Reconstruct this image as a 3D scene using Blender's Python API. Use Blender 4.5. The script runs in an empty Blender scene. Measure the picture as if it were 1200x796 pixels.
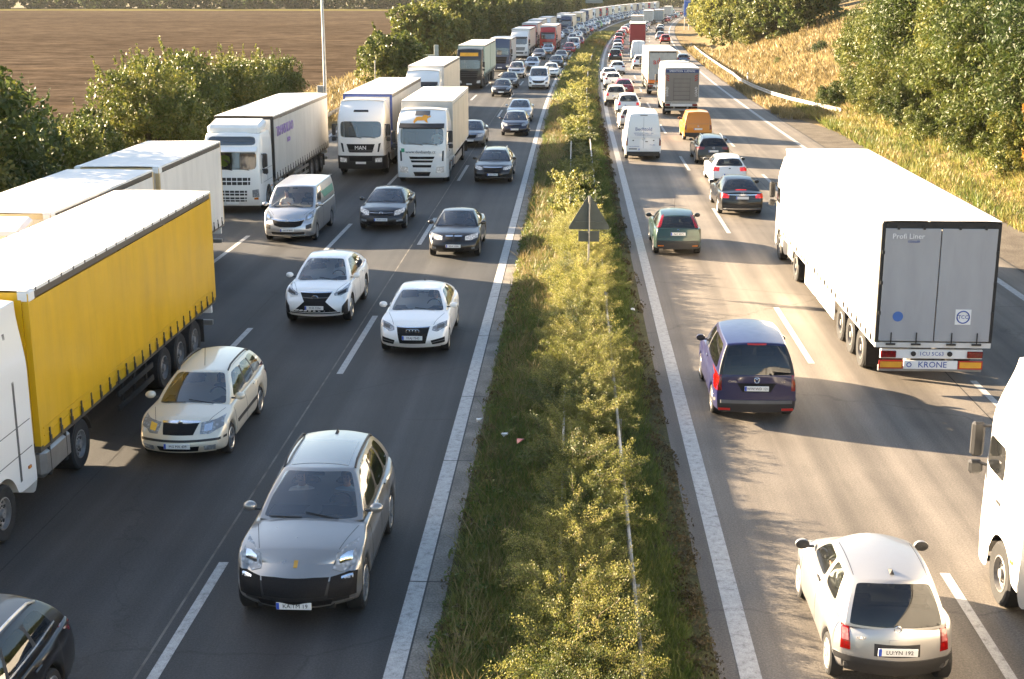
import bpy, bmesh, math, random
import numpy as np
from mathutils import Vector, Matrix
from mathutils.bvhtree import BVHTree

R = math.radians
random.seed(7)
rng = np.random.default_rng(7)
scene = bpy.context.scene
COL = scene.collection

# ---------------------------------------------------------------- camera
cam_data = bpy.data.cameras.new('camera')
cam = bpy.data.objects.new('camera', cam_data)
COL.objects.link(cam)
cam.location = (0, 0, 9.1)
cam.rotation_euler = (R(90 - 14.513), 0, R(2.596))
cam_data.sensor_width = 36.0
cam_data.lens = 47.4
cam_data.clip_start = 0.2
cam_data.clip_end = 6000
scene.camera = cam

# ---------------------------------------------------------------- sky, sun, exposure
SUN_EL, SUN_AZ = R(16.2), R(-66)          # azimuth from +Y, clockwise positive
world = bpy.data.worlds.new('World')
scene.world = world
world.use_nodes = True
wn = world.node_tree.nodes
sky = wn.new('ShaderNodeTexSky')
sky.sky_type = 'NISHITA'
sky.sun_disc = False
sky.sun_elevation = SUN_EL
sky.sun_rotation = SUN_AZ
sky.air_density = 1.0
sky.dust_density = 2.0
wn['Background'].inputs['Strength'].default_value = 0.05
world.node_tree.links.new(sky.outputs[0], wn['Background'].inputs[0])
TO_SUN = Vector((math.sin(SUN_AZ) * math.cos(SUN_EL), math.cos(SUN_AZ) * math.cos(SUN_EL), math.sin(SUN_EL)))
sl = bpy.data.lights.new('sun', 'SUN')
sl.energy = 5.0
sl.angle = R(0.5)
sl.color = (1.0, 0.78, 0.53)
so = bpy.data.objects.new('sun', sl)
COL.objects.link(so)
so.rotation_euler = TO_SUN.to_track_quat('Z', 'Y').to_euler()
scene.view_settings.view_transform = 'Standard'
scene.view_settings.look = 'None'
scene.view_settings.gamma = 1.0
scene.view_settings.use_curve_mapping = False
scene.view_settings.exposure = 3.2
scene.cycles.use_denoising = True
scene.cycles.max_bounces = 6
scene.cycles.transparent_max_bounces = 12
scene.cycles.volume_bounces = 0

# ---------------------------------------------------------------- materials
MATS = {}


def nodes_of(name):
    m = bpy.data.materials.new(name)
    m.use_nodes = True
    nt = m.node_tree
    return m, nt, nt.nodes['Principled BSDF']


def lk(nt, a, b):
    nt.links.new(a, b)


def noise(nt, scale, detail=4, vec=None, stretch=None, coord='Object', rough=0.55):
    tc = nt.nodes.new('ShaderNodeTexCoord')
    n = nt.nodes.new('ShaderNodeTexNoise')
    n.inputs['Scale'].default_value = scale
    n.inputs['Detail'].default_value = detail
    n.inputs['Roughness'].default_value = rough
    src = tc.outputs[coord]
    if stretch:
        mp = nt.nodes.new('ShaderNodeMapping')
        mp.inputs['Scale'].default_value = stretch
        lk(nt, src, mp.inputs[0])
        src = mp.outputs[0]
    lk(nt, src, n.inputs['Vector'])
    return n.outputs['Fac']


def ramp(nt, fac, stops):
    r = nt.nodes.new('ShaderNodeValToRGB')
    e = r.color_ramp.elements
    while len(e) < len(stops):
        e.new(0.5)
    for i, (p, c) in enumerate(stops):
        e[i].position = p
        e[i].color = (*c, 1) if len(c) == 3 else c
    lk(nt, fac, r.inputs[0])
    return r.outputs[0]


def mixc(nt, fac, a, b, mode='MIX'):
    m = nt.nodes.new('ShaderNodeMix')
    m.data_type = 'RGBA'
    m.blend_type = mode
    for sock, v in ((m.inputs[0], fac), (m.inputs[6], a), (m.inputs[7], b)):
        if isinstance(v, (int, float)):
            sock.default_value = v
        elif isinstance(v, tuple):
            sock.default_value = (*v, 1)
        else:
            lk(nt, v, sock)
    return m.outputs[2]


def bump(nt, bsdf, h, strength=0.3, dist=0.01):
    b = nt.nodes.new('ShaderNodeBump')
    b.inputs['Strength'].default_value = strength
    b.inputs['Distance'].default_value = dist
    lk(nt, h, b.inputs['Height'])
    lk(nt, b.outputs[0], bsdf.inputs['Normal'])


def mat(name, col, rough=0.5, metal=0.0, var=0.12, vscale=3.0, coat=0.0, spec=None, bumpy=0.0, bscale=40):
    if name in MATS:
        return MATS[name]
    m, nt, b = nodes_of(name)
    n = noise(nt, vscale)
    lo = tuple(c * (1 - var) for c in col)
    hi = tuple(min(1, c * (1 + var)) for c in col)
    lk(nt, ramp(nt, n, [(0.3, lo), (0.7, hi)]), b.inputs['Base Color'])
    b.inputs['Roughness'].default_value = rough
    b.inputs['Metallic'].default_value = metal
    b.inputs['Coat Weight'].default_value = coat
    b.inputs['Coat Roughness'].default_value = 0.04
    if spec is not None:
        b.inputs['Specular IOR Level'].default_value = spec
    if bumpy:
        bump(nt, b, noise(nt, bscale), bumpy, 0.01)
    MATS[name] = m
    return m


def paint(name, col, metal=0.0, rough=0.38):
    """Clear-coated car paint with a film of road dust on the lower panels."""
    key = 'paint_' + name
    if key in MATS:
        return MATS[key]
    m, nt, b = nodes_of(key)
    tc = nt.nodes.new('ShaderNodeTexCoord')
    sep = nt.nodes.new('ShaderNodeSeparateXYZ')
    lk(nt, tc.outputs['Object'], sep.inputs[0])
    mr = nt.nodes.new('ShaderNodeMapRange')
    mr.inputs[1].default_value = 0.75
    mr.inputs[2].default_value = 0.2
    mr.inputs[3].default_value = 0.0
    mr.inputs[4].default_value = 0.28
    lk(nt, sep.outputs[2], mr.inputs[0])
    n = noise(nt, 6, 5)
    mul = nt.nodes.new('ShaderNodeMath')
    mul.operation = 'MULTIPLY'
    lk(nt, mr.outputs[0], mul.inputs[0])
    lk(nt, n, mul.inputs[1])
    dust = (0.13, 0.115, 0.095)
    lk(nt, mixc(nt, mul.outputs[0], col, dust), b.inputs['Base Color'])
    b.inputs['Metallic'].default_value = metal
    rr = nt.nodes.new('ShaderNodeMapRange')
    rr.inputs[3].default_value = rough - 0.05
    rr.inputs[4].default_value = rough + 0.1
    lk(nt, n, rr.inputs[0])
    lk(nt, rr.outputs[0], b.inputs['Roughness'])
    b.inputs['Specular IOR Level'].default_value = 0.25
    b.inputs['Coat Weight'].default_value = 0.7
    b.inputs['Coat Roughness'].default_value = 0.05
    MATS[key] = m
    return m


def glass(name, tint=(0.70, 0.74, 0.74), film=.02, ior=2.1):
    if name in MATS:
        return MATS[name]
    m = bpy.data.materials.new(name)
    m.use_nodes = True
    nt = m.node_tree
    nt.nodes.clear()
    out = nt.nodes.new('ShaderNodeOutputMaterial')
    t = nt.nodes.new('ShaderNodeBsdfTransparent')
    t.inputs[0].default_value = (*tint, 1)
    g = nt.nodes.new('ShaderNodeBsdfGlossy')
    g.inputs['Roughness'].default_value = 0.03
    g.inputs[0].default_value = (0.95, 0.97, 1.0, 1)
    fr = nt.nodes.new('ShaderNodeFresnel')
    fr.inputs[0].default_value = ior
    mx = nt.nodes.new('ShaderNodeMixShader')
    lk(nt, fr.outputs[0], mx.inputs[0])
    df = nt.nodes.new('ShaderNodeBsdfDiffuse')
    df.inputs[0].default_value = (.42, .45, .46, 1)
    m2 = nt.nodes.new('ShaderNodeMixShader')
    m2.inputs[0].default_value = film
    lk(nt, t.outputs[0], m2.inputs[1])
    lk(nt, df.outputs[0], m2.inputs[2])
    lk(nt, m2.outputs[0], mx.inputs[1])
    lk(nt, g.outputs[0], mx.inputs[2])
    lk(nt, mx.outputs[0], out.inputs[0])
    MATS[name] = m
    return m


def lamp(name, col, glow=0.0, rough=0.12):
    if name in MATS:
        return MATS[name]
    m, nt, b = nodes_of(name)
    w = nt.nodes.new('ShaderNodeTexVoronoi')
    w.inputs['Scale'].default_value = 14
    tc = nt.nodes.new('ShaderNodeTexCoord')
    lk(nt, tc.outputs['Object'], w.inputs['Vector'])
    lo = tuple(c * 0.45 for c in col)
    lk(nt, ramp(nt, w.outputs['Distance'], [(0.0, col), (0.55, lo)]), b.inputs['Base Color'])
    b.inputs['Roughness'].default_value = rough
    b.inputs['Coat Weight'].default_value = 0.6
    if glow:
        lk(nt, ramp(nt, w.outputs['Distance'], [(0.0, col), (0.35, tuple(c * .15 for c in col))]), b.inputs['Emission Color'])
        b.inputs['Emission Strength'].default_value = glow
    MATS[name] = m
    return m


def leafmat(name, c_lo, c_mid, c_hi, trans=0.45):
    """Foliage: every leaf has its own hue (face attribute), thin enough to let light through."""
    if name in MATS:
        return MATS[name]
    m = bpy.data.materials.new(name)
    m.use_nodes = True
    nt = m.node_tree
    nt.nodes.clear()
    out = nt.nodes.new('ShaderNodeOutputMaterial')
    at = nt.nodes.new('ShaderNodeAttribute')
    at.attribute_name = 'hue'
    oi = nt.nodes.new('ShaderNodeObjectInfo')
    md = nt.nodes.new('ShaderNodeMath')
    md.operation = 'MULTIPLY_ADD'
    md.inputs[1].default_value = 0.25
    lk(nt, oi.outputs['Random'], md.inputs[0])
    lk(nt, at.outputs['Fac'], md.inputs[2])
    sb = nt.nodes.new('ShaderNodeMath')
    sb.operation = 'SUBTRACT'
    lk(nt, md.outputs[0], sb.inputs[0])
    sb.inputs[1].default_value = 0.125
    col = ramp(nt, sb.outputs[0], [(0.0, c_lo), (0.5, c_mid), (1.0, c_hi)])
    p = nt.nodes.new('ShaderNodeBsdfPrincipled')
    p.inputs['Roughness'].default_value = 0.5
    p.inputs['Specular IOR Level'].default_value = 0.35
    lk(nt, col, p.inputs['Base Color'])
    t = nt.nodes.new('ShaderNodeBsdfTranslucent')
    lk(nt, col, t.inputs[0])
    mx = nt.nodes.new('ShaderNodeMixShader')
    mx.inputs[0].default_value = trans
    lk(nt, p.outputs[0], mx.inputs[1])
    lk(nt, t.outputs[0], mx.inputs[2])
    lk(nt, mx.outputs[0], out.inputs[0])
    MATS[name] = m
    return m


PAINT = mat('placeholder_paint', (0.5, 0.5, 0.5))
BLACK = mat('black_plastic', (0.014, 0.014, 0.015), 0.55)
DARK = mat('underbody_dark', (0.008, 0.008, 0.008), 0.9)
SEAT = mat('seat_fabric', (0.045, 0.044, 0.043), 0.85)
TYRE = mat('tyre_rubber', (0.012, 0.012, 0.012), 0.85, var=0.4, vscale=9)
ALLOY = mat('alloy', (0.55, 0.55, 0.56), 0.3, 0.9, var=0.2, vscale=7)
STEELRIM = mat('steel_rim', (0.20, 0.195, 0.19), 0.5, 0.3, var=0.35, vscale=6)
CHROME = mat('chrome', (0.75, 0.76, 0.78), 0.14, 1.0, var=0.05)
GLASS = glass('car_glass')
GLASS_REAR = glass('rear_glass', (0.22, 0.25, 0.25), .012, 1.6)
GLASS_DARK = glass('privacy_glass', (0.06, 0.065, 0.065), .012, 1.55)
HEADL = lamp('headlight', (0.42, 0.45, 0.48))
HEADLIT = lamp('headlight_lit', (0.5, 0.5, 0.49), 0.22)
TAILL = lamp('tail_light', (0.30, 0.004, 0.004))
TAILLIT = lamp('brake_light_lit', (0.75, 0.015, 0.01), 0.45)
AMBER = lamp('amber_light', (0.85, 0.25, 0.02))
PLATE = mat('plate_white', (0.72, 0.72, 0.70), 0.4, var=0.06)
PLATEBLUE = mat('plate_blue', (0.02, 0.07, 0.42), 0.4)
INK = mat('plate_ink', (0.012, 0.012, 0.014), 0.5)
REDREF = mat('red_reflector', (0.45, 0.02, 0.015), 0.3)
YELREF = mat('yellow_reflector', (0.75, 0.36, 0.03), 0.35)
CHASSIS = mat('chassis_black', (0.018, 0.017, 0.016), 0.7, var=0.3)
GALV = mat('galvanised_steel', (0.27, 0.265, 0.25), 0.5, 0.6, var=0.25, vscale=2)
WHITEPL = mat('white_panel', (0.74, 0.74, 0.72), 0.42, var=0.05, vscale=1.5)


# ---------------------------------------------------------------- mesh helpers
def newmesh(name, verts, faces, mats, midx=None, smooth=True, sharp=40):
    me = bpy.data.meshes.new(name)
    me.from_pydata([tuple(v) for v in verts], [], [tuple(f) for f in faces])
    for m in mats:
        me.materials.append(m)
    if midx is not None:
        me.polygons.foreach_set('material_index', midx)
    if smooth:
        me.polygons.foreach_set('use_smooth', [True] * len(me.polygons))
        if sharp:
            me.set_sharp_from_angle(angle=R(sharp))
    me.update()
    return me


class MB:
    """Collects boxes, tubes and sheets, then becomes one mesh."""

    def __init__(s):
        s.v, s.f, s.m = [], [], []

    def add(s, verts, faces, m=0):
        o = len(s.v)
        s.v += [tuple(v) for v in verts]
        s.f += [tuple(i + o for i in f) for f in faces]
        s.m += [m] * len(faces)
        return s

    def box(s, c, d, m=0, rz=0.0, rx=0.0, ch=0.0):
        hx, hy, hz = d[0] / 2, d[1] / 2, d[2] / 2
        if ch > 0:
            ch = min(ch, hx * .9, hy * .9, hz * .9)
            vs = []
            for sx in (-1, 1):
                for sy in (-1, 1):
                    for sz in (-1, 1):
                        vs.append((sx * (hx - ch), sy * (hy - ch), sz * hz))
                        vs.append((sx * (hx - ch), sy * hy, sz * (hz - ch)))
                        vs.append((sx * hx, sy * (hy - ch), sz * (hz - ch)))
            bm = bmesh.new()
            bv = [bm.verts.new(v) for v in vs]
            r = bmesh.ops.convex_hull(bm, input=bv)
            bmesh.ops.dissolve_limit(bm, angle_limit=0.02, verts=bm.verts, edges=bm.edges)
            bm.verts.index_update()
            vs = [v.co.copy() for v in bm.verts]
            fs = [[v.index for v in f.verts] for f in bm.faces]
            bm.free()
        else:
            vs = [Vector((x, y, z)) for x in (-hx, hx) for y in (-hy, hy) for z in (-hz, hz)]
            fs = [(0, 1, 3, 2), (4, 6, 7, 5), (0, 4, 5, 1), (2, 3, 7, 6), (0, 2, 6, 4), (1, 5, 7, 3)]
        M = Matrix.Translation(c) @ Matrix.Rotation(rz, 4, 'Z') @ Matrix.Rotation(rx, 4, 'X')
        return s.add([M @ Vector(v) for v in vs], fs, m)

    def tube(s, pts, r, n=8, m=0, cap=True):
        pts = [Vector(p) for p in pts]
        rs = r if isinstance(r, (list, tuple)) else [r] * len(pts)
        o = len(s.v)
        for i, p in enumerate(pts):
            d = (pts[min(i + 1, len(pts) - 1)] - pts[max(i - 1, 0)]).normalized()
            a = d.cross(Vector((0, 0, 1)))
            if a.length < 1e-3:
                a = d.cross(Vector((1, 0, 0)))
            a.normalize()
            b = d.cross(a)
            for k in range(n):
                t = 2 * math.pi * k / n
                s.v.append(tuple(p + (a * math.cos(t) + b * math.sin(t)) * rs[i]))
        for i in range(len(pts) - 1):
            for k in range(n):
                k2 = (k + 1) % n
                s.f.append((o + i * n + k, o + i * n + k2, o + (i + 1) * n + k2, o + (i + 1) * n + k))
                s.m.append(m)
        if cap:
            s.f.append(tuple(o + k for k in range(n))[::-1])
            s.f.append(tuple(o + (len(pts) - 1) * n + k for k in range(n)))
            s.m += [m, m]
        return s

    def lathe(s, prof, n=24, axis='X', c=(0, 0, 0), m=0):
        """prof: list of (radius, along)"""
        o = len(s.v)
        for (r, t) in prof:
            for k in range(n):
                a = 2 * math.pi * k / n
                q = (t, r * math.cos(a), r * math.sin(a)) if axis == 'X' else ((r * math.cos(a), r * math.sin(a), t) if axis == 'Z' else (r * math.cos(a), t, r * math.sin(a)))
                s.v.append((q[0] + c[0], q[1] + c[1], q[2] + c[2]))
        for i in range(len(prof) - 1):
            for k in range(n):
                k2 = (k + 1) % n
                s.f.append((o + i * n + k, o + i * n + k2, o + (i + 1) * n + k2, o + (i + 1) * n + k))
                s.m.append(m)
        return s

    def mesh(s, name, mats, smooth=True, sharp=35):
        if not isinstance(mats, (list, tuple)):
            mats = [mats]
        return newmesh(name, s.v, s.f, mats, s.m, smooth, sharp)


def link(name, me, parent=None, loc=None, rot=None):
    o = bpy.data.objects.new(name, me)
    COL.objects.link(o)
    if parent is not None:
        o.parent = parent
    if loc is not None:
        o.location = loc
    if rot is not None:
        o.rotation_euler = rot
    return o


def tag(o, label=None, cat=None, group=None, kind=None):
    if label:
        o['label'] = label
    if cat:
        o['category'] = cat
    if group:
        o['group'] = group
    if kind:
        o['kind'] = kind
    return o


def thing(name, label, cat, loc=(0, 0, 0), rz=0, group=None):
    return tag(link(name, None, None, loc, (0, 0, rz)), label, cat, group)


BAKE = bpy.data.scenes.new('bake')            # empty scene where modifiers are evaluated


def bake(o):
    BAKE.collection.objects.link(o)
    vl = BAKE.view_layers[0]
    vl.update()
    me = bpy.data.meshes.new_from_object(o.evaluated_get(vl.depsgraph))
    bpy.data.objects.remove(o)
    return me


TEXTS = {}


def text_mesh(txt, size, m, ext=0.002):
    """Lettering as a flat mesh in the local XZ plane, centred, reading from -Y."""
    key = (txt, round(size, 3), m.name)
    if key in TEXTS:
        return TEXTS[key]
    cu = bpy.data.curves.new('lettering', 'FONT')
    cu.body = txt
    cu.size = size
    cu.extrude = ext
    cu.resolution_u = 2
    cu.align_x = 'CENTER'
    cu.align_y = 'CENTER'
    o = bpy.data.objects.new('tmp', cu)
    me = bake(o)
    bpy.data.curves.remove(cu)
    me.transform(Matrix.Rotation(R(90), 4, 'X'))
    me.materials.clear()
    me.materials.append(m)
    TEXTS[key] = me
    return me


def subsurf(verts, faces, mats, midx, level, name):
    me = bpy.data.meshes.new(name)
    me.from_pydata([tuple(v) for v in verts], [], [tuple(f) for f in faces])
    for m in mats:
        me.materials.append(m)
    me.polygons.foreach_set('material_index', midx)
    o = bpy.data.objects.new('tmp', me)
    if level:
        md = o.modifiers.new('s', 'SUBSURF')
        md.levels = level
        md.render_levels = level
    out = bake(o)
    bpy.data.meshes.remove(me)
    out.name = name
    out.polygons.foreach_set('use_smooth', [True] * len(out.polygons))
    return out


def bvh_of(meshes):
    vs, fs = [], []
    for me in meshes:
        o = len(vs)
        vs += [v.co.copy() for v in me.vertices]
        fs += [[i + o for i in p.vertices] for p in me.polygons]
    return BVHTree.FromPolygons(vs, fs)


def resample(pl, n):
    pl = [Vector((p[0], p[1])) for p in pl]
    if len(pl) == 1:
        return [pl[0]] * n
    d = [0]
    for a, b in zip(pl, pl[1:]):
        d.append(d[-1] + (b - a).length)
    out = []
    for k in range(n):
        t = d[-1] * k / (n - 1)
        j = 0
        while j < len(d) - 2 and d[j + 1] < t:
            j += 1
        seg = d[j + 1] - d[j]
        out.append(pl[j].lerp(pl[j + 1], (t - d[j]) / seg if seg > 0 else 0))
    return out


def patch(bvh, top, bot, axis, mats, name, off=0.008, nu=10, nv=4, sink=0.02):
    """A panel laid on the body: two polylines (u, z) are projected along the axis onto the body, then lifted a few mm and given an edge."""
    T, B = resample(top, nu), resample(bot, nu)
    vs = []
    last = None
    for j in range(nv):
        for i in range(nu):
            p = T[i].lerp(B[i], j / (nv - 1))
            if axis == 'front':
                o, d = Vector((p.x, 20, p.y)), Vector((0, -1, 0))
            elif axis == 'rear':
                o, d = Vector((p.x, -20, p.y)), Vector((0, 1, 0))
            elif axis == 'right':
                o, d = Vector((20, p.x, p.y)), Vector((-1, 0, 0))
            elif axis == 'left':
                o, d = Vector((-20, p.x, p.y)), Vector((1, 0, 0))
            else:
                o, d = Vector((p.x, p.y, 20)), Vector((0, 0, -1))
            h, nrm, _, _ = bvh.ray_cast(o, d)
            if h is None:
                h, nrm = (last if last else (o + d * 20, -d))
            if nrm.dot(d) > 0:
                nrm = -nrm
            last = (h, nrm)
            vs.append((h, nrm))
    V = [h + n * off for h, n in vs]
    F = [(j * nu + i, j * nu + i + 1, (j + 1) * nu + i + 1, (j + 1) * nu + i) for j in range(nv - 1) for i in range(nu - 1)]
    ring = [i for i in range(nu)] + [j * nu + nu - 1 for j in range(1, nv)] + [(nv - 1) * nu + i for i in range(nu - 2, -1, -1)] + [j * nu for j in range(nv - 2, 0, -1)]
    base = len(V)
    V += [vs[i][0] - vs[i][1] * sink for i in ring]
    n = len(ring)
    F += [(ring[k], ring[(k + 1) % n], base + (k + 1) % n, base + k) for k in range(n)]
    me = newmesh(name, V, F, mats if isinstance(mats, (list, tuple)) else [mats], None, True, 50)
    bm = bmesh.new()
    bm.from_mesh(me)
    bmesh.ops.recalc_face_normals(bm, faces=bm.faces)
    bm.to_mesh(me)
    bm.free()
    return me


# ================================================================ vehicles: passenger cars and vans
def lattice(S, B, C, M, faces=('front', 'rear', 'left', 'right', 'top')):
    """Surface of a subdivided box whose nodes are placed by M(i, j, k)."""
    idx, V, F, T = {}, [], [], []

    def P(i, j, k):
        q = (i, j, k)
        if q not in idx:
            idx[q] = len(V)
            V.append(Vector(M(i, j, k)))
        return idx[q]
    nS, nB, nC = len(S), len(B), len(C)
    if 'front' in faces or 'rear' in faces:
        for j in range(nB - 1):
            for k in range(nC - 1):
                if 'front' in faces:
                    F.append((P(0, j, k), P(0, j, k + 1), P(0, j + 1, k + 1), P(0, j + 1, k)))
                    T.append(('front', j, k))
                if 'rear' in faces:
                    n = nS - 1
                    F.append((P(n, j, k), P(n, j + 1, k), P(n, j + 1, k + 1), P(n, j, k + 1)))
                    T.append(('rear', j, k))
    for i in range(nS - 1):
        for k in range(nC - 1):
            n = nB - 1
            F.append((P(i, n, k), P(i, n, k + 1), P(i + 1, n, k + 1), P(i + 1, n, k)))
            T.append(('right', i, k))
            F.append((P(i, 0, k), P(i + 1, 0, k), P(i + 1, 0, k + 1), P(i, 0, k + 1)))
            T.append(('left', i, k))
        if 'top' in faces:
            n = nC - 1
            for j in range(nB - 1):
                F.append((P(i, j, n), P(i + 1, j, n), P(i + 1, j + 1, n), P(i, j + 1, n)))
                T.append(('top', i, j))
    return V, F, T, idx


def compact(V, F):
    used = {}
    vs, fs = [], []
    for f in F:
        g = []
        for i in f:
            if i not in used:
                used[i] = len(vs)
                vs.append(V[i])
            g.append(used[i])
        fs.append(g)
    return vs, fs


def curve(pts, L, w=0.12, n=240):
    xs = np.linspace(0, L, n)
    ys = np.interp(xs, [p[0] for p in pts], [p[1] for p in pts])
    k = max(1, int(w / L * n))
    pad = np.pad(ys, k, mode='edge')
    ker = np.ones(2 * k + 1) / (2 * k + 1)
    ys = np.convolve(pad, ker, 'valid')
    return lambda s: float(np.interp(s, xs, ys))


WHEELS = {}


def wheel_meshes(r, w, style, rim_m):
    key = (round(r, 3), round(w, 3), style, rim_m.name)
    if key in WHEELS:
        return WHEELS[key]
    h = w / 2
    rr = r * (0.70 if style != 'truck' else 0.56)
    t = MB()
    t.lathe([(rr, -h * .86), (r * .9, -h), (r * .985, -h * .78), (r, -h * .4), (r, h * .4), (r * .985, h * .78), (r * .9, h), (rr, h * .86)], 28)
    tyre = t.mesh('tyre', TYRE, True, 30)
    m = MB()
    # outside is +X
    if style == 'truck':
        m.lathe([(rr * 1.01, h * .9), (rr * .93, h * .95), (rr * .9, h * .45), (rr * .62, h * .25), (rr * .55, h * .5), (rr * .3, h * .62), (rr * .28, h * .9), (0.01, h * .92)], 24)
        for k in range(10):
            a = k * math.pi / 5
            m.box((h * .5, rr * .45 * math.cos(a), rr * .45 * math.sin(a)), (.04, .03, .03), 1)
            a += .3
            m.box((h * .36, rr * .76 * math.cos(a), rr * .76 * math.sin(a)), (.02, .05, .05), 1)
        m.lathe([(rr * 1.0, -h * .8), (.01, -h * .4)], 16, m=1)
    else:
        m.lathe([(rr * 1.02, h * .88), (rr * .97, h * .95), (rr * .9, h * .86), (rr * .9, h * .3)], 28)
        m.lathe([(rr * .93, h * .3), (.01, h * .3)], 20, m=1)
        n = {'five': 5, 'ten': 10, 'seven': 7, 'cover': 9}[style]
        for k in range(n):
            a = 2 * math.pi * k / n
            wd = rr * {'five': .34, 'ten': .15, 'seven': .24, 'cover': .44}[style]
            c, s_ = math.cos(a), math.sin(a)
            V = []
            for (q, ww, xx) in ((.12, wd * .6, h * .78), (.93, wd, h * .9)):
                for sg in (-1, 1):
                    for dx in (0, -.03):
                        V.append((xx + dx, rr * q * c - sg * ww / 2 * s_, rr * q * s_ + sg * ww / 2 * c))
            m.add(V, [(0, 4, 6, 2), (0, 1, 5, 4), (2, 6, 7, 3), (1, 3, 7, 5)])
        m.lathe([(rr * .2, h * .5), (rr * .2, h * .84), (.01, h * .88)], 14)
        m.lathe([(rr * 1.0, -h * .8), (.01, -h * .4)], 16, m=1)
    rim = m.mesh('rim', [rim_m, BLACK], True, 30)
    WHEELS[key] = (tyre, rim)
    return WHEELS[key]


class Proto:
    """Mesh data of one kind of vehicle; place() makes an individual of it."""

    def __init__(s):
        s.parts = []

    def part(s, name, me, parent=None, loc=None, rot=None, label=None, near=False, kind=None):
        s.parts.append(dict(name=name, me=me, parent=parent, loc=loc, rot=rot, label=label, near=near, kind=kind))
        return len(s.parts) - 1

    def wheel(s, x, y, r, w, style, rim_m, scale=None):
        t, ri = wheel_meshes(r, w, style, rim_m)
        rot = (0, 0, 0) if x > 0 else (0, 0, math.pi)
        k = s.part('wheel', t, None, (x, y, r), rot)
        s.part('rim', ri, k)

    def place(s, name, label, cat, loc, rz, paints, group=None, near=True):
        root = thing(name, label, cat, loc, rz, group)
        made = []
        for p in s.parts:
            if p['near'] and not near:
                made.append(None)
                continue
            par = root if p['parent'] is None else made[p['parent']]
            o = link(p['name'], p['me'], par, p['loc'], p['rot'])
            if p['label']:
                o['label'] = p['label']
            if p['kind']:
                o['kind'] = p['kind']
            for i, m in enumerate(p['me'].materials):
                if m and m.name in paints:
                    o.material_slots[i].link = 'OBJECT'
                    o.material_slots[i].material = paints[m.name]
            made.append(o)
        return root


def add_plate(P, bvh, axis, z, txt, w=0.52, h=0.11, x=0.0, tilt=0.0):
    """Number plate: white board, blue strip and raised black characters."""
    sg = 1 if axis == 'front' else -1
    hit, n, _, _ = bvh.ray_cast(Vector((x, 20 * sg, z)), Vector((0, -sg, 0)))
    y = hit.y + sg * 0.02
    b = MB().box((0, 0, 0), (w, .016, h), 0, ch=.004)
    b.box((-w / 2 + .025, .0005, 0), (.044, .018, h - .008), 1)
    rot = (tilt, 0, math.pi if sg > 0 else 0)
    k = P.part('number_plate', b.mesh('number_plate', [PLATE, PLATEBLUE]), None, (x, y, z), rot)
    if txt:
        tm = text_mesh(txt, min(h * .98, .44 / (.062 * len(txt)) * .1), INK)
        P.part('lettering', tm, k, (.022, -.0105, -.002), None, near=True)
    return y


CARS = {}


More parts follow.
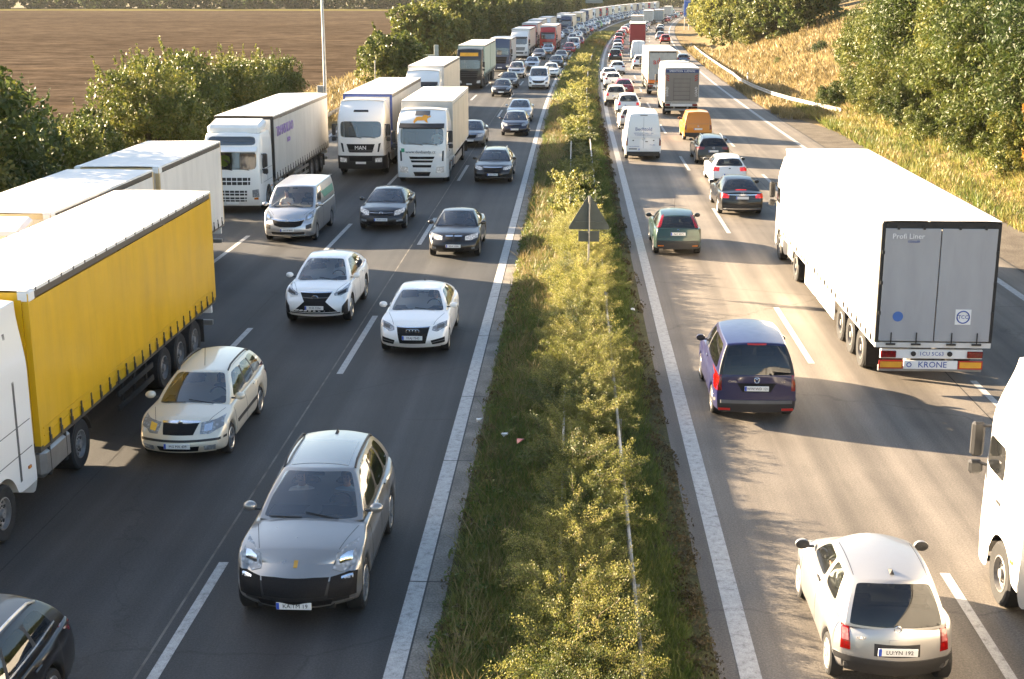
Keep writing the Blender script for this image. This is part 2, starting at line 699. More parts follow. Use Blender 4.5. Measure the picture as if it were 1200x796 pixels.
def car_proto(key, sp):
    if key in CARS:
        return CARS[key]
    P = Proto()
    L, W, H, wb, fo, r = sp['L'], sp['W'], sp['H'], sp['wb'], sp['fo'], sp['r']
    sill = sp.get('sill', 0.2)
    top = curve(sp['top'], L)
    sf, sr = fo, fo + wb
    Ra = r + sp.get('archgap', .045)
    rf = curve([(a * L, b) for a, b in sp.get('rake_f', [(0, .1), (.3, .0), (.55, .02), (.85, .1), (1, .2)])], L, .03)
    rr_ = curve([(a * L, b) for a, b in sp.get('rake_r', [(0, .12), (.25, .0), (.5, .02), (1, .12)])], L, .03)
    bowf, bowr = sp.get('bow_f', .2), sp.get('bow_r', .1)
    sec = curve([(a * L, b) for a, b in sp.get('sec', [(0, .95), (.14, .985), (.45, 1.0), (.68, .99), (.9, .955), (1, .93)])], L, .02)
    S = {0, .05, .14, .27, L - .27, L - .14, L - .05, L}
    for w0 in (sf, sr):
        for a in range(0, 181, 18):
            S.add(w0 - Ra * math.cos(R(a)))
        S.add(w0 - Ra - .025)
        S.add(w0 + Ra + .025)
    S = sorted(x for x in S if 0 <= x <= L)
    T2 = [S[0]]
    for x in S[1:]:
        if x - T2[-1] > .012:
            n = int((x - T2[-1]) / .3)
            a0 = T2[-1]
            for q in range(1, n + 1):
                T2.append(a0 + (x - a0) * q / (n + 1))
            T2.append(x)
    S = T2
    B = [-1, -.95, -.8, -.55, -.28, 0, .28, .55, .8, .95, 1]
    C = [0, .13, .3, .5, .68, .82, .93, 1]

    def zb(s, edge):
        z = sill + .05 * max(0, 1 - s / .5) + .07 * max(0, 1 - (L - s) / .5)
        if edge:
            for w0 in (sf, sr):
                d = abs(s - w0)
                if d < Ra + .001:
                    z = max(z, r + math.sqrt(max(0, Ra * Ra - d * d)))
        return z

    def arch_near(s):
        return min(abs(s - sf), abs(s - sr)) < Ra + .03

    def ML(i, j, k):
        s, b, c = S[i], B[j], C[k]
        edge = abs(b) == 1
        wf, wr = max(0, 1 - s / .85) ** 1.6, max(0, 1 - (L - s) / .7) ** 1.6
        z0 = zb(s, edge)
        z = z0 + (top(s) - z0) * c - sp.get('crown', .05) * b * b * c ** 4
        hw = W / 2 * (1 - sp.get('kf', .14) * max(0, 1 - s / .8) ** 2.2 - sp.get('kr', .1) * max(0, 1 - (L - s) / .7) ** 2.2) * sec(c * L)
        if edge and arch_near(s) and c < .4:
            hw += .014
        y = L / 2 - s - wf * (rf(c * L) + bowf * b * b) + wr * (rr_(c * L) + bowr * b * b)
        return (b * hw, y, z)
    V, F, T, idx = lattice(S, B, C, ML)
    clad = sp.get('clad', 0)
    mid = []
    for t in T:
        k = t[2] if t[0] != 'top' else 9
        m = 0
        if clad and k < clad and t[0] in ('left', 'right'):
            m = 1
        if t[0] == 'rear' and k < sp.get('rear_black', 0):
            m = 1
        if t[0] == 'front' and k < sp.get('front_black', 0):
            m = 1
        mid.append(m)
    # folded-under edge and wheel wells
    for j in (0, len(B) - 1):
        for i in range(len(S) - 1):
            a, b2 = idx[(i, j, 0)], idx[(i + 1, j, 0)]
            va, vb = V[a], V[b2]
            na, nb = len(V), len(V) + 1
            V.append(Vector((va.x * .62, va.y, va.z + .0)))
            V.append(Vector((vb.x * .62, vb.y, vb.z + .0)))
            F.append((a, b2, nb, na) if j else (a, na, nb, b2))
            mid.append(2)
    # merge duplicates made above
    lvl = sp.get('lvl', 1)
    bm = bmesh.new()
    bv = [bm.verts.new(v) for v in V]
    for f, m in zip(F, mid):
        try:
            q = bm.faces.new([bv[x] for x in f])
            q.material_index = m
        except ValueError:
            pass
    bmesh.ops.remove_doubles(bm, verts=bm.verts, dist=.0005)
    bm.verts.index_update()
    V = [v.co.copy() for v in bm.verts]
    F = [[v.index for v in f.verts] for f in bm.faces]
    mid = [f.material_index for f in bm.faces]
    bm.free()
    body = subsurf(V, F, [PAINT, BLACK, DARK], mid, lvl, key + '_body')

    # ---- greenhouse
    sc_, swt, srt, srb = sp['cowl'], sp['wt'], sp['rt'], sp['rb']
    hwb = sp.get('hwb', W / 2 * .925)
    hwr = sp['hwr']
    wins = sp['wins']
    gs = {0, .03, .97, 1}
    for a, b in wins:
        gs |= {a, b}
    gs = sorted(gs)
    S2 = [gs[0]]
    for x in gs[1:]:
        n = int((x - S2[-1]) / .12)
        a0 = S2[-1]
        for q in range(1, n + 1):
            S2.append(a0 + (x - a0) * q / (n + 1))
        S2.append(x)
    B2 = [-1, -.96, -.9, -.6, -.3, 0, .3, .6, .9, .96, 1]
    C2 = [0, .05, .1, .35, .62, .86, .94, 1]
    rw = sp.get('roofdrop', (.05, .07))

    def MG(i, j, k):
        u, b, c = S2[i], B2[j], C2[k]
        s = (sc_ + (srb - sc_) * u) * (1 - c) + (swt + (srt - swt) * u) * c
        s += sp.get('bow_g', .16) * b * b * (1 - u) ** 3 - sp.get('bow_gr', .08) * b * b * u ** 3
        bul = 4 * c * (1 - c)
        s -= (1 - u) ** 6 * bul * .03 - u ** 6 * bul * sp.get('bulge_r', .03)
        s0 = sc_ + (srb - sc_) * u
        base = top(min(max(s0, 0), L)) - .05
        rz = H - rw[0] * (1 - u) ** 2.5 - rw[1] * u ** 2.5
        z = base + (rz - base) * c - sp.get('rcrown', .045) * b * b * c ** 3
        hw = (hwb * (1 - c ** 1.15) + hwr * c ** 1.15)
        hw *= 1 - sp.get('gkf', .07) * (1 - u) ** 4 - sp.get('gkr', .09) * u ** 4
        hw += bul * .018
        return (b * hw, L / 2 - s, z)
    V, F, T, idx = lattice(S2, B2, C2, MG)

    def cls(t):
        kd, a, k = t
        if kd == 'front' and .03 <= C2[k] and C2[k + 1] < .97 and B2[a] >= -.91 and B2[a + 1] <= .91:
            return 'windshield'
        if kd == 'rear' and sp.get('rearwin', True) and C2[k] >= sp.get('rw0', .09) and C2[k + 1] < .97 and B2[a] >= -.91 and B2[a + 1] <= .91:
            return 'rear_window'
        if kd in ('left', 'right') and C2[k] >= .09 and C2[k + 1] < .9:
            for n, (p, q) in enumerate(wins):
                if S2[a] >= p - 1e-6 and S2[a + 1] <= q + 1e-6:
                    return 'side_window|%s|%d' % (kd, n)
        return None
    groups = {}
    bf, bmi = [], []
    lo, hi = (min(a for a, b in wins), max(b for a, b in wins)) if wins else (2, -1)
    for f, t in zip(F, T):
        c = cls(t)
        if c is None:
            bf.append(f)
            pil = t[0] in ('left', 'right') and C2[t[2]] >= .09 and C2[t[2] + 1] < .9 and lo <= S2[t[1]] and S2[t[1] + 1] <= hi
            if sp.get('frame_black') and t[0] == 'rear' and C2[t[2]] >= .04 and C2[t[2] + 1] < .97:
                pil = True
            if sp.get('pano') and t[0] == 'top' and abs((B2[t[2]] + B2[t[2] + 1]) / 2) < .8 and .1 < S2[t[1]] < .75:
                pil = True
            bmi.append(1 if pil and sp.get('bpillar', True) else 0)
        else:
            groups.setdefault(c, []).append(f)
    vs, fs = compact(V, bf)
    cabin = subsurf(vs, fs, [PAINT, BLACK], bmi, lvl, key + '_roof')
    bvh = bvh_of([body, cabin])
    kb = P.part('body', body)
    P.part('roof', cabin)
    for g in sorted(groups):
        vs, fs = compact(V, groups[g])
        nm = g.split('|')[0]
        dark = sp.get('privacy', 99)
        gm = GLASS_DARK if (nm == 'side_window' and int(g.split('|')[2]) >= dark) or (nm == 'rear_window' and dark < 9) else (GLASS_REAR if nm == 'rear_window' else GLASS)
        me = subsurf(vs, fs, [gm], [0] * len(fs), lvl, key + '_' + nm)
        P.part(nm, me)
    allm = [p['me'] for p in P.parts]
    bva = bvh_of(allm)

    # ---- underbody, cabin floor, seats, dashboard
    u = MB()
    u.box((0, 0, sill + .06), (W * .6, L - .5, .1))
    u.box((0, (L / 2 - sf) * .5 + (L / 2 - sr) * .5, sill + .1), (W * .86, wb - 2 * Ra - .05, .12))
    u.box((0, L / 2 - sc_ * .55, .48), (W * .55, sc_ * .6, .4))
    P.part('underbody', u.mesh(key + '_under', DARK, False))
    it = MB()
    yd = L / 2 - sc_ - .42
    it.box((0, yd, top(sc_) - .12), (W * .76, .5, .24), 0, ch=.06)
    seat_y = L / 2 - sc_ - sp.get('seat', 1.25)
    zs = sp.get('seatz', .5)
    for sx in (-.37, .37):
        it.box((sx, seat_y + .05, zs), (.5, .55, .2), 0, ch=.05)
        it.box((sx, seat_y - .3, zs + .36), (.48, .16, .62), 0, rx=R(14), ch=.06)
        it.box((sx, seat_y - .41, zs + .74), (.26, .1, .18), 0, rx=R(10), ch=.04)
    if sp.get('rearseat', True):
        ry = max(seat_y - 1.15, L / 2 - srt + .5)
        zs -= .08
        it.box((0, ry - .2, zs + .3), (W * .68, .18, .62), 0, rx=R(16), ch=.06)
        for sx in (-.38, .38):
            it.box((sx, ry - .32, zs + .68), (.24, .1, .14), 0, rx=R(10), ch=.03)
    it.box((0, (L / 2 - srb + L / 2 - sc_) / 2, .36), (W * .8, srb - sc_ - .15, .06))
    ki = P.part('interior', it.mesh(key + '_interior', SEAT))
    stw = MB()
    n = 18
    M3 = Matrix.Rotation(R(-62), 3, 'X')
    ring = [M3 @ Vector((.18 * math.cos(2 * math.pi * q / n), .18 * math.sin(2 * math.pi * q / n), 0)) for q in range(n + 1)]
    stw.tube(ring, .016, 6, cap=False)
    stw.tube([M3 @ Vector((-.18, 0, 0)), M3 @ Vector((.18, 0, 0))], .02, 6)
    wx = -.37
    P.part('steering_wheel', stw.mesh(key + '_wheel', BLACK), ki, (wx, yd - .32, top(sc_) - .03), None, near=True)
    mi = MB().box((0, 0, 0), (.2, .04, .06), ch=.015)
    P.part('inner_mirror', mi.mesh(key + '_im', BLACK), ki, (0, L / 2 - swt - .05, H - .16), None, near=True)
    sp['driver'] = (wx, seat_y + .02, zs + .12)

    # ---- wheels
    tw = sp.get('tw', .21)
    for s in (sf, sr):
        for sx in (-1, 1):
            P.wheel(sx * (W / 2 - tw / 2 - .012), L / 2 - s, r, tw, sp.get('rim', 'five'), sp.get('rim_m', ALLOY))
    # ---- mirrors
    ym = L / 2 - sc_ - sp.get('mirror_s', .34)
    zm = top(sc_ + .3) + .07
    for sx in (-1, 1):
        m = MB()
        m.lathe([(.001, .075), (.03, .072), (.06, .055), (.078, .025), (.082, -.01), (.078, -.04)], 16, 'Y')
        m.lathe([(.078, -.04), (.068, -.046), (.001, -.044)], 16, 'Y', m=1)
        m.v = [(v[0] * 1.32, v[1], v[2] * .95) for v in m.v]
        m.box((-sx * .12, .0, -.045), (.12, .05, .03), 1, ch=.01)
        P.part('mirror', m.mesh(key + '_mirror', [PAINT if not sp.get('black_mirror') else BLACK, BLACK]), None, (sx * (W / 2 + .045), ym, zm))

    # ---- panels laid on the body
    for item in sp.get('panels', []):
        nm, axis, m, tp, bt = item[:5]
        kw = item[5] if len(item) > 5 else {}
        both = kw.get('both', axis in ('front', 'rear') and min(p[0] for p in tp + bt) > 0)
        for sg in ((1, -1) if both else (1,)):
            t2 = [(p[0] * sg, p[1]) for p in tp]
            b2 = [(p[0] * sg, p[1]) for p in bt]
            ax = axis
            if axis == 'side':
                t2, b2 = [(L / 2 - p[0], p[1]) for p in tp], [(L / 2 - p[0], p[1]) for p in bt]
                ax = 'right'
            elif axis == 'top':
                t2, b2 = [(p[0], L / 2 - p[1]) for p in tp], [(p[0], L / 2 - p[1]) for p in bt]
            me = patch(bva, t2, b2, ax, m, key + '_' + nm, kw.get('off', .008), kw.get('nu', 10), kw.get('nv', 4))
            P.part(nm, me, None, None, None, kw.get('label'), kw.get('near', False))
            if axis == 'side':
                me = patch(bva, t2, b2, 'left', m, key + '_' + nm, kw.get('off', .008), kw.get('nu', 10), kw.get('nv', 4))
                P.part(nm, me, None, None, None, kw.get('label'), kw.get('near', False))
    # bonnet shut lines, bumper joints
    if lvl == 2:
        for sx in (-1, 1):
            xa, xb = sx * W * .29, sx * W * .41
            me = patch(bva, [(xa, L / 2 - .42), (xa + .009, L / 2 - .42)], [(xb, L / 2 - sc_ + .02), (xb + .009, L / 2 - sc_ + .02)], 'top', BLACK, key + '_seam', .002, 2, 14, .004)
            P.part('bonnet_seam', me, near=True)
    # door seams and handles
    zl = top(sc_ + .8)
    for s in sp.get('doors', []):
        for ax in ('left', 'right'):
            me = patch(bva, [(L / 2 - s, zl - .08), (L / 2 - s + .012, zl - .08)], [(L / 2 - s, sill + .13), (L / 2 - s + .012, sill + .13)], ax, BLACK, key + '_seam', .002, 2, 10, .004)
            P.part('door_seam', me, near=True)
    for s in sp.get('handles', []):
        for sx, ax in ((-1, 'left'), (1, 'right')):
            h, _, _, _ = bva.ray_cast(Vector((20 * sx, L / 2 - s, zl - .12)), Vector((-sx, 0, 0)))
            P.part('door_handle', MB().box((0, 0, 0), (.03, .2, .032), ch=.01).mesh(key + '_handle', sp.get('handle_m', PAINT)), None, (h.x + sx * .012, L / 2 - s, zl - .12), near=True)
    # wipers
    if sp.get('wiper', True):
        w = MB()
        zc = top(sc_)
        for x0 in (-.45, .12):
            h1, n1, _, _ = bva.ray_cast(Vector((x0, L / 2 - sc_ - .1 + .04, 20)), Vector((0, 0, -1)))
            h2, n2, _, _ = bva.ray_cast(Vector((x0 + .52, L / 2 - sc_ - .14, 20)), Vector((0, 0, -1)))
            if h1 and h2:
                w.tube([h1 + n1 * .02, h2 + n2 * .025], .009, 5)
        if w.v:
            P.part('wiper', w.mesh(key + '_wiper', BLACK), near=True)
    for nm_, z_, ax_ in (('plate_f', sp.get('plate_f'), 'front'), ('plate_r', sp.get('plate_r'), 'rear')):
        if z_:
            add_plate(P, bva, ax_, z_, sp.get('txt') if ax_ == sp.get('txt_at') else None)
    # lettering and badges: (text, axis, x, z, size, material)
    for (tx, ax, x, z, sz, m) in sp.get('texts', []):
        if ax in ('front', 'rear'):
            sg = 1 if ax == 'front' else -1
            h, n_, _, _ = bva.ray_cast(Vector((x, 20 * sg, z)), Vector((0, -sg, 0)))
            P.part('lettering', text_mesh(tx, sz, m, .004), None, (x, h.y + sg * .012, z), (0, 0, math.pi if sg > 0 else 0), near=True)
        elif ax == 'hood':
            pass
    for (kind, ax, x, z, rad, m) in sp.get('badges', []):
        sg = 1 if ax == 'front' else -1
        h, n_, _, _ = bva.ray_cast(Vector((x, 20 * sg, z)), Vector((0, -sg, 0)))
        bd = MB()
        if kind == 'disc':
            bd.lathe([(rad, -.01), (rad, .012), (rad * .8, .016), (.001, .016)], 20, 'Y')
        elif kind == 'ring':
            bd.tube([(rad * math.cos(q * math.pi / 10), 0, rad * math.sin(q * math.pi / 10)) for q in range(21)], rad * .16, 6, cap=False)
        elif kind == 'rings4':
            for q in range(4):
                bd.tube([((q - 1.5) * rad * 1.55 + rad * math.cos(a * math.pi / 8), 0, rad * math.sin(a * math.pi / 8)) for a in range(17)], rad * .15, 6, cap=False)
        elif kind == 'roundel':
            bd.lathe([(rad, -.01), (rad, .012), (rad * .86, .012)], 20, 'Y')
            bd.lathe([(rad * .86, .012), (.001, .013)], 20, 'Y', m=1)
        elif kind == 'vw':
            bd.tube([(rad * math.cos(q * math.pi / 10), 0, rad * math.sin(q * math.pi / 10)) for q in range(21)], rad * .12, 6, cap=False)
            bd.tube([(-.5 * rad, 0, .75 * rad), (0, 0, .1 * rad), (.5 * rad, 0, .75 * rad)], rad * .1, 5)
            bd.tube([(-.85 * rad, 0, .2 * rad), (-.4 * rad, 0, -.8 * rad), (0, 0, -.05 * rad), (.4 * rad, 0, -.8 * rad), (.85 * rad, 0, .2 * rad)], rad * .1, 5)
        elif kind == 'oval':
            bd.tube([(rad * 1.35 * math.cos(q * math.pi / 10), 0, rad * math.sin(q * math.pi / 10)) for q in range(21)], rad * .14, 6, cap=False)
            bd.tube([(-.7 * rad, 0, .5 * rad), (-.2 * rad, 0, -.5 * rad), (.9 * rad, 0, -.4 * rad)], rad * .13, 5)
        P.part('badge', bd.mesh(key + '_badge', [m, BLACK]), None, (x, h.y + sg * .014, z), None, near=True)
    # roof extras
    if sp.get('rails'):
        for sx in (-1, 1):
            x = sx * (hwr - .03)
            pts = []
            for q in range(9):
                s = swt + .18 + (srt - swt - .3) * q / 8
                h, _, _, _ = bva.ray_cast(Vector((x, L / 2 - s, 20)), Vector((0, 0, -1)))
                up = .055 if 0 < q < 8 else .0
                pts.append(h + Vector((0, 0, up)))
            P.part('roof_rail', MB().tube(pts, .02, 6).mesh(key + '_rail', sp['rails']))
    if sp.get('sunroof'):
        a, b, hwid, sm = sp['sunroof']
        me = patch(bva, [(-hwid, L / 2 - a), (hwid, L / 2 - a)], [(-hwid, L / 2 - b), (hwid, L / 2 - b)], 'top', sm, key + '_sunroof', .006, 10, 8)
        P.part('sunroof', me)
    if sp.get('fin'):
        h, _, _, _ = bva.ray_cast(Vector((0, L / 2 - srt + .25, 20)), Vector((0, 0, -1)))
        fm = MB().add([(-.03, .1, 0), (.03, .1, 0), (.03, -.1, 0), (-.03, -.1, 0), (0, -.09, .07)], [(0, 1, 4), (1, 2, 4), (2, 3, 4), (3, 0, 4)])
        P.part('antenna', fm.mesh(key + '_fin', BLACK, False), None, h - Vector((0, 0, .01)), near=True)
    if sp.get('whip'):
        h, _, _, _ = bva.ray_cast(Vector((0, L / 2 - sp['whip'], 20)), Vector((0, 0, -1)))
        P.part('antenna', MB().tube([h - Vector((0, 0, .01)), h + Vector((0, -.1, .38))], .006, 5).mesh(key + '_whip', BLACK), near=True)
    P.spec = sp
    CARS[key] = P
    return P


def D(**k):
    return k


MESH = mat('grille_mesh', (0.008, 0.008, 0.009), 0.7, var=.5, vscale=60, spec=.2)
GREYPL = mat('grey_plastic', (0.10, 0.10, 0.10), 0.6)
CLEARRED = lamp('red_white_lamp', (0.55, 0.16, 0.15))
BRONZE = mat('badge_gold', (0.55, 0.30, 0.06), 0.3, .6)
BLUEBADGE = mat('badge_blue', (0.03, 0.08, 0.3), 0.3)
SILVERTXT = mat('silver_lettering', (0.7, 0.7, 0.7), 0.25, .9)

SPECS = {}
# --- silver-grey SUV at the front
SPECS['suv_grey'] = D(L=4.86, W=1.90, H=1.80, wb=2.9, fo=.92, r=.39, sill=.28, tw=.27, rim='ten', lvl=2,
    top=[(0, .93), (.18, 1.0), (.5, 1.10), (1.0, 1.18), (1.45, 1.22), (4.86, 1.20)], crown=.09, kf=.17,
    rake_f=[(0, .12), (.25, .0), (.5, .02), (.75, .09), (.9, .2), (1, .3)], bow_f=.3,
    cowl=1.38, wt=2.22, rt=4.25, rb=4.7, hwr=.60, wins=[(.08, .36), (.40, .68), (.72, .90)], privacy=1, roofdrop=(.05, .08),
    sunroof=(2.42, 3.55, .46, mat('sunroof_glass', (.32, .31, .29), .12, .85, var=.03)), rails=BLACK, fin=True, seatz=.62, seat=1.35,
    doors=[1.62, 2.62, 3.6], handles=[2.45, 3.4], handle_m=PAINT, plate_f=.40, txt='KA:TM 19', txt_at='front', front_black=4,  # lower nose rows coloured black to stand in for shade
    panels=[
        ('headlight', 'front', HEADL, [(.56, 1.01), (.7, 1.08), (.84, 1.10)], [(.53, .85), (.68, .80), (.86, .88)]),
        ('headlight_lens', 'front', CHROME, [(.62, .98), (.72, 1.03), (.8, 1.03)], [(.61, .90), (.7, .87), (.8, .91)], D(off=.014)),
        ('grille', 'front', MESH, [(-.5, .78), (-.3, .80), (.3, .80), (.5, .78)], [(-.44, .54), (.44, .54)]),
        ('air_intake', 'front', MESH, [(.52, .78), (.88, .80)], [(.48, .50), (.86, .46)]),
        ('light_strip', 'front', CHROME, [(.66, .76), (.82, .77)], [(.66, .735), (.82, .745)], D(off=.016, nu=5, nv=2)),
        ('bumper_lip', 'front', GREYPL, [(-.82, .40), (.82, .40)], [(-.78, .30), (.78, .30)], D(nu=16)),
        ('lower_grille', 'front', MESH, [(-.55, .47), (.55, .47)], [(-.5, .33), (.5, .33)], D(off=.012)),
        ('emblem', 'front', BRONZE, [(-.03, .98), (.03, .98)], [(-.028, .91), (.028, .91)], D(nu=4)),
        ('sill_trim', 'side', BLACK, [(1.45, .44), (3.35, .44)], [(1.45, .30), (3.35, .30)]),
        ('tail_light', 'rear', TAILL, [(.55, 1.0), (.86, 1.02)], [(.55, .84), (.86, .86)]),
    ])
# --- cream estate
SPECS['estate_cream'] = D(L=4.57, W=1.77, H=1.46, wb=2.58, fo=.90, r=.315, rim='five', lvl=2,
    top=[(0, .70), (.12, .76), (.45, .85), (1.15, .95), (1.6, .97), (4.57, .99)], crown=.07, bow_f=.22,
    cowl=1.12, wt=1.98, rt=4.05, rb=4.46, hwr=.555, wins=[(.075, .36), (.395, .65), (.68, .9)], rails=BLACK, whip=2.3, roofdrop=(.04, .06),
    doors=[1.3, 2.25, 3.25], handles=[2.1, 3.05], plate_f=.42, txt='M:S MX 439', txt_at='front',
    panels=[
        ('headlight', 'front', HEADL, [(.4, .78), (.62, .80), (.8, .84)], [(.42, .62), (.6, .61), (.82, .70)]),
        ('headlight_lens', 'front', CHROME, [(.47, .75), (.62, .77)], [(.48, .65), (.62, .65)], D(off=.012)),
        ('grille', 'front', MESH, [(-.36, .775), (.36, .775)], [(-.3, .615), (.3, .615)]),
        ('grille_trim', 'front', CHROME, [(-.38, .80), (0, .815), (.38, .80)], [(-.37, .775), (0, .785), (.37, .775)], D(off=.012)),
        ('bumper_strip', 'front', BLACK, [(-.86, .53), (.86, .53)], [(-.86, .485), (.86, .485)], D(nu=18, off=.014)),
        ('air_intake', 'front', MESH, [(-.42, .40), (.42, .40)], [(-.38, .29), (.38, .29)]),
        ('fog_light', 'front', HEADL, [(.5, .40), (.72, .41)], [(.5, .30), (.7, .30)]),
        ('side_moulding', 'side', BLACK, [(1.42, .56), (3.1, .56)], [(1.42, .49), (3.1, .49)], D(off=.014)),
        ('tail_light', 'rear', TAILL, [(.55, 1.0), (.82, 1.0)], [(.55, .76), (.84, .76)]),
    ], badges=[('disc', 'front', 0, .79, .05, CHROME)])
# --- white crossover with spindle grille
SPECS['crossover'] = D(L=4.63, W=1.85, H=1.64, wb=2.66, fo=.95, r=.365, sill=.24, tw=.24, rim='seven', lvl=2, clad=1,
    top=[(0, .80), (.15, .9), (.5, 1.0), (1.2, 1.09), (1.6, 1.1), (3.5, 1.15), (4.63, 1.18)], crown=.07, bow_f=.26,
    cowl=1.2, wt=2.1, rt=3.75, rb=4.42, hwr=.58, wins=[(.09, .42), (.45, .80)], fin=True, roofdrop=(.04, .14), seatz=.6, privacy=1,
    doors=[1.5, 2.45, 3.35], handles=[2.28, 3.2], plate_f=.55, txt='M:SS 2256', txt_at='front',
    panels=[
        ('grille', 'front', MESH, [(-.44, .90), (.44, .90)], [(-.3, .70), (.3, .70)], D(off=.006)),
        ('lower_grille', 'front', MESH, [(-.3, .70), (.3, .70)], [(-.62, .42), (.62, .42)], D(off=.008)),
        ('grille_trim', 'front', CHROME, [(-.46, .925), (.46, .925)], [(-.44, .90), (.44, .90)], D(off=.014)),
        ('grille_bar', 'front', GREYPL, [(-.36, .80), (.36, .80)], [(-.35, .785), (.35, .785)], D(off=.016)),
        ('headlight', 'front', HEADL, [(.5, .88), (.68, .95), (.86, 1.04)], [(.52, .83), (.68, .82), (.86, .90)]),
        ('headlight_mask', 'front', BLACK, [(.6, .885), (.82, .97)], [(.6, .84), (.82, .89)], D(off=.011)),
        ('bumper_lip', 'front', CHROME, [(-.7, .405), (.7, .405)], [(-.68, .37), (.68, .37)], D(nu=16, off=.012)),
        ('air_intake', 'front', BLACK, [(.74, .56), (.87, .72)], [(.72, .36), (.87, .36)]),
        ('tail_light', 'rear', TAILL, [(.4, 1.1), (.86, 1.12)], [(.45, .98), (.86, .98)]),
    ], badges=[('oval', 'front', 0, .80, .065, CHROME)])
# --- white three-door hatchback with ringed grille
SPECS['hatch_white'] = D(L=4.24, W=1.78, H=1.42, wb=2.6, fo=.86, r=.32, tw=.22, rim='five', lvl=2,
    top=[(0, .72), (.15, .79), (.5, .88), (1.2, .97), (1.6, .98), (4.24, 1.02)], crown=.07, bow_f=.24,
    cowl=1.2, wt=2.05, rt=3.45, rb=4.08, hwr=.555, wins=[(.09, .50), (.54, .84)], fin=True, roofdrop=(.04, .11),
    doors=[1.4, 2.65], handles=[2.45], plate_f=.52, txt='M:AJ 7542', txt_at='front',
    panels=[
        ('grille', 'front', MESH, [(-.42, .73), (.42, .73)], [(-.33, .37), (.33, .37)], D(nv=6)),
        ('grille_frame', 'front', CHROME, [(-.44, .75), (.44, .75)], [(-.42, .73), (.42, .73)], D(off=.014)),
        ('headlight', 'front', HEADL, [(.5, .74), (.66, .80), (.84, .83)], [(.48, .67), (.62, .63), (.85, .72)]),
        ('headlight_mask', 'front', GREYPL, [(.6, .75), (.78, .79)], [(.6, .67), (.78, .72)], D(off=.011)),
        ('air_intake', 'front', MESH, [(.46, .44), (.8, .50)], [(.5, .33), (.8, .36)]),
        ('intake_blade', 'front', GREYPL, [(.5, .40), (.8, .44)], [(.5, .385), (.8, .425)], D(off=.018)),
        ('tail_light', 'rear', TAILL, [(.45, .93), (.82, .95)], [(.48, .78), (.84, .80)]),
    ], badges=[('rings4', 'front', 0, .67, .05, CHROME)])
# --- black three-box saloon with twin kidney grille
SPECS['saloon_kidney'] = D(L=4.53, W=1.80, H=1.42, wb=2.76, fo=.78, r=.32, rim='five',
    top=[(0, .70), (.15, .77), (.5, .86), (1.35, .95), (1.8, .96), (3.6, .99), (4.3, 1.0), (4.53, .98)], crown=.06, bow_f=.22,
    cowl=1.36, wt=2.12, rt=3.2, rb=3.95, hwr=.55, wins=[(.09, .48), (.52, .84)], roofdrop=(.04, .08), fin=True,
    doors=[1.5, 2.5, 3.3], handles=[2.35, 3.2], plate_f=.46, txt='ED:P 5206', txt_at='front',
    panels=[
        ('grille', 'front', MESH, [(.03, .745), (.27, .74)], [(.04, .60), (.22, .60)], D(both=True)),
        ('grille_frame', 'front', CHROME, [(.02, .775), (.3, .77)], [(.03, .745), (.27, .74)], D(off=.014, both=True)),
        ('headlight', 'front', HEADLIT, [(.4, .75), (.6, .79), (.82, .82)], [(.4, .64), (.6, .63), (.83, .70)]),
        ('air_intake', 'front', MESH, [(-.4, .39), (.4, .39)], [(-.32, .28), (.32, .28)]),
        ('fog_light', 'front', HEADL, [(.62, .40), (.74, .41)], [(.62, .33), (.74, .33)]),
        ('tail_light', 'rear', TAILL, [(.45, .92), (.82, .92)], [(.48, .74), (.84, .76)]),
    ], badges=[('roundel', 'front', 0, .80, .04, CHROME)])
# --- black coupe-like saloon
SPECS['saloon_coupe'] = D(L=4.8, W=1.85, H=1.42, wb=2.71, fo=.95, r=.325, rim='five',
    top=[(0, .70), (.15, .78), (.55, .87), (1.35, .96), (1.8, .97), (4.2, 1.0), (4.8, .98)], crown=.07, bow_f=.26,
    cowl=1.36, wt=2.2, rt=3.3, rb=4.3, hwr=.54, wins=[(.09, .45), (.48, .80)], roofdrop=(.04, .06),
    doors=[1.6, 2.6, 3.4], handles=[2.4, 3.25], plate_f=.47, txt='M:VV 418', txt_at='front',
    panels=[
        ('grille', 'front', MESH, [(-.48, .74), (.48, .74)], [(-.44, .61), (.44, .61)]),
        ('grille_bar', 'front', CHROME, [(-.47, .70), (.47, .70)], [(-.46, .69), (.46, .69)], D(off=.014)),
        ('headlight', 'front', HEADLIT, [(.5, .75), (.66, .79), (.86, .84)], [(.5, .61), (.66, .62), (.87, .72)]),
        ('air_intake', 'front', MESH, [(-.5, .40), (.5, .40)], [(-.45, .28), (.45, .28)]),
        ('fog_light', 'front', HEADL, [(.58, .44), (.82, .47)], [(.58, .37), (.82, .39)]),
        ('tail_light', 'rear', TAILL, [(.45, .92), (.82, .94)], [(.48, .76), (.84, .78)]),
    ], badges=[('vw', 'front', 0, .69, .07, CHROME)])
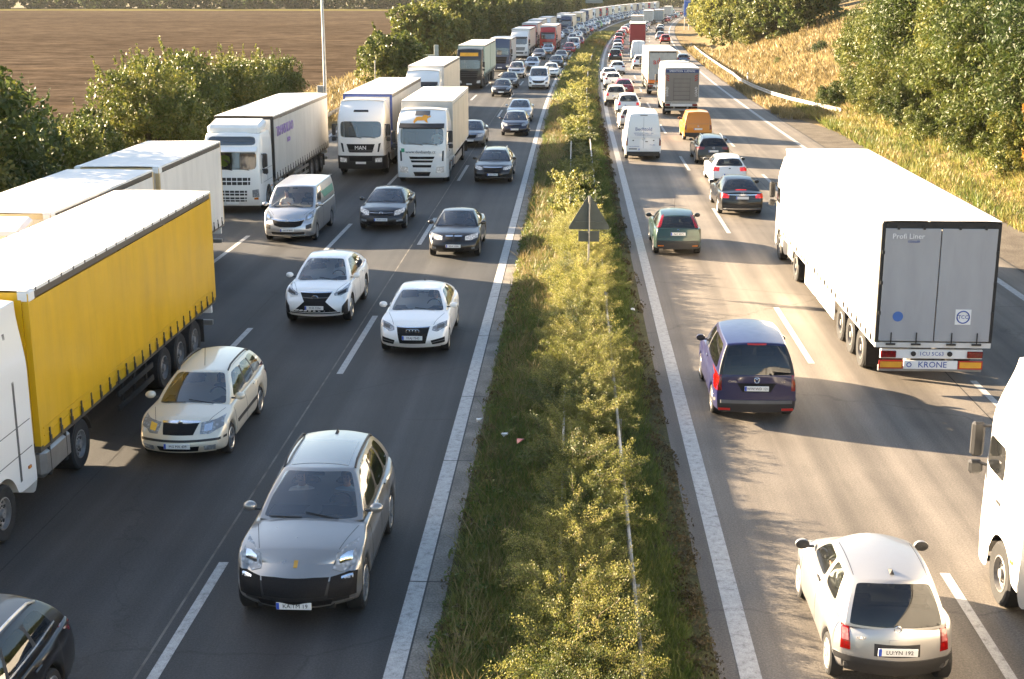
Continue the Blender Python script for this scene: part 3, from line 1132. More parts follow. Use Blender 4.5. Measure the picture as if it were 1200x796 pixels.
# --- large black saloon with single frame grille
SPECS['saloon_big'] = D(L=4.92, W=1.87, H=1.46, wb=2.91, fo=.92, r=.34, rim='ten', rails=ALLOY,
    top=[(0, .74), (.15, .80), (.5, .88), (1.35, .98), (1.8, .99), (4.92, 1.02)], crown=.06,
    cowl=1.38, wt=2.2, rt=4.3, rb=4.78, hwr=.57, wins=[(.08, .35), (.38, .66), (.69, .88)], roofdrop=(.04, .08),
    doors=[1.6, 2.65, 3.6], handles=[2.5, 3.45], plate_f=.46, txt='IN:A 6094', txt_at='front',
    panels=[
        ('grille', 'front', MESH, [(-.44, .76), (.44, .76)], [(-.36, .36), (.36, .36)], D(nv=6)),
        ('grille_frame', 'front', CHROME, [(-.47, .79), (.47, .79)], [(-.44, .76), (.44, .76)], D(off=.014)),
        ('headlight', 'front', HEADLIT, [(.52, .76), (.68, .80), (.87, .83)], [(.5, .67), (.66, .65), (.88, .72)]),
        ('bumper_lip', 'front', CHROME, [(-.8, .33), (.8, .33)], [(-.78, .30), (.78, .30)], D(nu=16)),
        ('air_intake', 'front', MESH, [(.5, .46), (.84, .50)], [(.52, .35), (.84, .37)]),
    ])
# --- ordinary hatchback, both ends dressed
SPECS['hatch_common'] = D(L=4.2, W=1.77, H=1.47, wb=2.57, fo=.84, r=.315, rim='five',
    top=[(0, .72), (.15, .80), (.5, .88), (1.05, .97), (1.5, .99), (4.2, 1.02)], crown=.06,
    cowl=1.05, wt=1.9, rt=3.6, rb=4.1, hwr=.57, wins=[(.09, .40), (.43, .70), (.73, .88)], roofdrop=(.04, .08),
    plate_f=.45, plate_r=.70,
    panels=[
        ('grille', 'front', MESH, [(-.42, .77), (.42, .77)], [(-.38, .66), (.38, .66)]),
        ('grille_bar', 'front', CHROME, [(-.4, .73), (.4, .73)], [(-.4, .715), (.4, .715)], D(off=.014)),
        ('headlight', 'front', HEADL, [(.46, .77), (.64, .82), (.82, .87)], [(.46, .64), (.64, .64), (.83, .74)]),
        ('air_intake', 'front', MESH, [(-.55, .40), (.55, .40)], [(-.5, .28), (.5, .28)]),
        ('tail_light', 'rear', TAILL, [(.5, .98), (.82, 1.0)], [(.52, .80), (.84, .80)]),
        ('bumper_strip', 'rear', BLACK, [(-.8, .42), (.8, .42)], [(-.75, .3), (.75, .3)], D(nu=14)),
    ])
# --- ordinary saloon
SPECS['saloon_common'] = D(L=4.65, W=1.82, H=1.46, wb=2.75, fo=.86, r=.325, rim='five',
    top=[(0, .72), (.15, .79), (.5, .88), (1.25, .97), (1.7, .98), (3.7, 1.01), (4.4, 1.03), (4.65, 1.0)], crown=.06,
    cowl=1.25, wt=2.1, rt=3.25, rb=4.0, hwr=.56, wins=[(.09, .46), (.50, .82)], roofdrop=(.04, .08),
    plate_f=.45, plate_r=.72,
    panels=[
        ('grille', 'front', MESH, [(-.42, .76), (.42, .76)], [(-.36, .58), (.36, .58)]),
        ('grille_bar', 'front', CHROME, [(-.43, .785), (.43, .785)], [(-.42, .765), (.42, .765)], D(off=.014)),
        ('headlight', 'front', HEADLIT, [(.48, .75), (.64, .79), (.84, .83)], [(.48, .64), (.64, .64), (.85, .72)]),
        ('air_intake', 'front', MESH, [(-.55, .40), (.55, .40)], [(-.5, .28), (.5, .28)]),
        ('tail_light', 'rear', TAILL, [(.46, .95), (.83, .96)], [(.48, .78), (.85, .79)]),
    ])
# --- ordinary off-roader
SPECS['suv_common'] = D(L=4.5, W=1.84, H=1.68, wb=2.62, fo=.9, r=.355, sill=.26, rim='five', clad=1, rails=BLACK, rear_black=2,
    top=[(0, .84), (.15, .93), (.5, 1.01), (1.1, 1.08), (1.5, 1.09), (4.5, 1.12)], crown=.05,
    cowl=1.1, wt=1.9, rt=4.0, rb=4.42, hwr=.60, wins=[(.08, .38), (.41, .68), (.71, .9)], roofdrop=(.04, .07), seatz=.62,
    plate_f=.52, plate_r=.86,
    panels=[
        ('grille', 'front', MESH, [(-.46, .92), (.46, .92)], [(-.4, .76), (.4, .76)]),
        ('grille_bar', 'front', CHROME, [(-.44, .86), (.44, .86)], [(-.44, .84), (.44, .84)], D(off=.014)),
        ('headlight', 'front', HEADL, [(.5, .92), (.66, .96), (.85, 1.0)], [(.5, .77), (.66, .77), (.86, .84)]),
        ('air_intake', 'front', BLACK, [(-.6, .48), (.6, .48)], [(-.56, .33), (.56, .33)]),
        ('tail_light', 'rear', TAILLIT, [(.58, 1.1), (.84, 1.1)], [(.58, .86), (.86, .86)]),
    ])
# --- vans
SPECS['van_front'] = D(L=5.0, W=1.95, H=1.97, wb=3.1, fo=.93, r=.335, rim='cover', rim_m=STEELRIM, lvl=2,
    top=[(0, .86), (.12, .98), (.4, 1.10), (.9, 1.24), (1.3, 1.24), (5.0, 1.22)], crown=.08, kf=.12, bow_f=.22, kr=.02, bow_r=.02,
    rake_r=[(0, .05), (.3, 0), (1, .02)], sec=[(0, .95), (.14, .985), (.45, 1.0), (.75, .995), (1, .975)],
    cowl=.82, wt=1.72, rt=4.9, rb=4.97, hwr=.80, hwb=.945, wins=[(.05, .25)], rearwin=False, rearseat=False, roofdrop=(.03, .02), seatz=.72, seat=1.1, gkr=.01, bow_gr=.01, gkf=.05,
    doors=[1.15, 2.2], handles=[2.02], handle_m=BLACK, plate_f=.50, txt='OF:TP 819', txt_at='front', mirror_s=.3,
    panels=[
        ('grille', 'front', MESH, [(-.6, .84), (-.3, .80), (.3, .80), (.6, .84)], [(-.5, .66), (-.3, .60), (.3, .60), (.5, .66)]),
        ('grille_bar', 'front', CHROME, [(-.66, .89), (-.3, .85), (.3, .85), (.66, .89)], [(-.62, .85), (-.3, .81), (.3, .81), (.62, .85)], D(off=.014)),
        ('headlight', 'front', HEADL, [(.64, .97), (.76, 1.08), (.9, 1.16)], [(.62, .84), (.76, .82), (.92, .94)]),
        ('headlight_lens', 'front', CHROME, [(.7, .95), (.84, 1.04)], [(.7, .87), (.84, .92)], D(off=.013)),
        ('fog_light', 'front', BLACK, [(.66, .66), (.86, .72)], [(.66, .52), (.86, .54)]),
        ('air_intake', 'front', BLACK, [(-.62, .42), (.62, .42)], [(-.6, .32), (.6, .32)], D(nu=14)),
        ('bumper_lip', 'front', CHROME, [(-.66, .31), (.66, .31)], [(-.64, .28), (.64, .28)], D(nu=14)),
    ], badges=[('ring', 'front', 0, .83, .06, CHROME)])
SPECS['van_tall_rear'] = D(L=5.9, W=1.99, H=2.62, wb=3.66, fo=1.0, r=.34, rim='cover', rim_m=STEELRIM, rear_black=1,
    top=[(0, .9), (.15, 1.02), (.5, 1.16), (1.0, 1.3), (1.4, 1.3), (5.9, 1.3)], crown=.06, kr=.02, bow_r=.02, kf=.1,
    rake_r=[(0, .0), (.2, 0), (1, .05)], sec=[(0, .95), (.14, .985), (.45, 1.0), (.75, .995), (1, .985)],
    cowl=.95, wt=1.8, rt=5.75, rb=5.88, hwr=.78, hwb=.965, wins=[(.04, .2)], rearwin=False, rearseat=False, roofdrop=(.05, .03), seatz=.8, seat=1.1, gkr=.02, bow_gr=.02, rcrown=.06, wiper=False,
    plate_r=.62, txt='', txt_at='rear',
    panels=[
        ('tail_light', 'rear', TAILL, [(.86, 1.24), (.955, 1.24)], [(.86, .82), (.96, .82)], D(nu=5)),
        ('door_gap', 'rear', GREYPL, [(-.006, 2.36), (.006, 2.36)], [(-.006, .6), (.006, .6)], D(nu=2, nv=14, off=.003)),
        ('door_handle', 'rear', BLACK, [(.1, 1.06), (.24, 1.06)], [(.1, 1.02), (.24, 1.02)], D(nu=3, off=.02, both=False)),
        ('door_lock', 'rear', BLACK, [(.52, 1.13), (.6, 1.13)], [(.52, 1.08), (.6, 1.08)], D(nu=3, off=.015)),
        ('high_brake_light', 'rear', GREYPL, [(-.2, 2.48), (.2, 2.48)], [(-.2, 2.44), (.2, 2.44)], D(off=.015)),
        ('bumper_step', 'rear', BLACK, [(-.9, .5), (.9, .5)], [(-.88, .34), (.88, .34)], D(off=.04)),
        ('recess', 'rear', GREYPL, [(-.8, .67), (-.35, .67)], [(-.8, .61), (-.35, .61)], D(off=.006, nu=4, both=False)),
    ], texts=[('Bechtold', 'rear', 0, 1.72, .26, BLUEBADGE), ('H E I Z U N G   S A N I T A R', 'rear', 0, 1.5, .085, BLUEBADGE), ('K U N D E N D I E N S T', 'rear', 0, 1.4, .085, BLUEBADGE), ('www.bechtold.de', 'rear', -.5, .78, .08, BLUEBADGE), ('Tel. 0931', 'rear', .5, .86, .08, BLUEBADGE)],
    badges=[('ring', 'rear', 0, 1.2, .07, CHROME)])
SPECS['van_small_rear'] = D(L=4.4, W=1.79, H=1.82, wb=2.68, fo=.88, r=.315, rim='cover', rim_m=STEELRIM, rear_black=2,
    top=[(0, .8), (.15, .9), (.5, 1.0), (1.0, 1.08), (1.4, 1.08), (4.4, 1.08)], kr=.03, bow_r=.03, rake_r=[(0, .0), (.2, 0), (1, .05)],
    cowl=1.05, wt=1.9, rt=4.15, rb=4.36, hwr=.66, hwb=.85, wins=[(.06, .33)], rearwin=False, rearseat=False, roofdrop=(.04, .03), gkr=.02, bow_gr=.04, rcrown=.05, wiper=False, seatz=.62,
    plate_r=.74, mirror_s=.3,
    panels=[
        ('tail_light', 'rear', TAILL, [(.72, .98), (.86, .98)], [(.72, .70), (.87, .70)], D(nu=5)),
        ('tailgate_seam', 'rear', GREYPL, [(-.66, 1.06), (.66, 1.06)], [(-.66, 1.05), (.66, 1.05)], D(off=.003)),
        ('door_gap', 'rear', GREYPL, [(-.72, 1.66), (-.71, 1.66)], [(-.72, .62), (-.71, .62)], D(nu=2, nv=10, off=.003, both=True)),
    ], badges=[('vw', 'rear', 0, .92, .055, CHROME)])
# --- purple-blue compact people carrier
SPECS['mpv_rear'] = D(L=4.41, W=1.79, H=1.80, wb=2.68, fo=.88, r=.325, tw=.22, rim='five', lvl=2, rear_black=2,
    top=[(0, .8), (.15, .9), (.5, 1.0), (1.0, 1.08), (1.4, 1.09), (4.41, 1.10)], kr=.05, bow_r=.05, rake_r=[(0, .02), (.2, 0), (.5, .03), (1, .07)],
    cowl=1.05, wt=1.9, rt=4.1, rb=4.34, hwr=.66, hwb=.86, wins=[(.06, .30), (.335, .9)], roofdrop=(.04, .05), gkr=.05, bow_gr=.07, rcrown=.05, privacy=1, wiper=False, seatz=.62, frame_black=True, rw0=.04,
    doors=[1.3, 2.4], handles=[2.2], plate_r=.80, txt='WW:WD 121', txt_at='rear', mirror_s=.3,
    panels=[
        ('tail_light', 'rear', TAILL, [(.745, 1.08), (.87, 1.08)], [(.745, .74), (.88, .74)], D(nu=6, nv=6)),
        ('reflector', 'rear', REDREF, [(.55, .36), (.8, .36)], [(.55, .31), (.8, .31)], D(nu=5, off=.012)),
        ('bumper_step', 'rear', GREYPL, [(-.87, .54), (.87, .54)], [(-.87, .47), (.87, .47)], D(nu=16, off=.03)),
        ('handle_recess', 'rear', MESH, [(-.42, .91), (.42, .91)], [(-.3, .72), (.3, .72)], D(off=.003)),
        ('high_brake_light', 'rear', REDREF, [(-.2, 1.73), (.2, 1.73)], [(-.2, 1.70), (.2, 1.70)], D(off=.012)),
    ], badges=[('vw', 'rear', 0, .985, .06, CHROME)], texts=[('Caddy', 'rear', -.52, .95, .07, SILVERTXT), ('TDI', 'rear', .55, .95, .06, SILVERTXT)])
# --- silver city car
SPECS['city_car'] = D(L=3.72, W=1.66, H=1.54, wb=2.43, fo=.68, r=.295, tw=.19, rim='cover', rim_m=STEELRIM, lvl=2, rear_black=2,
    top=[(0, .72), (.12, .82), (.4, .93), (.85, 1.03), (1.2, 1.03), (3.0, 1.0), (3.72, .93)], crown=.06, bow_f=.25, kf=.18, bow_r=.22, kr=.15,
    rake_r=[(0, .04), (.2, 0), (.5, .02), (.8, .06), (1, .12)], sec=[(0, .95), (.14, .985), (.42, 1.0), (.66, .99), (.86, .935), (1, .85)],
    cowl=.86, wt=1.66, rt=3.24, rb=3.6, hwr=.56, hwb=.735, wins=[(.10, .48), (.54, .80)], roofdrop=(.06, .09), gkr=.08, bow_gr=.15, rcrown=.06, bulge_r=.06, wiper=False, bpillar=False, rw0=.04, privacy=5,
    doors=[1.0, 2.15], handles=[1.98], handle_m=BLACK, plate_r=.63, txt='LU:YN 192', txt_at='rear', fin=True,
    panels=[
        ('tail_light', 'rear', TAILL, [(.60, .90), (.69, .90)], [(.59, .58), (.71, .58)], D(nu=7, nv=8)),
        ('reverse_light', 'rear', CLEARRED, [(.615, .83), (.68, .83)], [(.61, .70), (.69, .70)], D(nu=5, off=.014)),
        ('bumper_strip', 'rear', BLACK, [(-.78, .50), (.78, .50)], [(-.76, .42), (.76, .42)], D(nu=16, off=.02)),
        ('handle', 'rear', PAINT, [(-.11, .78), (.11, .78)], [(-.11, .735), (.11, .735)], D(nu=5, off=.02)),
        ('plate_recess', 'rear', BLACK, [(-.3, .715), (.3, .715)], [(-.3, .55), (.3, .55)], D(nu=5, off=.005)),
        ('headlight', 'front', HEADL, [(.4, .82), (.7, .9)], [(.42, .66), (.72, .72)]),
        ('roof_groove', 'top', BLACK, [(-.5, 1.95), (-.492, 1.95)], [(-.5, 3.0), (-.492, 3.0)], D(nu=2, nv=10, off=.003)),
        ('roof_groove', 'top', BLACK, [(.492, 1.95), (.5, 1.95)], [(.492, 3.0), (.5, 3.0)], D(nu=2, nv=10, off=.003)),
    ], badges=[('ring', 'rear', 0, .915, .045, CHROME)], texts=[('MICRA', 'rear', -.44, .76, .06, SILVERTXT)])
# --- green hatchback with high tail lights in the pillars
SPECS['hatch_high_lights'] = D(L=4.17, W=1.70, H=1.46, wb=2.61, fo=.82, r=.31, rim='five', lvl=2, rear_black=2,
    top=[(0, .70), (.15, .78), (.5, .87), (1.05, .97), (1.5, .98), (4.17, 1.0)], kr=.1, bow_r=.1, rake_r=[(0, .0), (.25, 0), (.5, .03), (1, .12)],
    cowl=1.05, wt=1.95, rt=3.45, rb=4.02, hwr=.565, wins=[(.09, .42), (.46, .78)], roofdrop=(.05, .1), rcrown=.04, gkr=.08, bow_gr=.1, wiper=False,
    doors=[1.25, 2.35], handles=[2.2], plate_r=.80, txt='N:C 4271', txt_at='rear', whip=2.0,
    panels=[
        ('tail_light', 'rear', TAILL, [(.47, 1.35), (.54, 1.33)], [(.60, 1.0), (.74, .98)], D(nu=6, nv=8)),
        ('reflector', 'rear', AMBER, [(.5, .40), (.7, .40)], [(.5, .36), (.7, .36)], D(nu=5, off=.012)),
        ('bumper_strip', 'rear', BLACK, [(-.78, .56), (.78, .56)], [(-.78, .50), (.78, .50)], D(nu=16, off=.014)),
        ('tailgate_seam', 'rear', BLACK, [(-.66, .70), (.66, .70)], [(-.66, .69), (.66, .69)], D(off=.003)),
    ], badges=[('disc', 'rear', 0, .93, .04, BLUEBADGE)])
# --- dark saloon seen from behind
SPECS['saloon_rear'] = D(L=4.92, W=1.85, H=1.47, wb=2.94, fo=.86, r=.335, rim='five', rim_m=ALLOY,
    top=[(0, .74), (.15, .80), (.5, .88), (1.35, .98), (1.8, .99), (3.8, 1.02), (4.7, 1.05), (4.92, 1.02)], crown=.06, kr=.1, bow_r=.12, rake_r=[(0, .04), (.25, 0), (.5, .02), (1, .1)],
    cowl=1.4, wt=2.2, rt=3.45, rb=4.3, hwr=.56, wins=[(.09, .46), (.50, .82)], roofdrop=(.04, .07), pano=False, wiper=False,
    doors=[1.6, 2.65, 3.55], handles=[2.5, 3.4], plate_r=.80,
    panels=[
        ('tail_light', 'rear', TAILLIT, [(.52, .93), (.86, .97)], [(.55, .78), (.87, .78)], D(nu=8)),
        ('chrome_bar', 'rear', CHROME, [(-.6, .93), (.6, .93)], [(-.6, .905), (.6, .905)], D(off=.014)),
        ('bumper_lip', 'rear', CHROME, [(-.8, .36), (.8, .36)], [(-.75, .33), (.75, .33)], D(nu=16, off=.014)),
        ('diffuser', 'rear', BLACK, [(-.75, .50), (.75, .50)], [(-.72, .37), (.72, .37)], D(nu=14)),
        ('high_brake_light', 'top', TAILLIT, [(-.22, 4.18), (.22, 4.18)], [(-.22, 4.23), (.22, 4.23)], D(off=.012)),
    ], badges=[('ring', 'rear', 0, .99, .045, CHROME)])
SPECS['hatch_rear'] = D(L=4.32, W=1.76, H=1.43, wb=2.69, fo=.78, r=.32, rim='five', rear_black=1,
    top=[(0, .72), (.15, .79), (.5, .88), (1.2, .96), (1.6, .97), (4.32, 1.0)], kr=.1, bow_r=.12, rake_r=[(0, .02), (.25, 0), (.5, .03), (1, .12)],
    cowl=1.25, wt=2.05, rt=3.75, rb=4.16, hwr=.555, wins=[(.09, .44), (.48, .80)], roofdrop=(.04, .09), wiper=False,
    doors=[1.4, 2.4, 3.2], handles=[2.25, 3.1], plate_r=.60,
    panels=[
        ('tail_light', 'rear', TAILLIT, [(.48, .94), (.80, .96)], [(.5, .76), (.82, .76)], D(nu=8)),
        ('diffuser', 'rear', BLACK, [(-.7, .42), (.7, .42)], [(-.66, .3), (.66, .3)], D(nu=14)),
    ], badges=[('roundel', 'rear', 0, .88, .045, CHROME)])
SPECS['estate_rear'] = D(L=4.77, W=1.83, H=1.50, wb=2.79, fo=.86, r=.335, rim='five', rails=ALLOY,
    top=[(0, .74), (.15, .80), (.5, .89), (1.3, .99), (1.7, 1.0), (4.77, 1.04)], kr=.08, bow_r=.1, rake_r=[(0, .02), (.25, 0), (.5, .03), (1, .1)],
    cowl=1.3, wt=2.1, rt=4.3, rb=4.65, hwr=.565, wins=[(.08, .35), (.38, .64), (.67, .88)], roofdrop=(.04, .07), wiper=False, privacy=1,
    doors=[1.5, 2.5, 3.45], handles=[2.35, 3.3], plate_r=.76,
    panels=[
        ('tail_light', 'rear', TAILL, [(.45, .98), (.85, 1.0)], [(.5, .84), (.86, .84)], D(nu=8)),
        ('diffuser', 'rear', BLACK, [(-.75, .40), (.75, .40)], [(-.7, .3), (.7, .3)], D(nu=14)),
        ('chrome_strip', 'rear', CHROME, [(-.7, .44), (.7, .44)], [(-.7, .42), (.7, .42)], D(nu=14, off=.012)),
        ('window_trim', 'side', CHROME, [(1.75, 1.075), (4.2, 1.10)], [(1.75, 1.055), (4.2, 1.08)], D(off=.012, nu=14)),
    ], badges=[('vw', 'rear', 0, .94, .06, CHROME)])

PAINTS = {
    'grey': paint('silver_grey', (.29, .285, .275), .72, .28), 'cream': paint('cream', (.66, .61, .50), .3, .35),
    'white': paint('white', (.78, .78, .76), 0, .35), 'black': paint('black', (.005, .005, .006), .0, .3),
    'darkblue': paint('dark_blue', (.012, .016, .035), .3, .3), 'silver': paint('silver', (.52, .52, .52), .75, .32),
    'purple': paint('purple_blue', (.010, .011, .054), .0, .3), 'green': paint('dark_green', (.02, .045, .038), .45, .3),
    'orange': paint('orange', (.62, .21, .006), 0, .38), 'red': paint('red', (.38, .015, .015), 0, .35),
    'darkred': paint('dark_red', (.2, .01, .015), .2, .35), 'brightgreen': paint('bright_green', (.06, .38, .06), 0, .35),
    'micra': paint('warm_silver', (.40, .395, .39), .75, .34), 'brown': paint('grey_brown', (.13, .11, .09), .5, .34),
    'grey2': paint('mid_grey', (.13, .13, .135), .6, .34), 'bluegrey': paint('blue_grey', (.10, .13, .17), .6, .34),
}


def put_car(key, colour, label, cat, X, Y, away, group=None, near=True, name='car', dy=0):
    """X, Y: where the bumper that faces the bridge stands; away: driving away from the bridge."""
    P = car_proto(key, SPECS[key])
    L = SPECS[key]['L']
    ang = math.atan(.0003 * max(0, Y - 90))
    yc = Y + L / 2
    return P.place(name, label, cat, (X, yc, ROADZ), (-ang if away else math.pi - ang), {'placeholder_paint': PAINTS[colour]}, group, near)


ROADZ = 0.004


# ================================================================ vehicles: lorries
def tarp(name, col, rough=0.5, wave=0.35, trans=0.0):
    """PVC curtain: soft creases, dirt streaks running down."""
    if name in MATS:
        return MATS[name]
    m, nt, b = nodes_of(name)
    n1 = noise(nt, 2.2, 5, stretch=(1, 1, .25))
    n2 = noise(nt, 9, 6, stretch=(1, 1, .12))
    c = ramp(nt, n1, [(.3, tuple(x * .86 for x in col)), (.65, col)])
    d = ramp(nt, n2, [(.55, (0, 0, 0)), (.8, (1, 1, 1))])
    lk(nt, mixc(nt, mixc(nt, .25, (0, 0, 0), d), c, tuple(x * .55 + .02 for x in col)), b.inputs['Base Color'])
    b.inputs['Roughness'].default_value = rough
    n3 = noise(nt, 1.6, 3, stretch=(1, 1, .5))
    bump(nt, b, n3, wave, .06)
    MATS[name] = m
    return m


TARP_WHITE = tarp('curtain_white', (.66, .64, .60))
TARP_YELLOW = tarp('curtain_yellow', (.62, .365, .003), .34, .3)
TARP_GREY = tarp('curtain_grey', (.50, .485, .45))
TARP_BLUE = tarp('curtain_blue', (.05, .09, .30))
TARP_RED = tarp('curtain_red', (.36, .02, .025))
TARP_CREAM = tarp('curtain_cream', (.60, .52, .40))
TARP_GREEN = tarp('curtain_green', (.36, .44, .36))
ROOF_W = tarp('roof_sheet', (.72, .70, .66), .6, .2)
DOORGREY = tarp('door_grey', (.35, .355, .365), .45, .05)
STEELPANEL = tarp('lift_steel', (.20, .185, .17), .4, .05)
RAIL_D = mat('rail_dark', (.075, .065, .055), .5, .2)
RAIL_W = mat('rail_white', (.6, .58, .54), .5, .0)
BEIGEPOST = mat('post_beige', (.50, .38, .20), .55)
BUCKLE = mat('strap_buckle', (.03, .028, .026), .6)
CABW = paint('lorry_white', (.74, .73, .70), 0, .4)
CABK = paint('lorry_black', (.012, .012, .014), .1, .35)
CABR = paint('lorry_red', (.36, .018, .018), 0, .4)
CABB = paint('lorry_blue', (.03, .05, .10), .1, .4)
CABC = paint('lorry_cream', (.58, .42, .22), 0, .4)
LOGO_OR = mat('orange_print', (.78, .32, .02), .5)
TXT_PURPLE = mat('purple_print', (.32, .22, .48), .5)
TXT_RED = mat('red_print', (.5, .03, .03), .5)
TXT_BLUE = mat('blue_print', (.02, .06, .3), .5)
TXT_GREEN = mat('green_print', (.02, .25, .14), .5)
TXT_WHITE = mat('white_print', (.8, .8, .8), .5)
SIGNYEL = mat('yellow_board', (.8, .36, .01), .5)


def cab(P, o):
    """Tractor cab with front at y = 0. Returns the bvh for further fittings."""
    Lc, top_z = o.get('Lc', 2.3), o.get('top', 3.75)
    ws, Rw = o.get('axle', 1.4), .5
    Ra = .6
    S = {0, .05, .14, .3, .55, 1.15, Lc - .1, Lc - .03, Lc}
    for a in range(0, 181, 20):
        S.add(ws - Ra * math.cos(R(a)))
    S = sorted(x for x in S if 0 <= x <= Lc)
    S = [x for i, x in enumerate(S) if i == 0 or x - S[i - 1] > .03 or x == Lc]
    B = [-1, -.96, -.9, -.6, -.3, 0, .3, .6, .9, .96, 1]
    w0, w1 = o.get('win', (1.92, 2.72))
    Z = [.34, .42, .62, .85, 1.02, 1.28, 1.55, w0 - .09, w0, w0 + .27, w1 - .27, w1, w1 + .1, w1 + .25]
    if top_z > w1 + .45:
        Z += [w1 + .25 + (top_z - w1 - .25) * t for t in (.35, .7, .92, 1)]
    rk = o.get('rake', [(.3, .1), (.5, .02), (.8, 0), (1.2, 0), (1.75, .04), (w1, .2), (w1 + .25, .3), (w1 + .25 + (top_z - w1 - .25) * .5, .62), (top_z, 1.15)])

    def rake(z):
        return float(np.interp(z, [a for a, b in rk], [b for a, b in rk]))

    def M(i, j, k):
        s, b, z = S[i], B[j], Z[k]
        if abs(b) == 1 and z < 1.3:
            d = abs(s - ws)
            zb = max(.34 + .2 * min(1, max(0, s - ws) * 2), Rw + math.sqrt(max(0, Ra * Ra - d * d))) if d < Ra else (.34 if s < ws else .6)
            z2 = zb + (Z[k] - .34) / (1.28 - .34) * (1.28 - zb)
        else:
            z2 = z
        wf = max(0, 1 - s / 1.3) ** 1.5
        hw = 1.235 * (1 - .07 * max(0, 1 - s / .45) ** 2)
        if z > w1:
            hw *= 1 - o.get('roof_in', .1) * min(1, (z - w1) / .9) ** 1.3
        y = -s - wf * (rake(z) * (1 - 0) + .13 * b * b)
        if k == len(Z) - 1:
            z2 -= .07 * b * b + o.get('roof_slope', .0) * max(0, 1 - s / Lc)
        return (b * hw, y, z2)
    V, F, T, idx = lattice(S, B, Z, M)
    grp = {}
    for f, t in zip(F, T):
        kd, a, k = t
        g = 'cab'
        if kd != 'top':
            zc = (Z[k] + Z[k + 1]) / 2
            if kd == 'front' and Z[k] >= w0 - .01 and Z[k + 1] <= w1 + .01 and -.91 <= B[a] and B[a + 1] <= .91:
                g = 'windshield'
            elif kd in ('left', 'right') and Z[k] >= w0 - .01 and Z[k + 1] <= w1 - .2 and .28 <= S[a] and S[a + 1] <= 1.3:
                g = 'side_window|' + kd
            elif zc < o.get('bump_z', .95) and (kd == 'front' or S[a] < ws - Ra + .02):
                g = 'bumper'
            elif o.get('skylight') and kd == 'front' and o['skylight'][0] < zc < o['skylight'][1] and -.91 <= B[a] and B[a + 1] <= .91:
                g = 'roof_window'
        grp.setdefault(g, []).append(f)
    ms = {}
    root = None
    for g in ['cab'] + sorted(x for x in grp if x != 'cab'):
        vs, fs = compact(V, grp[g])
        nm = g.split('|')[0]
        m = {'cab': PAINT, 'bumper': o.get('bumper', PAINT)}.get(nm, GLASS)
        me = subsurf(vs, fs, [m], [0] * len(fs), 1, 'cab_' + nm)
        ms[g] = me
        k = P.part(nm, me, None if root is None else root)
        if root is None:
            root = k
    bvh = bvh_of(list(ms.values()))

    def pan(nm, m, tp, bt, both=None, axis='front', **kw):
        if both is None:
            both = min(p[0] for p in tp + bt) > 0
        for sg in ((1, -1) if both and axis == 'front' else (1,)):
            me = patch(bvh, [(p[0] * sg, p[1]) for p in tp], [(p[0] * sg, p[1]) for p in bt], axis, m, 'cab_' + nm, kw.get('off', .012), kw.get('nu', 8), kw.get('nv', 3))
            P.part(nm, me, root)
    for it in o.get('panels', []):
        pan(*it[:4], **(it[4] if len(it) > 4 else {}))
    # slatted grille bars
    for (hw, z, m, hgt) in o.get('bars', []):
        me = patch(bvh, [(-hw, z + hgt / 2), (hw, z + hgt / 2)], [(-hw, z - hgt / 2), (hw, z - hgt / 2)], 'front', m, 'cab_bar', .03, 8, 2, .02)
        P.part('grille_bar', me, root)
    for (hw, z0, z1, n, m) in o.get('ribs', []):
        for q in range(n):
            x = -hw + 2 * hw * (q + .5) / n
            me = patch(bvh, [(x - .012, z1), (x + .012, z1)], [(x - .012, z0), (x + .012, z0)], 'front', m, 'cab_rib', .026, 2, 3, .02)
            P.part('grille_bar', me, root)
    for (tx, x, z, sz, m) in o.get('texts', []):
        h, _, _, _ = bvh.ray_cast(Vector((x, 20, z)), Vector((0, -1, 0)))
        P.part('lettering', text_mesh(tx, sz, m, .006), root, (x, h.y + .03, z), (0, 0, math.pi))
    # floor, seats, dashboard, rear wall
    it = MB()
    it.box((0, -.55, w0 - .28), (2.2, .5, .35), 0, ch=.05)
    it.box((0, -Lc + .12, 2.0), (2.3, .1, 1.6))
    it.box((0, -Lc / 2 - .1, 1.22), (2.2, Lc - .5, .08))
    for sx in (-.62, .62):
        it.box((sx, -1.35, 1.6), (.5, .5, .2), 0, ch=.04)
        it.box((sx, -1.62, 2.0), (.5, .16, .75), 0, ch=.05)
    P.part('interior', it.mesh('cab_interior', SEAT), root)
    # mirrors
    for sx in (-1, 1):
        m = MB()
        x = sx * 1.38
        m.box((x, -.32, w0 + .38), (.2, .13, .56), 0, ch=.04)
        m.box((x, -.32, w0 - .08), (.22, .14, .22), 0, ch=.04)
        m.tube([(sx * 1.2, -.42, w0 + .62), (x, -.34, w0 + .6)], .025, 6)
        m.tube([(sx * 1.22, -.42, w0 - .02), (x, -.34, w0)], .025, 6)
        P.part('mirror', m.mesh('cab_mirror', o.get('mirror', BLACK)), root)
    # steps behind the bumper, door seam, handle
    for sx, ax in ((-1, 'left'), (1, 'right')):
        st = MB()
        for q, z in enumerate((.48, .82)):
            st.box((sx * 1.13, -ws + Ra + .02, z), (.2, .1, .05), 0)
        P.part('step', st.mesh('cab_step', BLACK), root)
        for s0 in ((.26, 1.3) if Lc < 2.5 else (.26, 1.3, 2.1, 2.13, 2.16)):
            zt = w0 if s0 < 2 else top_z - .5
            me = patch(bvh, [(-s0 - .016, zt), (-s0, zt)], [(-s0 - .016, 1.25 if s0 < 2 else .8), (-s0, 1.25 if s0 < 2 else .8)], ax, BLACK, 'cab_seam', .004, 2, 4, .01)
            P.part('door_seam', me, root)
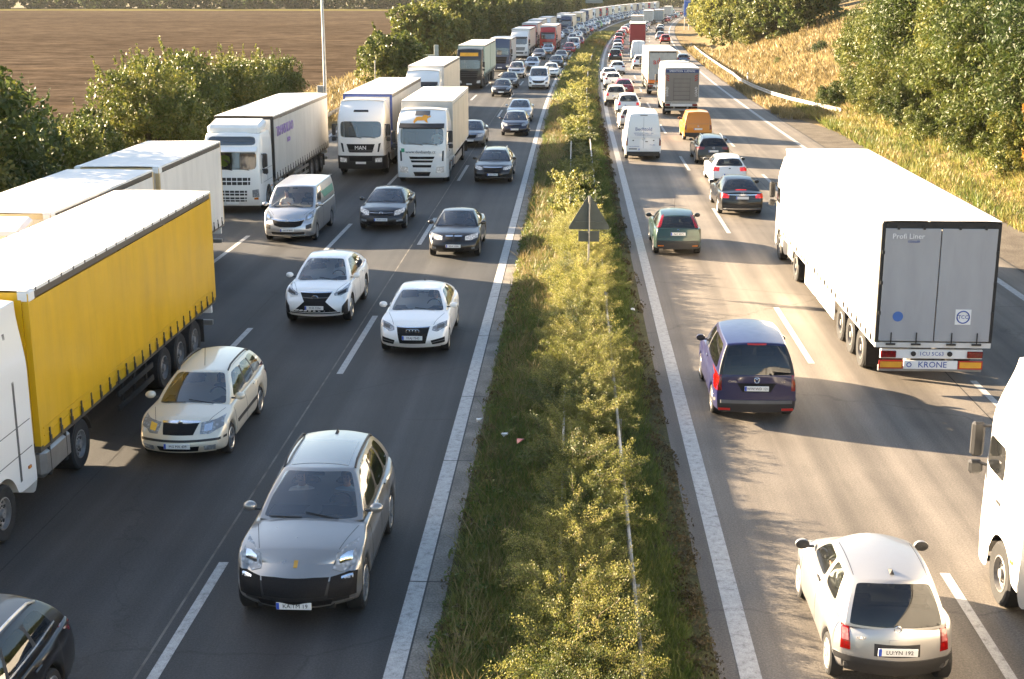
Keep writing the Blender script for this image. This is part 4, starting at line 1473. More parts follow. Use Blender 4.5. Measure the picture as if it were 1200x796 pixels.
        h, _, _, _ = bvh.ray_cast(Vector((20 * sx, -1.15, 1.55)), Vector((-sx, 0, 0)))
        P.part('door_handle', MB().box((h.x, -1.15, 1.55), (.03, .2, .05)).mesh('cab_handle', BLACK), root)
        for z_ in (1.28, 1.78):
            me = patch(bvh, [(-.3, z_ + .008), (-Lc + .1, z_ + .008)], [(-.3, z_ - .008), (-Lc + .1, z_ - .008)], ax, GREYPL, 'cab_line', .004, 8, 2, .01)
            P.part('panel_joint', me, root)
        P.part('marker_lamp', MB().box((sx * 1.25, -Lc + .3, .95), (.03, .1, .05)).mesh('marker_lamp', AMBER, False), root)
    # sun visor
    if o.get('visor') is not None:
        v = MB()
        h, _, _, _ = bvh.ray_cast(Vector((0, 20, w1 + .08)), Vector((0, -1, 0)))
        n = 9
        pts = []
        for q in range(n):
            b = -1.08 + 2.16 * q / (n - 1)
            yy = h.y - .12 * (b / 1.2) ** 2
            pts += [(b, yy - .04, w1 + .2), (b, yy + .24, w1 + .02), (b, yy + .22, w1 - .01), (b, yy - .05, w1 + .16)]
        fs = []
        for q in range(n - 1):
            for e in range(4):
                fs.append((q * 4 + e, q * 4 + (e + 1) % 4, (q + 1) * 4 + (e + 1) % 4, (q + 1) * 4 + e))
        fs += [(0, 1, 2, 3), tuple((n - 1) * 4 + e for e in (3, 2, 1, 0))]
        v.add(pts, fs)
        P.part('sun_visor', v.mesh('cab_visor', o['visor']), root)
    # wipers
    w = MB()
    for x0 in (-.75, -.05):
        a, n1, _, _ = bvh.ray_cast(Vector((x0, 20, w0 - .02)), Vector((0, -1, 0)))
        b, n2, _, _ = bvh.ray_cast(Vector((x0 + .7, 20, w0 + .09)), Vector((0, -1, 0)))
        w.tube([a + Vector((0, .03, 0)), b + Vector((0, .03, 0))], .014, 5)
    P.part('wiper', w.mesh('cab_wiper', BLACK), root)
    if o.get('plate_z'):
        h, _, _, _ = bvh.ray_cast(Vector((0, 20, o['plate_z'])), Vector((0, -1, 0)))
        P.part('number_plate', MB().box((0, h.y + .03, o['plate_z']), (.52, .02, .11)).mesh('cab_plate', PLATE), root)
    # front wheels
    for sx in (-1, 1):
        P.wheel(sx * 1.07, -ws, .5, .3, 'truck', o.get('rim_m', STEELRIM))
    return bvh, root


def chassis(P, s0, s1, axle=None, tanks=True, dual=True):
    c = MB()
    for sx in (-.43, .43):
        c.box((sx, -(s0 + s1) / 2, .92), (.09, s1 - s0, .26))
    for q in range(int((s1 - s0) / 1.2)):
        c.box((0, -s0 - .6 - q * 1.2, .92), (.86, .1, .18))
    P.part('chassis', c.mesh('chassis', CHASSIS, False))
    if tanks:
        for sx in (-1, 1):
            t = MB().box((sx * .93, -(s0 + 2.0), .72), (.6, 1.35, .58), 0, ch=.1)
            for q in (-.4, .4):
                t.box((sx * .93, -(s0 + 2.0) + q, .72), (.612, .06, .592), 1, ch=.1)
            P.part('fuel_tank', t.mesh('tank', [mat('tank_alloy', (.34, .34, .33), .38, .7), BLACK]))
    for a in (axle or []):
        for sx in (-1, 1):
            if dual:
                P.wheel(sx * 1.08, -a, .5, .29, 'truck', STEELRIM)
                t, ri = wheel_meshes(.5, .29, 'truck', STEELRIM)
                P.part('wheel', t, None, (sx * .76, -a, .5), (0, 0, 0))
            else:
                P.wheel(sx * 1.06, -a, .5, .385, 'truck', STEELRIM)
            mg = MB()
            n = 9
            pts = []
            for q in range(n):
                an = R(15 + 150 * q / (n - 1))
                for r_ in (.56, .58):
                    for xx in (sx * .62, sx * 1.24):
                        pts.append((xx, -a + r_ * math.cos(an), .5 + r_ * math.sin(an)))
            fs = []
            for q in range(n - 1):
                o = q * 4
                fs += [(o, o + 1, o + 5, o + 4), (o + 2, o + 6, o + 7, o + 3), (o, o + 4, o + 6, o + 2), (o + 1, o + 3, o + 7, o + 5)]
            mg.add(pts, fs)
            if dual:
                P.part('mudguard', mg.mesh('mudguard', BLACK))
    ax = MB()
    for a in (axle or []):
        ax.tube([(-1.0, -a, .5), (1.0, -a, .5)], .08, 8)
    if axle:
        P.part('axle', ax.mesh('axle', CHASSIS))


def wavy(x, y0, y1, z0, z1, sx, m, amp=.012, ny=48, nz=8, seed=1, lean=0.0):
    rg = np.random.default_rng(seed)
    ph = rg.uniform(0, 6.28, 6)
    V, F = [], []
    for i in range(ny + 1):
        for k in range(nz + 1):
            t, u = i / ny, k / nz
            y, z = y0 + (y1 - y0) * t, z0 + (z1 - z0) * u
            e = min(t, 1 - t, .08) / .08 * min(u + .3, 1 - u, .2) / .2
            d = amp * e * (math.sin(y * 5.3 + ph[0]) * .5 + math.sin(y * 2.1 + z * .8 + ph[1]) + math.sin(y * 9 + z * 2.2 + ph[2]) * .3)
            V.append((x + sx * d, y, z))
    for i in range(ny):
        for k in range(nz):
            a = i * (nz + 1) + k
            f = (a, a + 1, a + nz + 2, a + nz + 1)
            F.append(f if sx < 0 else f[::-1])
    return newmesh('curtain', V, F, [m], None, True, 0)


def cargo(P, s0, L, o):
    """Box or curtain-sided body; front wall at y = -s0."""
    w, z0, z1 = o.get('w', 2.55), o.get('z0', 1.15), o.get('z1', 4.0)
    hw = w / 2
    y0, y1 = -s0, -s0 - L
    side, roof, front = o.get('side', TARP_WHITE), o.get('roof', ROOF_W), o.get('front', TARP_WHITE)
    rail, post = o.get('rail', RAIL_D), o.get('post', RAIL_W)
    f = MB()
    f.box((0, (y0 + y1) / 2, z0 - .06), (w - .02, L, .12), 0)
    for sx in (-1, 1):
        for yy in (y0 - .06, y1 + .06):
            f.box((sx * (hw - .055), yy, (z0 + z1 - .04) / 2 + .0), (.115, .118, z1 - z0 - .04), 1)
        f.box((sx * (hw - .05), (y0 + y1) / 2, z1 - .1), (.104, L - .25, .14), 0)
    f.box((0, y0 - .05, z1 - .1), (w - .24, .1, .16), 1)
    f.box((0, y1 + .05, z1 - .1), (w - .24, .1, .16), 2)
    root = P.part('body_frame', f.mesh('body_frame', [rail, post, o.get('head', rail)], False))
    # sides
    for sx in (-1, 1):
        me = wavy(sx * (hw + .004), y0 - .1, y1 + .1, z0 - .04, z1 - .19, sx, side, o.get('amp', .012), 48, 8, int(s0 * 10) + sx + 2)
        P.part('curtain' if o.get('straps', True) else 'side_panel', me, root)
    # roof with slight sag, hems
    V, F = [], []
    nx, ny = 8, 30
    for i in range(ny + 1):
        for k in range(nx + 1):
            x = -hw + w * k / nx
            y = y0 + (y1 - y0) * i / ny
            e = 1 - abs(2 * k / nx - 1) ** 4
            V.append((x, y, z1 + .004 + e * (.015 + .012 * math.sin(y * 3.1) + .008 * math.sin(y * 7 + x * 2))))
    b0 = len(V)
    for i in range(ny):
        for k in range(nx):
            a = i * (nx + 1) + k
            F.append((a, a + nx + 1, a + nx + 2, a + 1))
    # hem
    n = len(V)
    for i in range(ny + 1):
        for k in (0, nx):
            v = V[i * (nx + 1) + k]
            V.append((v[0] * 1.004, v[1], z1 - .05))
    for i in range(ny):
        F.append((i * (nx + 1), n + 2 * i, n + 2 * i + 2, (i + 1) * (nx + 1)))
        F.append((i * (nx + 1) + nx, (i + 1) * (nx + 1) + nx, n + 2 * i + 3, n + 2 * i + 1))
    me = newmesh('roof', V, F, [roof], None, True, 40)
    P.part('roof', me, root)
    if o.get('hem_marks'):
        h = MB()
        for q in range(int(L / .62)):
            for sx in (-1, 1):
                h.box((sx * (hw + .014), y0 - .35 - q * .62, z1 - .015), (.012, .035, .07))
        P.part('roof_hem_clips', h.mesh('hem_clips', GREYPL, False), root, kind='stuff')
    # front wall
    fw = MB().box((0, y0 + .006, (z0 + z1) / 2 - .05), (w - .24, .03, z1 - z0 - .2), 0)
    P.part('front_wall', fw.mesh('front_wall', front, False), root)
    if o.get('capped'):
        for sx in (-1, 1):
            P.part('corner_cap', MB().box((sx * (hw - .1), y0 - .14, z1 - .1), (.25, .3, .24), 0, ch=.05).mesh('corner_cap', o['capped']), root)
    # straps
    if o.get('straps', True):
        st = MB()
        n = int(L / .55)
        for q in range(n):
            yy = y0 - .4 - q * (L - .8) / (n - 1)
            for sx in (-1, 1):
                st.box((sx * (hw + .022), yy, z0 + .09), (.016, .05, .30), 0)
                st.box((sx * (hw + .032), yy, z0 + .04), (.022, .075, .1), 0)
        P.part('curtain_straps', st.mesh('straps', BUCKLE, False), root, kind='stuff')
        for sx in (-1, 1):
            for zz in (z0 + .16, z0 + .30):
                P.part('curtain_hem', MB().box((sx * (hw + .012), (y0 + y1) / 2, zz), (.014, L - .3, .022)).mesh('curtain_hem', side, False), root)
    if o.get('ribs'):
        for q in range(1, o['ribs']):
            for sx in (-1, 1):
                P.part('panel_seam', MB().box((sx * (hw + .012), y0 + (y1 - y0) * q / o['ribs'], (z0 + z1) / 2 - .1), (.012, .02, z1 - z0 - .25)).mesh('seam', GREYPL, False), root)
    for (tx, y, z, sz, m, sx) in o.get('texts', []):
        P.part('lettering', text_mesh(tx, sz, m, .012), root, (sx * (hw + .03), y0 - y, z), (0, 0, math.pi / 2 * sx))
    for (ya, yb, za, zb, m, sx) in o.get('stripes', []):
        P.part('stripe', MB().box((sx * (hw + .02), y0 - (ya + yb) / 2, (za + zb) / 2), (.02, yb - ya, zb - za)).mesh('stripe', m, False), root)
    # rear
    yr = y1 - .004
    rear = o.get('rear', 'doors')
    if rear == 'doors':
        dm = o.get('door', DOORGREY)
        for sx in (-1, 1):
            dw = hw - .075
            d = MB().box((sx * dw / 2 * 1.0 + sx * .006, yr, (z0 + z1) / 2 - .06), (dw - .012, .05, z1 - z0 - .2), 0, ch=.008)
            k = P.part('rear_door', d.mesh('rear_door', dm), root)
            bars = MB()
            for xx in (.32, .78):
                bars.tube([(sx * dw * xx, yr - .045, z0 - .02), (sx * dw * xx, yr - .045, z0 + .25)], .014, 6)
                bars.box((sx * dw * xx, yr - .04, z0 - .03), (.22, .03, .04))
                bars.box((sx * dw * xx, yr - .04, z1 - .14), (.05, .03, .08))
            for zz in (.25, .5, .75):
                bars.box((sx * (hw - .05), yr - .03, z0 + (z1 - z0) * zz), (.06, .03, .08))
            P.part('door_lock', bars.mesh('door_lock', [BLACK]), k)
    elif rear == 'lift':
        P.part('tail_lift', MB().box((0, yr - .02, z0 + 1.02), (w - .1, .07, 2.1), 0, ch=.02).mesh('lift', STEELPANEL), root)
        kk = len(P.parts) - 1
        for q in range(6):
            P.part('lift_groove', MB().box((0, yr - .06, z0 + .12 + q * .3), (w * .46, .012, .018)).mesh('groove', CHASSIS, False), kk)
        for sx in (-1, 1):
            P.part('lift_groove', MB().box((sx * w * .235, yr - .06, z0 + .88), (.016, .014, 1.62)).mesh('groove', CHASSIS, False), kk)
            wm = MB()
            for q in range(3):
                V = [(sx * (w / 2 - .12), 0, .16 * q), (sx * (w / 2 - .34), 0, .16 * q - .12 + .0), (sx * (w / 2 - .34), 0, .16 * q - .04), (sx * (w / 2 - .12), 0, .16 * q + .08)]
                wm.add(V, [(0, 1, 2, 3), (3, 2, 1, 0)])
            P.part('warning_stripe', wm.mesh('warn', REDREF, False), kk, (0, yr - .062, z0 + 1.55))
            P.part('lettering', text_mesh('LOAD', .26, TXT_WHITE, .004), kk, (sx * (w / 2 - .2), yr - .064, z0 + .7), (0, R(-90), 0))
        P.part('header_board', MB().box((0, yr - .02, z1 - .3), (w - .1, .05, .42)).mesh('header', mat('header_blue', (.025, .05, .16), .4), False), root)
        kk = len(P.parts) - 1
        P.part('lettering', text_mesh('SPEDITION  LUDWIG', .2, TXT_WHITE), kk, (0, yr - .05, z1 - .22))
        P.part('lettering', text_mesh('Ludwig-Erhard-Str. 20', .15, TXT_WHITE), kk, (0, yr - .05, z1 - .41))
        P.part('rear_panel', MB().box((0, yr, z1 - .75), (w - .1, .04, .5)).mesh('rp', STEELPANEL, False), root)
    else:
        me = MB().box((0, yr, (z0 + z1) / 2 - .08), (w - .1, .04, z1 - z0 - .2))
        P.part('rear_curtain', me.mesh('rear_curtain', side, False), root)
    return root


def trailer_gear(P, s0, L, o):
    """Axles, bumper and lights under a semi-trailer or rigid body."""
    yr = -s0 - L
    for k in range(o.get('axles', 3)):
        a = s0 + L - o.get('first', 2.0) - 1.31 * (o.get('axles', 3) - 1 - k)
        for sx in (-1, 1):
            P.wheel(sx * 1.05, -a, .5, .385, 'truck', STEELRIM)
    g = MB()
    for sx in (-.5, .5):
        g.box((sx, -s0 - L / 2, .98), (.12, L - .4, .3))
    for k in range(int(L / 1.3)):
        g.box((0, -s0 - .6 - k * 1.3, 1.0), (2.2, .08, .14))
    for sx in (-1, 1):
        if o.get('legs', True):
            g.box((sx * .8, -s0 - 2.6, .75), (.12, .12, .7))
            g.box((sx * .8, -s0 - 2.6, .4), (.25, .25, .04))
    P.part('chassis', g.mesh('trailer_chassis', CHASSIS, False))
    for sx in (-1, 1):
        if o.get('guard', True):
            a0, a1 = s0 + 4.3, s0 + L - o.get('first', 2.0) - 3.5
            sg = MB()
            if o.get('skirt'):
                sg.box((sx * 1.22, -(a0 + a1) / 2, .68), (.04, a1 - a0, .66), 0, ch=.01)
            else:
                for z in (.52, .82):
                    sg.box((sx * 1.22, -(a0 + a1) / 2, z), (.04, a1 - a0, .12))
                for q in range(3):
                    sg.box((sx * 1.18, -a0 - (a1 - a0) * (q + .5) / 3, .75), (.05, .06, .6))
            P.part('side_guard', sg.mesh('side_guard', o.get('skirt') or o.get('guard_m', GALV), False))
        fl = MB().box((sx * 1.05, yr + o.get('first', 2.0) - .75, .55), (.4, .02, .6))
        P.part('mudflap', fl.mesh('mudflap', TYRE, False))
    # rear bumper with lamp units
    b = MB()
    b.box((0, yr + .14, .50), (2.4, .1, .14), 0, ch=.01)
    for sx in (-.5, .5):
        b.box((sx, yr + .3, .75), (.1, .3, .45))
    kb = P.part('rear_bumper', b.mesh('rear_bumper', [o.get('bumper_m', GALV)]))
    P.part('lamp_board', MB().box((0, yr + .1, .86), (2.36, .08, .22), 0, ch=.01).mesh('lamp_board', o.get('board_m', WHITEPL)), kb)
    for sx in (-1, 1):
        t = MB().box((sx * 1.0, yr + .04, .86), (.36, .06, .16), 0, ch=.015)
        P.part('tail_light', t.mesh('tail', TAILL), kb)
        if o.get('boards'):
            P.part('marker_board', MB().box((sx * .92, yr + .07, .6), (.56, .02, .2), 1).box((sx * .92, yr + .062, .6), (.5, .02, .14), 0).mesh('marker', [YELREF, REDREF], False), kb)
    if o.get('boards'):
        P.part('name_board', MB().box((0, yr + .07, .60), (1.24, .03, .2)).mesh('name_board', WHITEPL, False), kb)
        P.part('lettering', text_mesh(o['boards'], .2, TXT_BLUE), kb, (.04, yr + .05, .60))
        P.part('badge', MB().lathe([(.06, 0), (.06, -.006), (.04, -.006)], 16, 'Y').mesh('badge', TXT_BLUE), kb, (-.5, yr + .055, .6))
        P.part('number_plate', MB().box((0, yr + .05, .87), (.6, .02, .14)).mesh('plate', PLATE, False), kb)
        P.part('lettering', text_mesh('1CU 5C63', .13, TXT_BLUE), kb, (0, yr + .038, .87))
        for sx in (-1, 1):
            P.part('rubber_stop', MB().lathe([(.06, 0), (.06, -.03), (.001, -.03)], 10, 'Y').mesh('stop', BLACK), kb, (sx * .42, yr + .055, .87))


# kinds of cab ---------------------------------------------------------------
GRID = mat('grille_dark', (.02, .02, .02), .5)
CABKIND = {
    'man': dict(bumper=BLACK, bump_z=.98, plate_z=.66, roof_in=.12, visor=None,
        panels=[('grille', MESH, [(-.72, 1.60), (.72, 1.60)], [(-.58, 1.18), (.58, 1.18)]),
                ('headlight', HEADLIT, [(.72, .88), (1.06, .92)], [(.72, .68), (1.06, .70)]),
                ('bumper_grille', MESH, [(-.6, 1.0), (.6, 1.0)], [(-.56, .76), (.56, .76)]),
                ('corner_vent', BLACK, [(.9, 1.62), (1.02, 1.66)], [(.84, 1.2), (.92, 1.2)]),
                ('roof_light_bar', BLACK, [(-.36, 3.26), (.36, 3.26)], [(-.38, 3.16), (.38, 3.16)])],
        bars=[(.66, 1.30, GREYPL, .02), (.64, 1.25, GREYPL, .02)], texts=[('MAN', 0, 1.41, .27, TXT_WHITE)]),
    'volvo': dict(bump_z=.98, plate_z=.46, visor=WHITEPL, skylight=(2.9, 3.15), top=3.35, win=(1.85, 2.6),
        rake=[(.3, .1), (.5, .02), (.8, 0), (1.2, 0), (1.75, .04), (2.6, .16), (2.85, .20), (3.1, .26), (3.35, .5)],
        panels=[('grille', GRID, [(-.78, 1.52), (.78, 1.52)], [(-.76, 1.22), (.76, 1.22)]),
                ('lower_grille', GRID, [(-.62, .98), (.62, .98)], [(-.62, .78), (.62, .78)]),
                ('lower_grille', GRID, [(-.6, .70), (.6, .70)], [(-.58, .52), (.58, .52)]),
                ('headlight', HEADL, [(.84, 1.0), (1.1, 1.04)], [(.84, .70), (1.12, .72)]),
                ('fog_light', AMBER, [(.9, .68), (1.08, .7)], [(.9, .6), (1.08, .6)])],
        bars=[(.78, 1.37, WHITEPL, .04), (.62, .88, WHITEPL, .03), (.6, .61, WHITEPL, .03)],
        ribs=[(.78, 1.22, 1.52, 7, WHITEPL), (.62, .52, .98, 6, WHITEPL)], texts=[]),
    'iveco': dict(bump_z=.85, plate_z=.72, visor=BLACK, roof_in=.14, top=3.55,
        panels=[('grille', MESH, [(-.62, 1.36), (.62, 1.36)], [(-.56, 1.24), (.56, 1.24)]),
                ('grille', MESH, [(-.54, 1.18), (.54, 1.18)], [(-.5, 1.08), (.5, 1.08)]),
                ('bumper_grille', MESH, [(-.46, .96), (.46, .96)], [(-.44, .84), (.44, .84)]),
                ('lower_grille', MESH, [(-.42, .62), (.42, .62)], [(-.34, .42), (.34, .42)]),
                ('headlight', HEADLIT, [(.7, .86), (1.08, .90)], [(.66, .58), (1.06, .6)]),
                ('corner_vent', BLACK, [(.98, 1.62), (1.06, 1.64)], [(.96, 1.14), (1.04, 1.14)]),
                ('roof_light_bar', GREYPL, [(-.34, 3.46), (.34, 3.46)], [(-.36, 3.26), (.36, 3.26)]),
                ('eco_sticker', TXT_GREEN, [(.84, 1.74), (1.0, 1.74)], [(.84, 1.56), (1.0, 1.56)], dict(both=False))],
        texts=[('www.duvbandy.cz', .06, 1.58, .2, GREYPL), ('IVECO', 0, 1.3, .14, CHROME)]),
    'actros': dict(bump_z=.9, plate_z=.5, roof_in=.04, top=3.75, mirror=BLACK,
        rake=[(.3, .08), (.5, .02), (.8, 0), (1.2, 0), (1.75, .03), (2.7, .12), (3.2, .2), (3.75, .4)],
        panels=[('roof_sign', SIGNYEL, [(-.86, 3.4), (.86, 3.4)], [(-.86, 3.08), (.86, 3.08)]),
                ('grille', MESH, [(-.85, 1.7), (.85, 1.7)], [(-.7, .95), (.7, .95)]),
                ('headlight', HEADLIT, [(.74, .8), (1.06, .86)], [(.7, .58), (1.05, .6)])],
        bars=[(.8, 1.55, GREYPL, .02), (.78, 1.38, GREYPL, .02), (.76, 1.2, GREYPL, .02)], texts=[]),
    'plain': dict(bump_z=.95, plate_z=.55, roof_in=.1, top=3.7, visor=BLACK,
        panels=[('grille', MESH, [(-.8, 1.5), (.8, 1.5)], [(-.7, 1.1), (.7, 1.1)]),
                ('lower_grille', MESH, [(-.6, .85), (.6, .85)], [(-.55, .65), (.55, .65)]),
                ('headlight', HEADL, [(.74, .9), (1.08, .94)], [(.7, .66), (1.06, .68)])],
        bars=[(.76, 1.36, WHITEPL, .04), (.74, 1.22, WHITEPL, .04)], texts=[]),
}
LORRIES = {}


def lorry_proto(key, kind, o):
    if key in LORRIES:
        return LORRIES[key]
    P = Proto()
    ck = dict(CABKIND[kind])
    ck.update(o.get('cab', {}))
    bvh, root = cab(P, ck)
    if o.get('extra'):
        o['extra'](P, bvh, root)
    if o.get('semi', True):
        L = o.get('L', 13.6)
        s0 = o.get('gap', 2.75)
        chassis(P, 1.9, 6.2, [5.05])
        cargo(P, s0, L, o)
        trailer_gear(P, s0, L, o)
        P.L = s0 + L
    elif o.get('train'):
        L1, L2 = o['train']
        s0 = 2.65
        chassis(P, 1.9, s0 + L1 - .3, [s0 + L1 - 2.6], True)
        cargo(P, s0, L1, o)
        s1 = s0 + L1 + .55
        P.part('drawbar', MB().box((0, -s1 + .6, .7), (.16, 2.4, .16)).mesh('drawbar', CHASSIS, False))
        cargo(P, s1, L2, o)
        for (a0, a1) in ((s0 + .3, s0 + L1 - 3.4), (s0 + L1 - 1.6, s0 + L1 - .3), (s1 + 2.6, s1 + L2 - 3.3)):  # dark boxes added under the bodies to stop sunlight passing beneath
            for sx in (-1, 1):
                P.part('side_locker', MB().box((sx * 1.05, -(a0 + a1) / 2, .66), (.4, a1 - a0, .82), 0, ch=.02).mesh('locker', CHASSIS))
        trailer_gear(P, s1, L2, dict(axles=2, first=2.6, legs=False, guard=False))
        P.L = s1 + L2
    else:
        L = o.get('L', 7.5)
        s0 = o.get('gap', 2.45)
        chassis(P, 1.9, s0 + L - .3, [s0 + L - o.get('overhang', 2.2)], True)
        cargo(P, s0, L, o)
        trailer_gear(P, s0, L, dict(axles=0, legs=False, guard=False, first=1.4))
        for sx in (-1, 1):
            sg = MB().box((sx * 1.2, -s0 - L * .38, .62), (.04, L * .42, .36), 0)
            P.part('side_guard', sg.mesh('side_guard', GALV, False))
        P.L = s0 + L
    LORRIES[key] = P
    return P


def put_lorry(P, cabpaint, label, X, Y, away, name='lorry', cat='lorry', group=None, near=True, swap=None):
    """Y: where the end that faces the bridge stands."""
    ang = math.atan(.0003 * max(0, Y - 90))
    paints = {'placeholder_paint': cabpaint}
    paints.update(swap or {})
    if away:
        return P.place(name, label, cat, (X, Y + P.L, ROADZ), -ang, paints, group, near)
    return P.place(name, label, cat, (X, Y, ROADZ), math.pi - ang, paints, group, near)


def beast(P, bvh, root):
    """Orange running animal printed above the windscreen."""
    pts = [(-.42, -.1), (-.36, -.17), (-.3, -.1), (-.22, -.04), (-.05, -.04), (.1, -.03), (.2, -.12), (.3, -.14), (.26, -.06), (.24, .02), (.3, .08), (.38, .1), (.42, .16), (.36, .17), (.3, .14), (.2, .19), (.08, .2), (-.02, .12), (-.16, .13), (-.3, .1), (-.36, .02)]
    V = []
    for (x, z) in pts:
        h, n, _, _ = bvh.ray_cast(Vector((-x, 20, z * 1.0 + 3.08)), Vector((0, -1, 0)))
        V.append(h + n * .015)
    me = newmesh('logo', V, [tuple(range(len(V)))], [LOGO_OR], None, False)
    P.part('logo', me, root)


def deflector(P, bvh, root):
    P.part('roof_deflector', MB().box((0, -1.35, 3.52), (2.25, 1.3, .42), 0, rx=R(-9), ch=.12).mesh('deflector_big', WHITEPL), root)


def beacon(P, bvh, root):
    """Orange beacon, red and white stripes, roof deflector of the road train's cab."""
    for sx in (-1, 1):
        h, _, _, _ = bvh.ray_cast(Vector((sx * .55, -.9, 20)), Vector((0, 0, -1)))
        b = MB().lathe([(.09, 0), (.09, .08)], 12, 'Z', m=1)
        b.lathe([(.085, .08), (.085, .24), (.05, .28), (.001, .28)], 12, 'Z')
        P.part('beacon', b.mesh('beacon', [AMBER, BLACK]), root, h - Vector((0, 0, .01)))
    P.part('roof_deflector', MB().box((0, -1.75, 3.74), (2.1, 1.0, .34), 0, rx=R(-14), ch=.08).mesh('deflector', WHITEPL), root)
    for ax, sx in (('left', -1), ('right', 1)):
        for z, m in ((3.22, TXT_RED), (3.12, WHITEPL), (3.02, TXT_RED)):
            me = patch(bvh, [(-.75, z + .03), (-2.1, z + .03)], [(-.75, z - .03), (-2.1, z - .03)], ax, m, 'stripe', .012, 8, 2)
            P.part('stripe', me, root)


# ================================================================ the setting: road, verges, field, slope
def cx(Y):
    """Sideways shift of the motorway: straight, then bending gently to the right."""
    return .00015 * max(0.0, Y - 90) ** 2


def ground_mat(name, stops, scale=1.2, fine=25, rough=.95, bstr=.5, stretch=None, bd=.03):
    if name in MATS:
        return MATS[name]
    m, nt, b = nodes_of(name)
    n1 = noise(nt, scale, 6, stretch=stretch)
    n2 = noise(nt, fine, 5)
    c = ramp(nt, n1, stops)
    g = ramp(nt, n2, [(.3, (.55, .55, .55)), (.7, (1.25, 1.25, 1.25))])
    lk(nt, mixc(nt, 1.0, c, g, 'MULTIPLY'), b.inputs['Base Color'])
    b.inputs['Roughness'].default_value = rough
    b.inputs['Specular IOR Level'].default_value = .2
    bump(nt, b, n2, bstr, bd)
    MATS[name] = m
    return m


def asphalt_mat(name, base, warm, lane0, pitch):
    m, nt, b = nodes_of(name)
    speck = noise(nt, 30, 4, rough=.85)
    patchy = noise(nt, .35, 5)
    streak = noise(nt, 1.0, 4, stretch=(1.3, .012, 1))
    c1 = ramp(nt, patchy, [(.3, tuple(x * .85 for x in base)), (.7, warm)])
    c2 = ramp(nt, streak, [(.32, (.62, .62, .62)), (.68, (1.3, 1.3, 1.3))])
    c3 = ramp(nt, speck, [(.25, (.45, .45, .45)), (.5, (1, 1, 1)), (.78, (1.9, 1.9, 1.9))])
    c = mixc(nt, 1.0, mixc(nt, 1.0, c1, c2, 'MULTIPLY'), c3, 'MULTIPLY')
    # hairline cracks
    v = nt.nodes.new('ShaderNodeTexVoronoi')
    v.feature = 'DISTANCE_TO_EDGE'
    v.inputs['Scale'].default_value = .09
    tc = nt.nodes.new('ShaderNodeTexCoord')
    w = noise(nt, 1.5, 4)
    add = nt.nodes.new('ShaderNodeVectorMath')
    add.operation = 'ADD'
    lk(nt, tc.outputs['Object'], add.inputs[0])
    lk(nt, w, add.inputs[1])
    lk(nt, add.outputs[0], v.inputs['Vector'])
    cr = ramp(nt, v.outputs['Distance'], [(.0, (.7, .7, .7)), (.003, (1, 1, 1))])
    c = mixc(nt, 1.0, c, cr, 'MULTIPLY')
    # worn wheel tracks and the darker oil line in the middle of each lane
    sep = nt.nodes.new('ShaderNodeSeparateXYZ')
    lk(nt, tc.outputs['Object'], sep.inputs[0])
    wob = noise(nt, .25, 2, stretch=(.2, 1, 1))
    ma = nt.nodes.new('ShaderNodeMath')
    ma.operation = 'MULTIPLY_ADD'
    lk(nt, wob, ma.inputs[0])
    ma.inputs[1].default_value = .5
    lk(nt, sep.outputs[0], ma.inputs[2])
    mb = nt.nodes.new('ShaderNodeMath')
    mb.operation = 'MULTIPLY_ADD'
    lk(nt, ma.outputs[0], mb.inputs[0])
    mb.inputs[1].default_value = 4 * math.pi / pitch
    mb.inputs[2].default_value = -4 * math.pi * (lane0 + .25) / pitch
    mc = nt.nodes.new('ShaderNodeMath')
    mc.operation = 'COSINE'
    lk(nt, mb.outputs[0], mc.inputs[0])
    tr = ramp(nt, mc.outputs[0], [(0.0, (1.09, 1.09, 1.09)), (1.0, (.80, .80, .81))])
    c = mixc(nt, .8, c, mixc(nt, 1.0, c, tr, 'MULTIPLY'))
    stain = noise(nt, .55, 4, stretch=(1, .35, 1))
    c = mixc(nt, 1.0, c, ramp(nt, stain, [(.60, (1, 1, 1)), (.74, (.72, .72, .72))]), 'MULTIPLY')
    lk(nt, c, b.inputs['Base Color'])
    b.inputs['Roughness'].default_value = .72
    b.inputs['Specular IOR Level'].default_value = .35
    bump(nt, b, speck, .6, .012)
    MATS[name] = m
    return m


def paintline_mat():
    m, nt, b = nodes_of('road_paint')
    n = noise(nt, 7, 6, rough=.75)
    n2 = noise(nt, 60, 3)
    c = ramp(nt, n, [(.28, (.14, .135, .12)), (.45, (.36, .35, .33)), (.7, (.50, .49, .46))])
    g = ramp(nt, n2, [(.3, (.7, .7, .7)), (.6, (1.05, 1.05, 1.05))])
    lk(nt, mixc(nt, 1.0, c, g, 'MULTIPLY'), b.inputs['Base Color'])
    b.inputs['Roughness'].default_value = .7
    MATS['road_paint'] = m
    return m


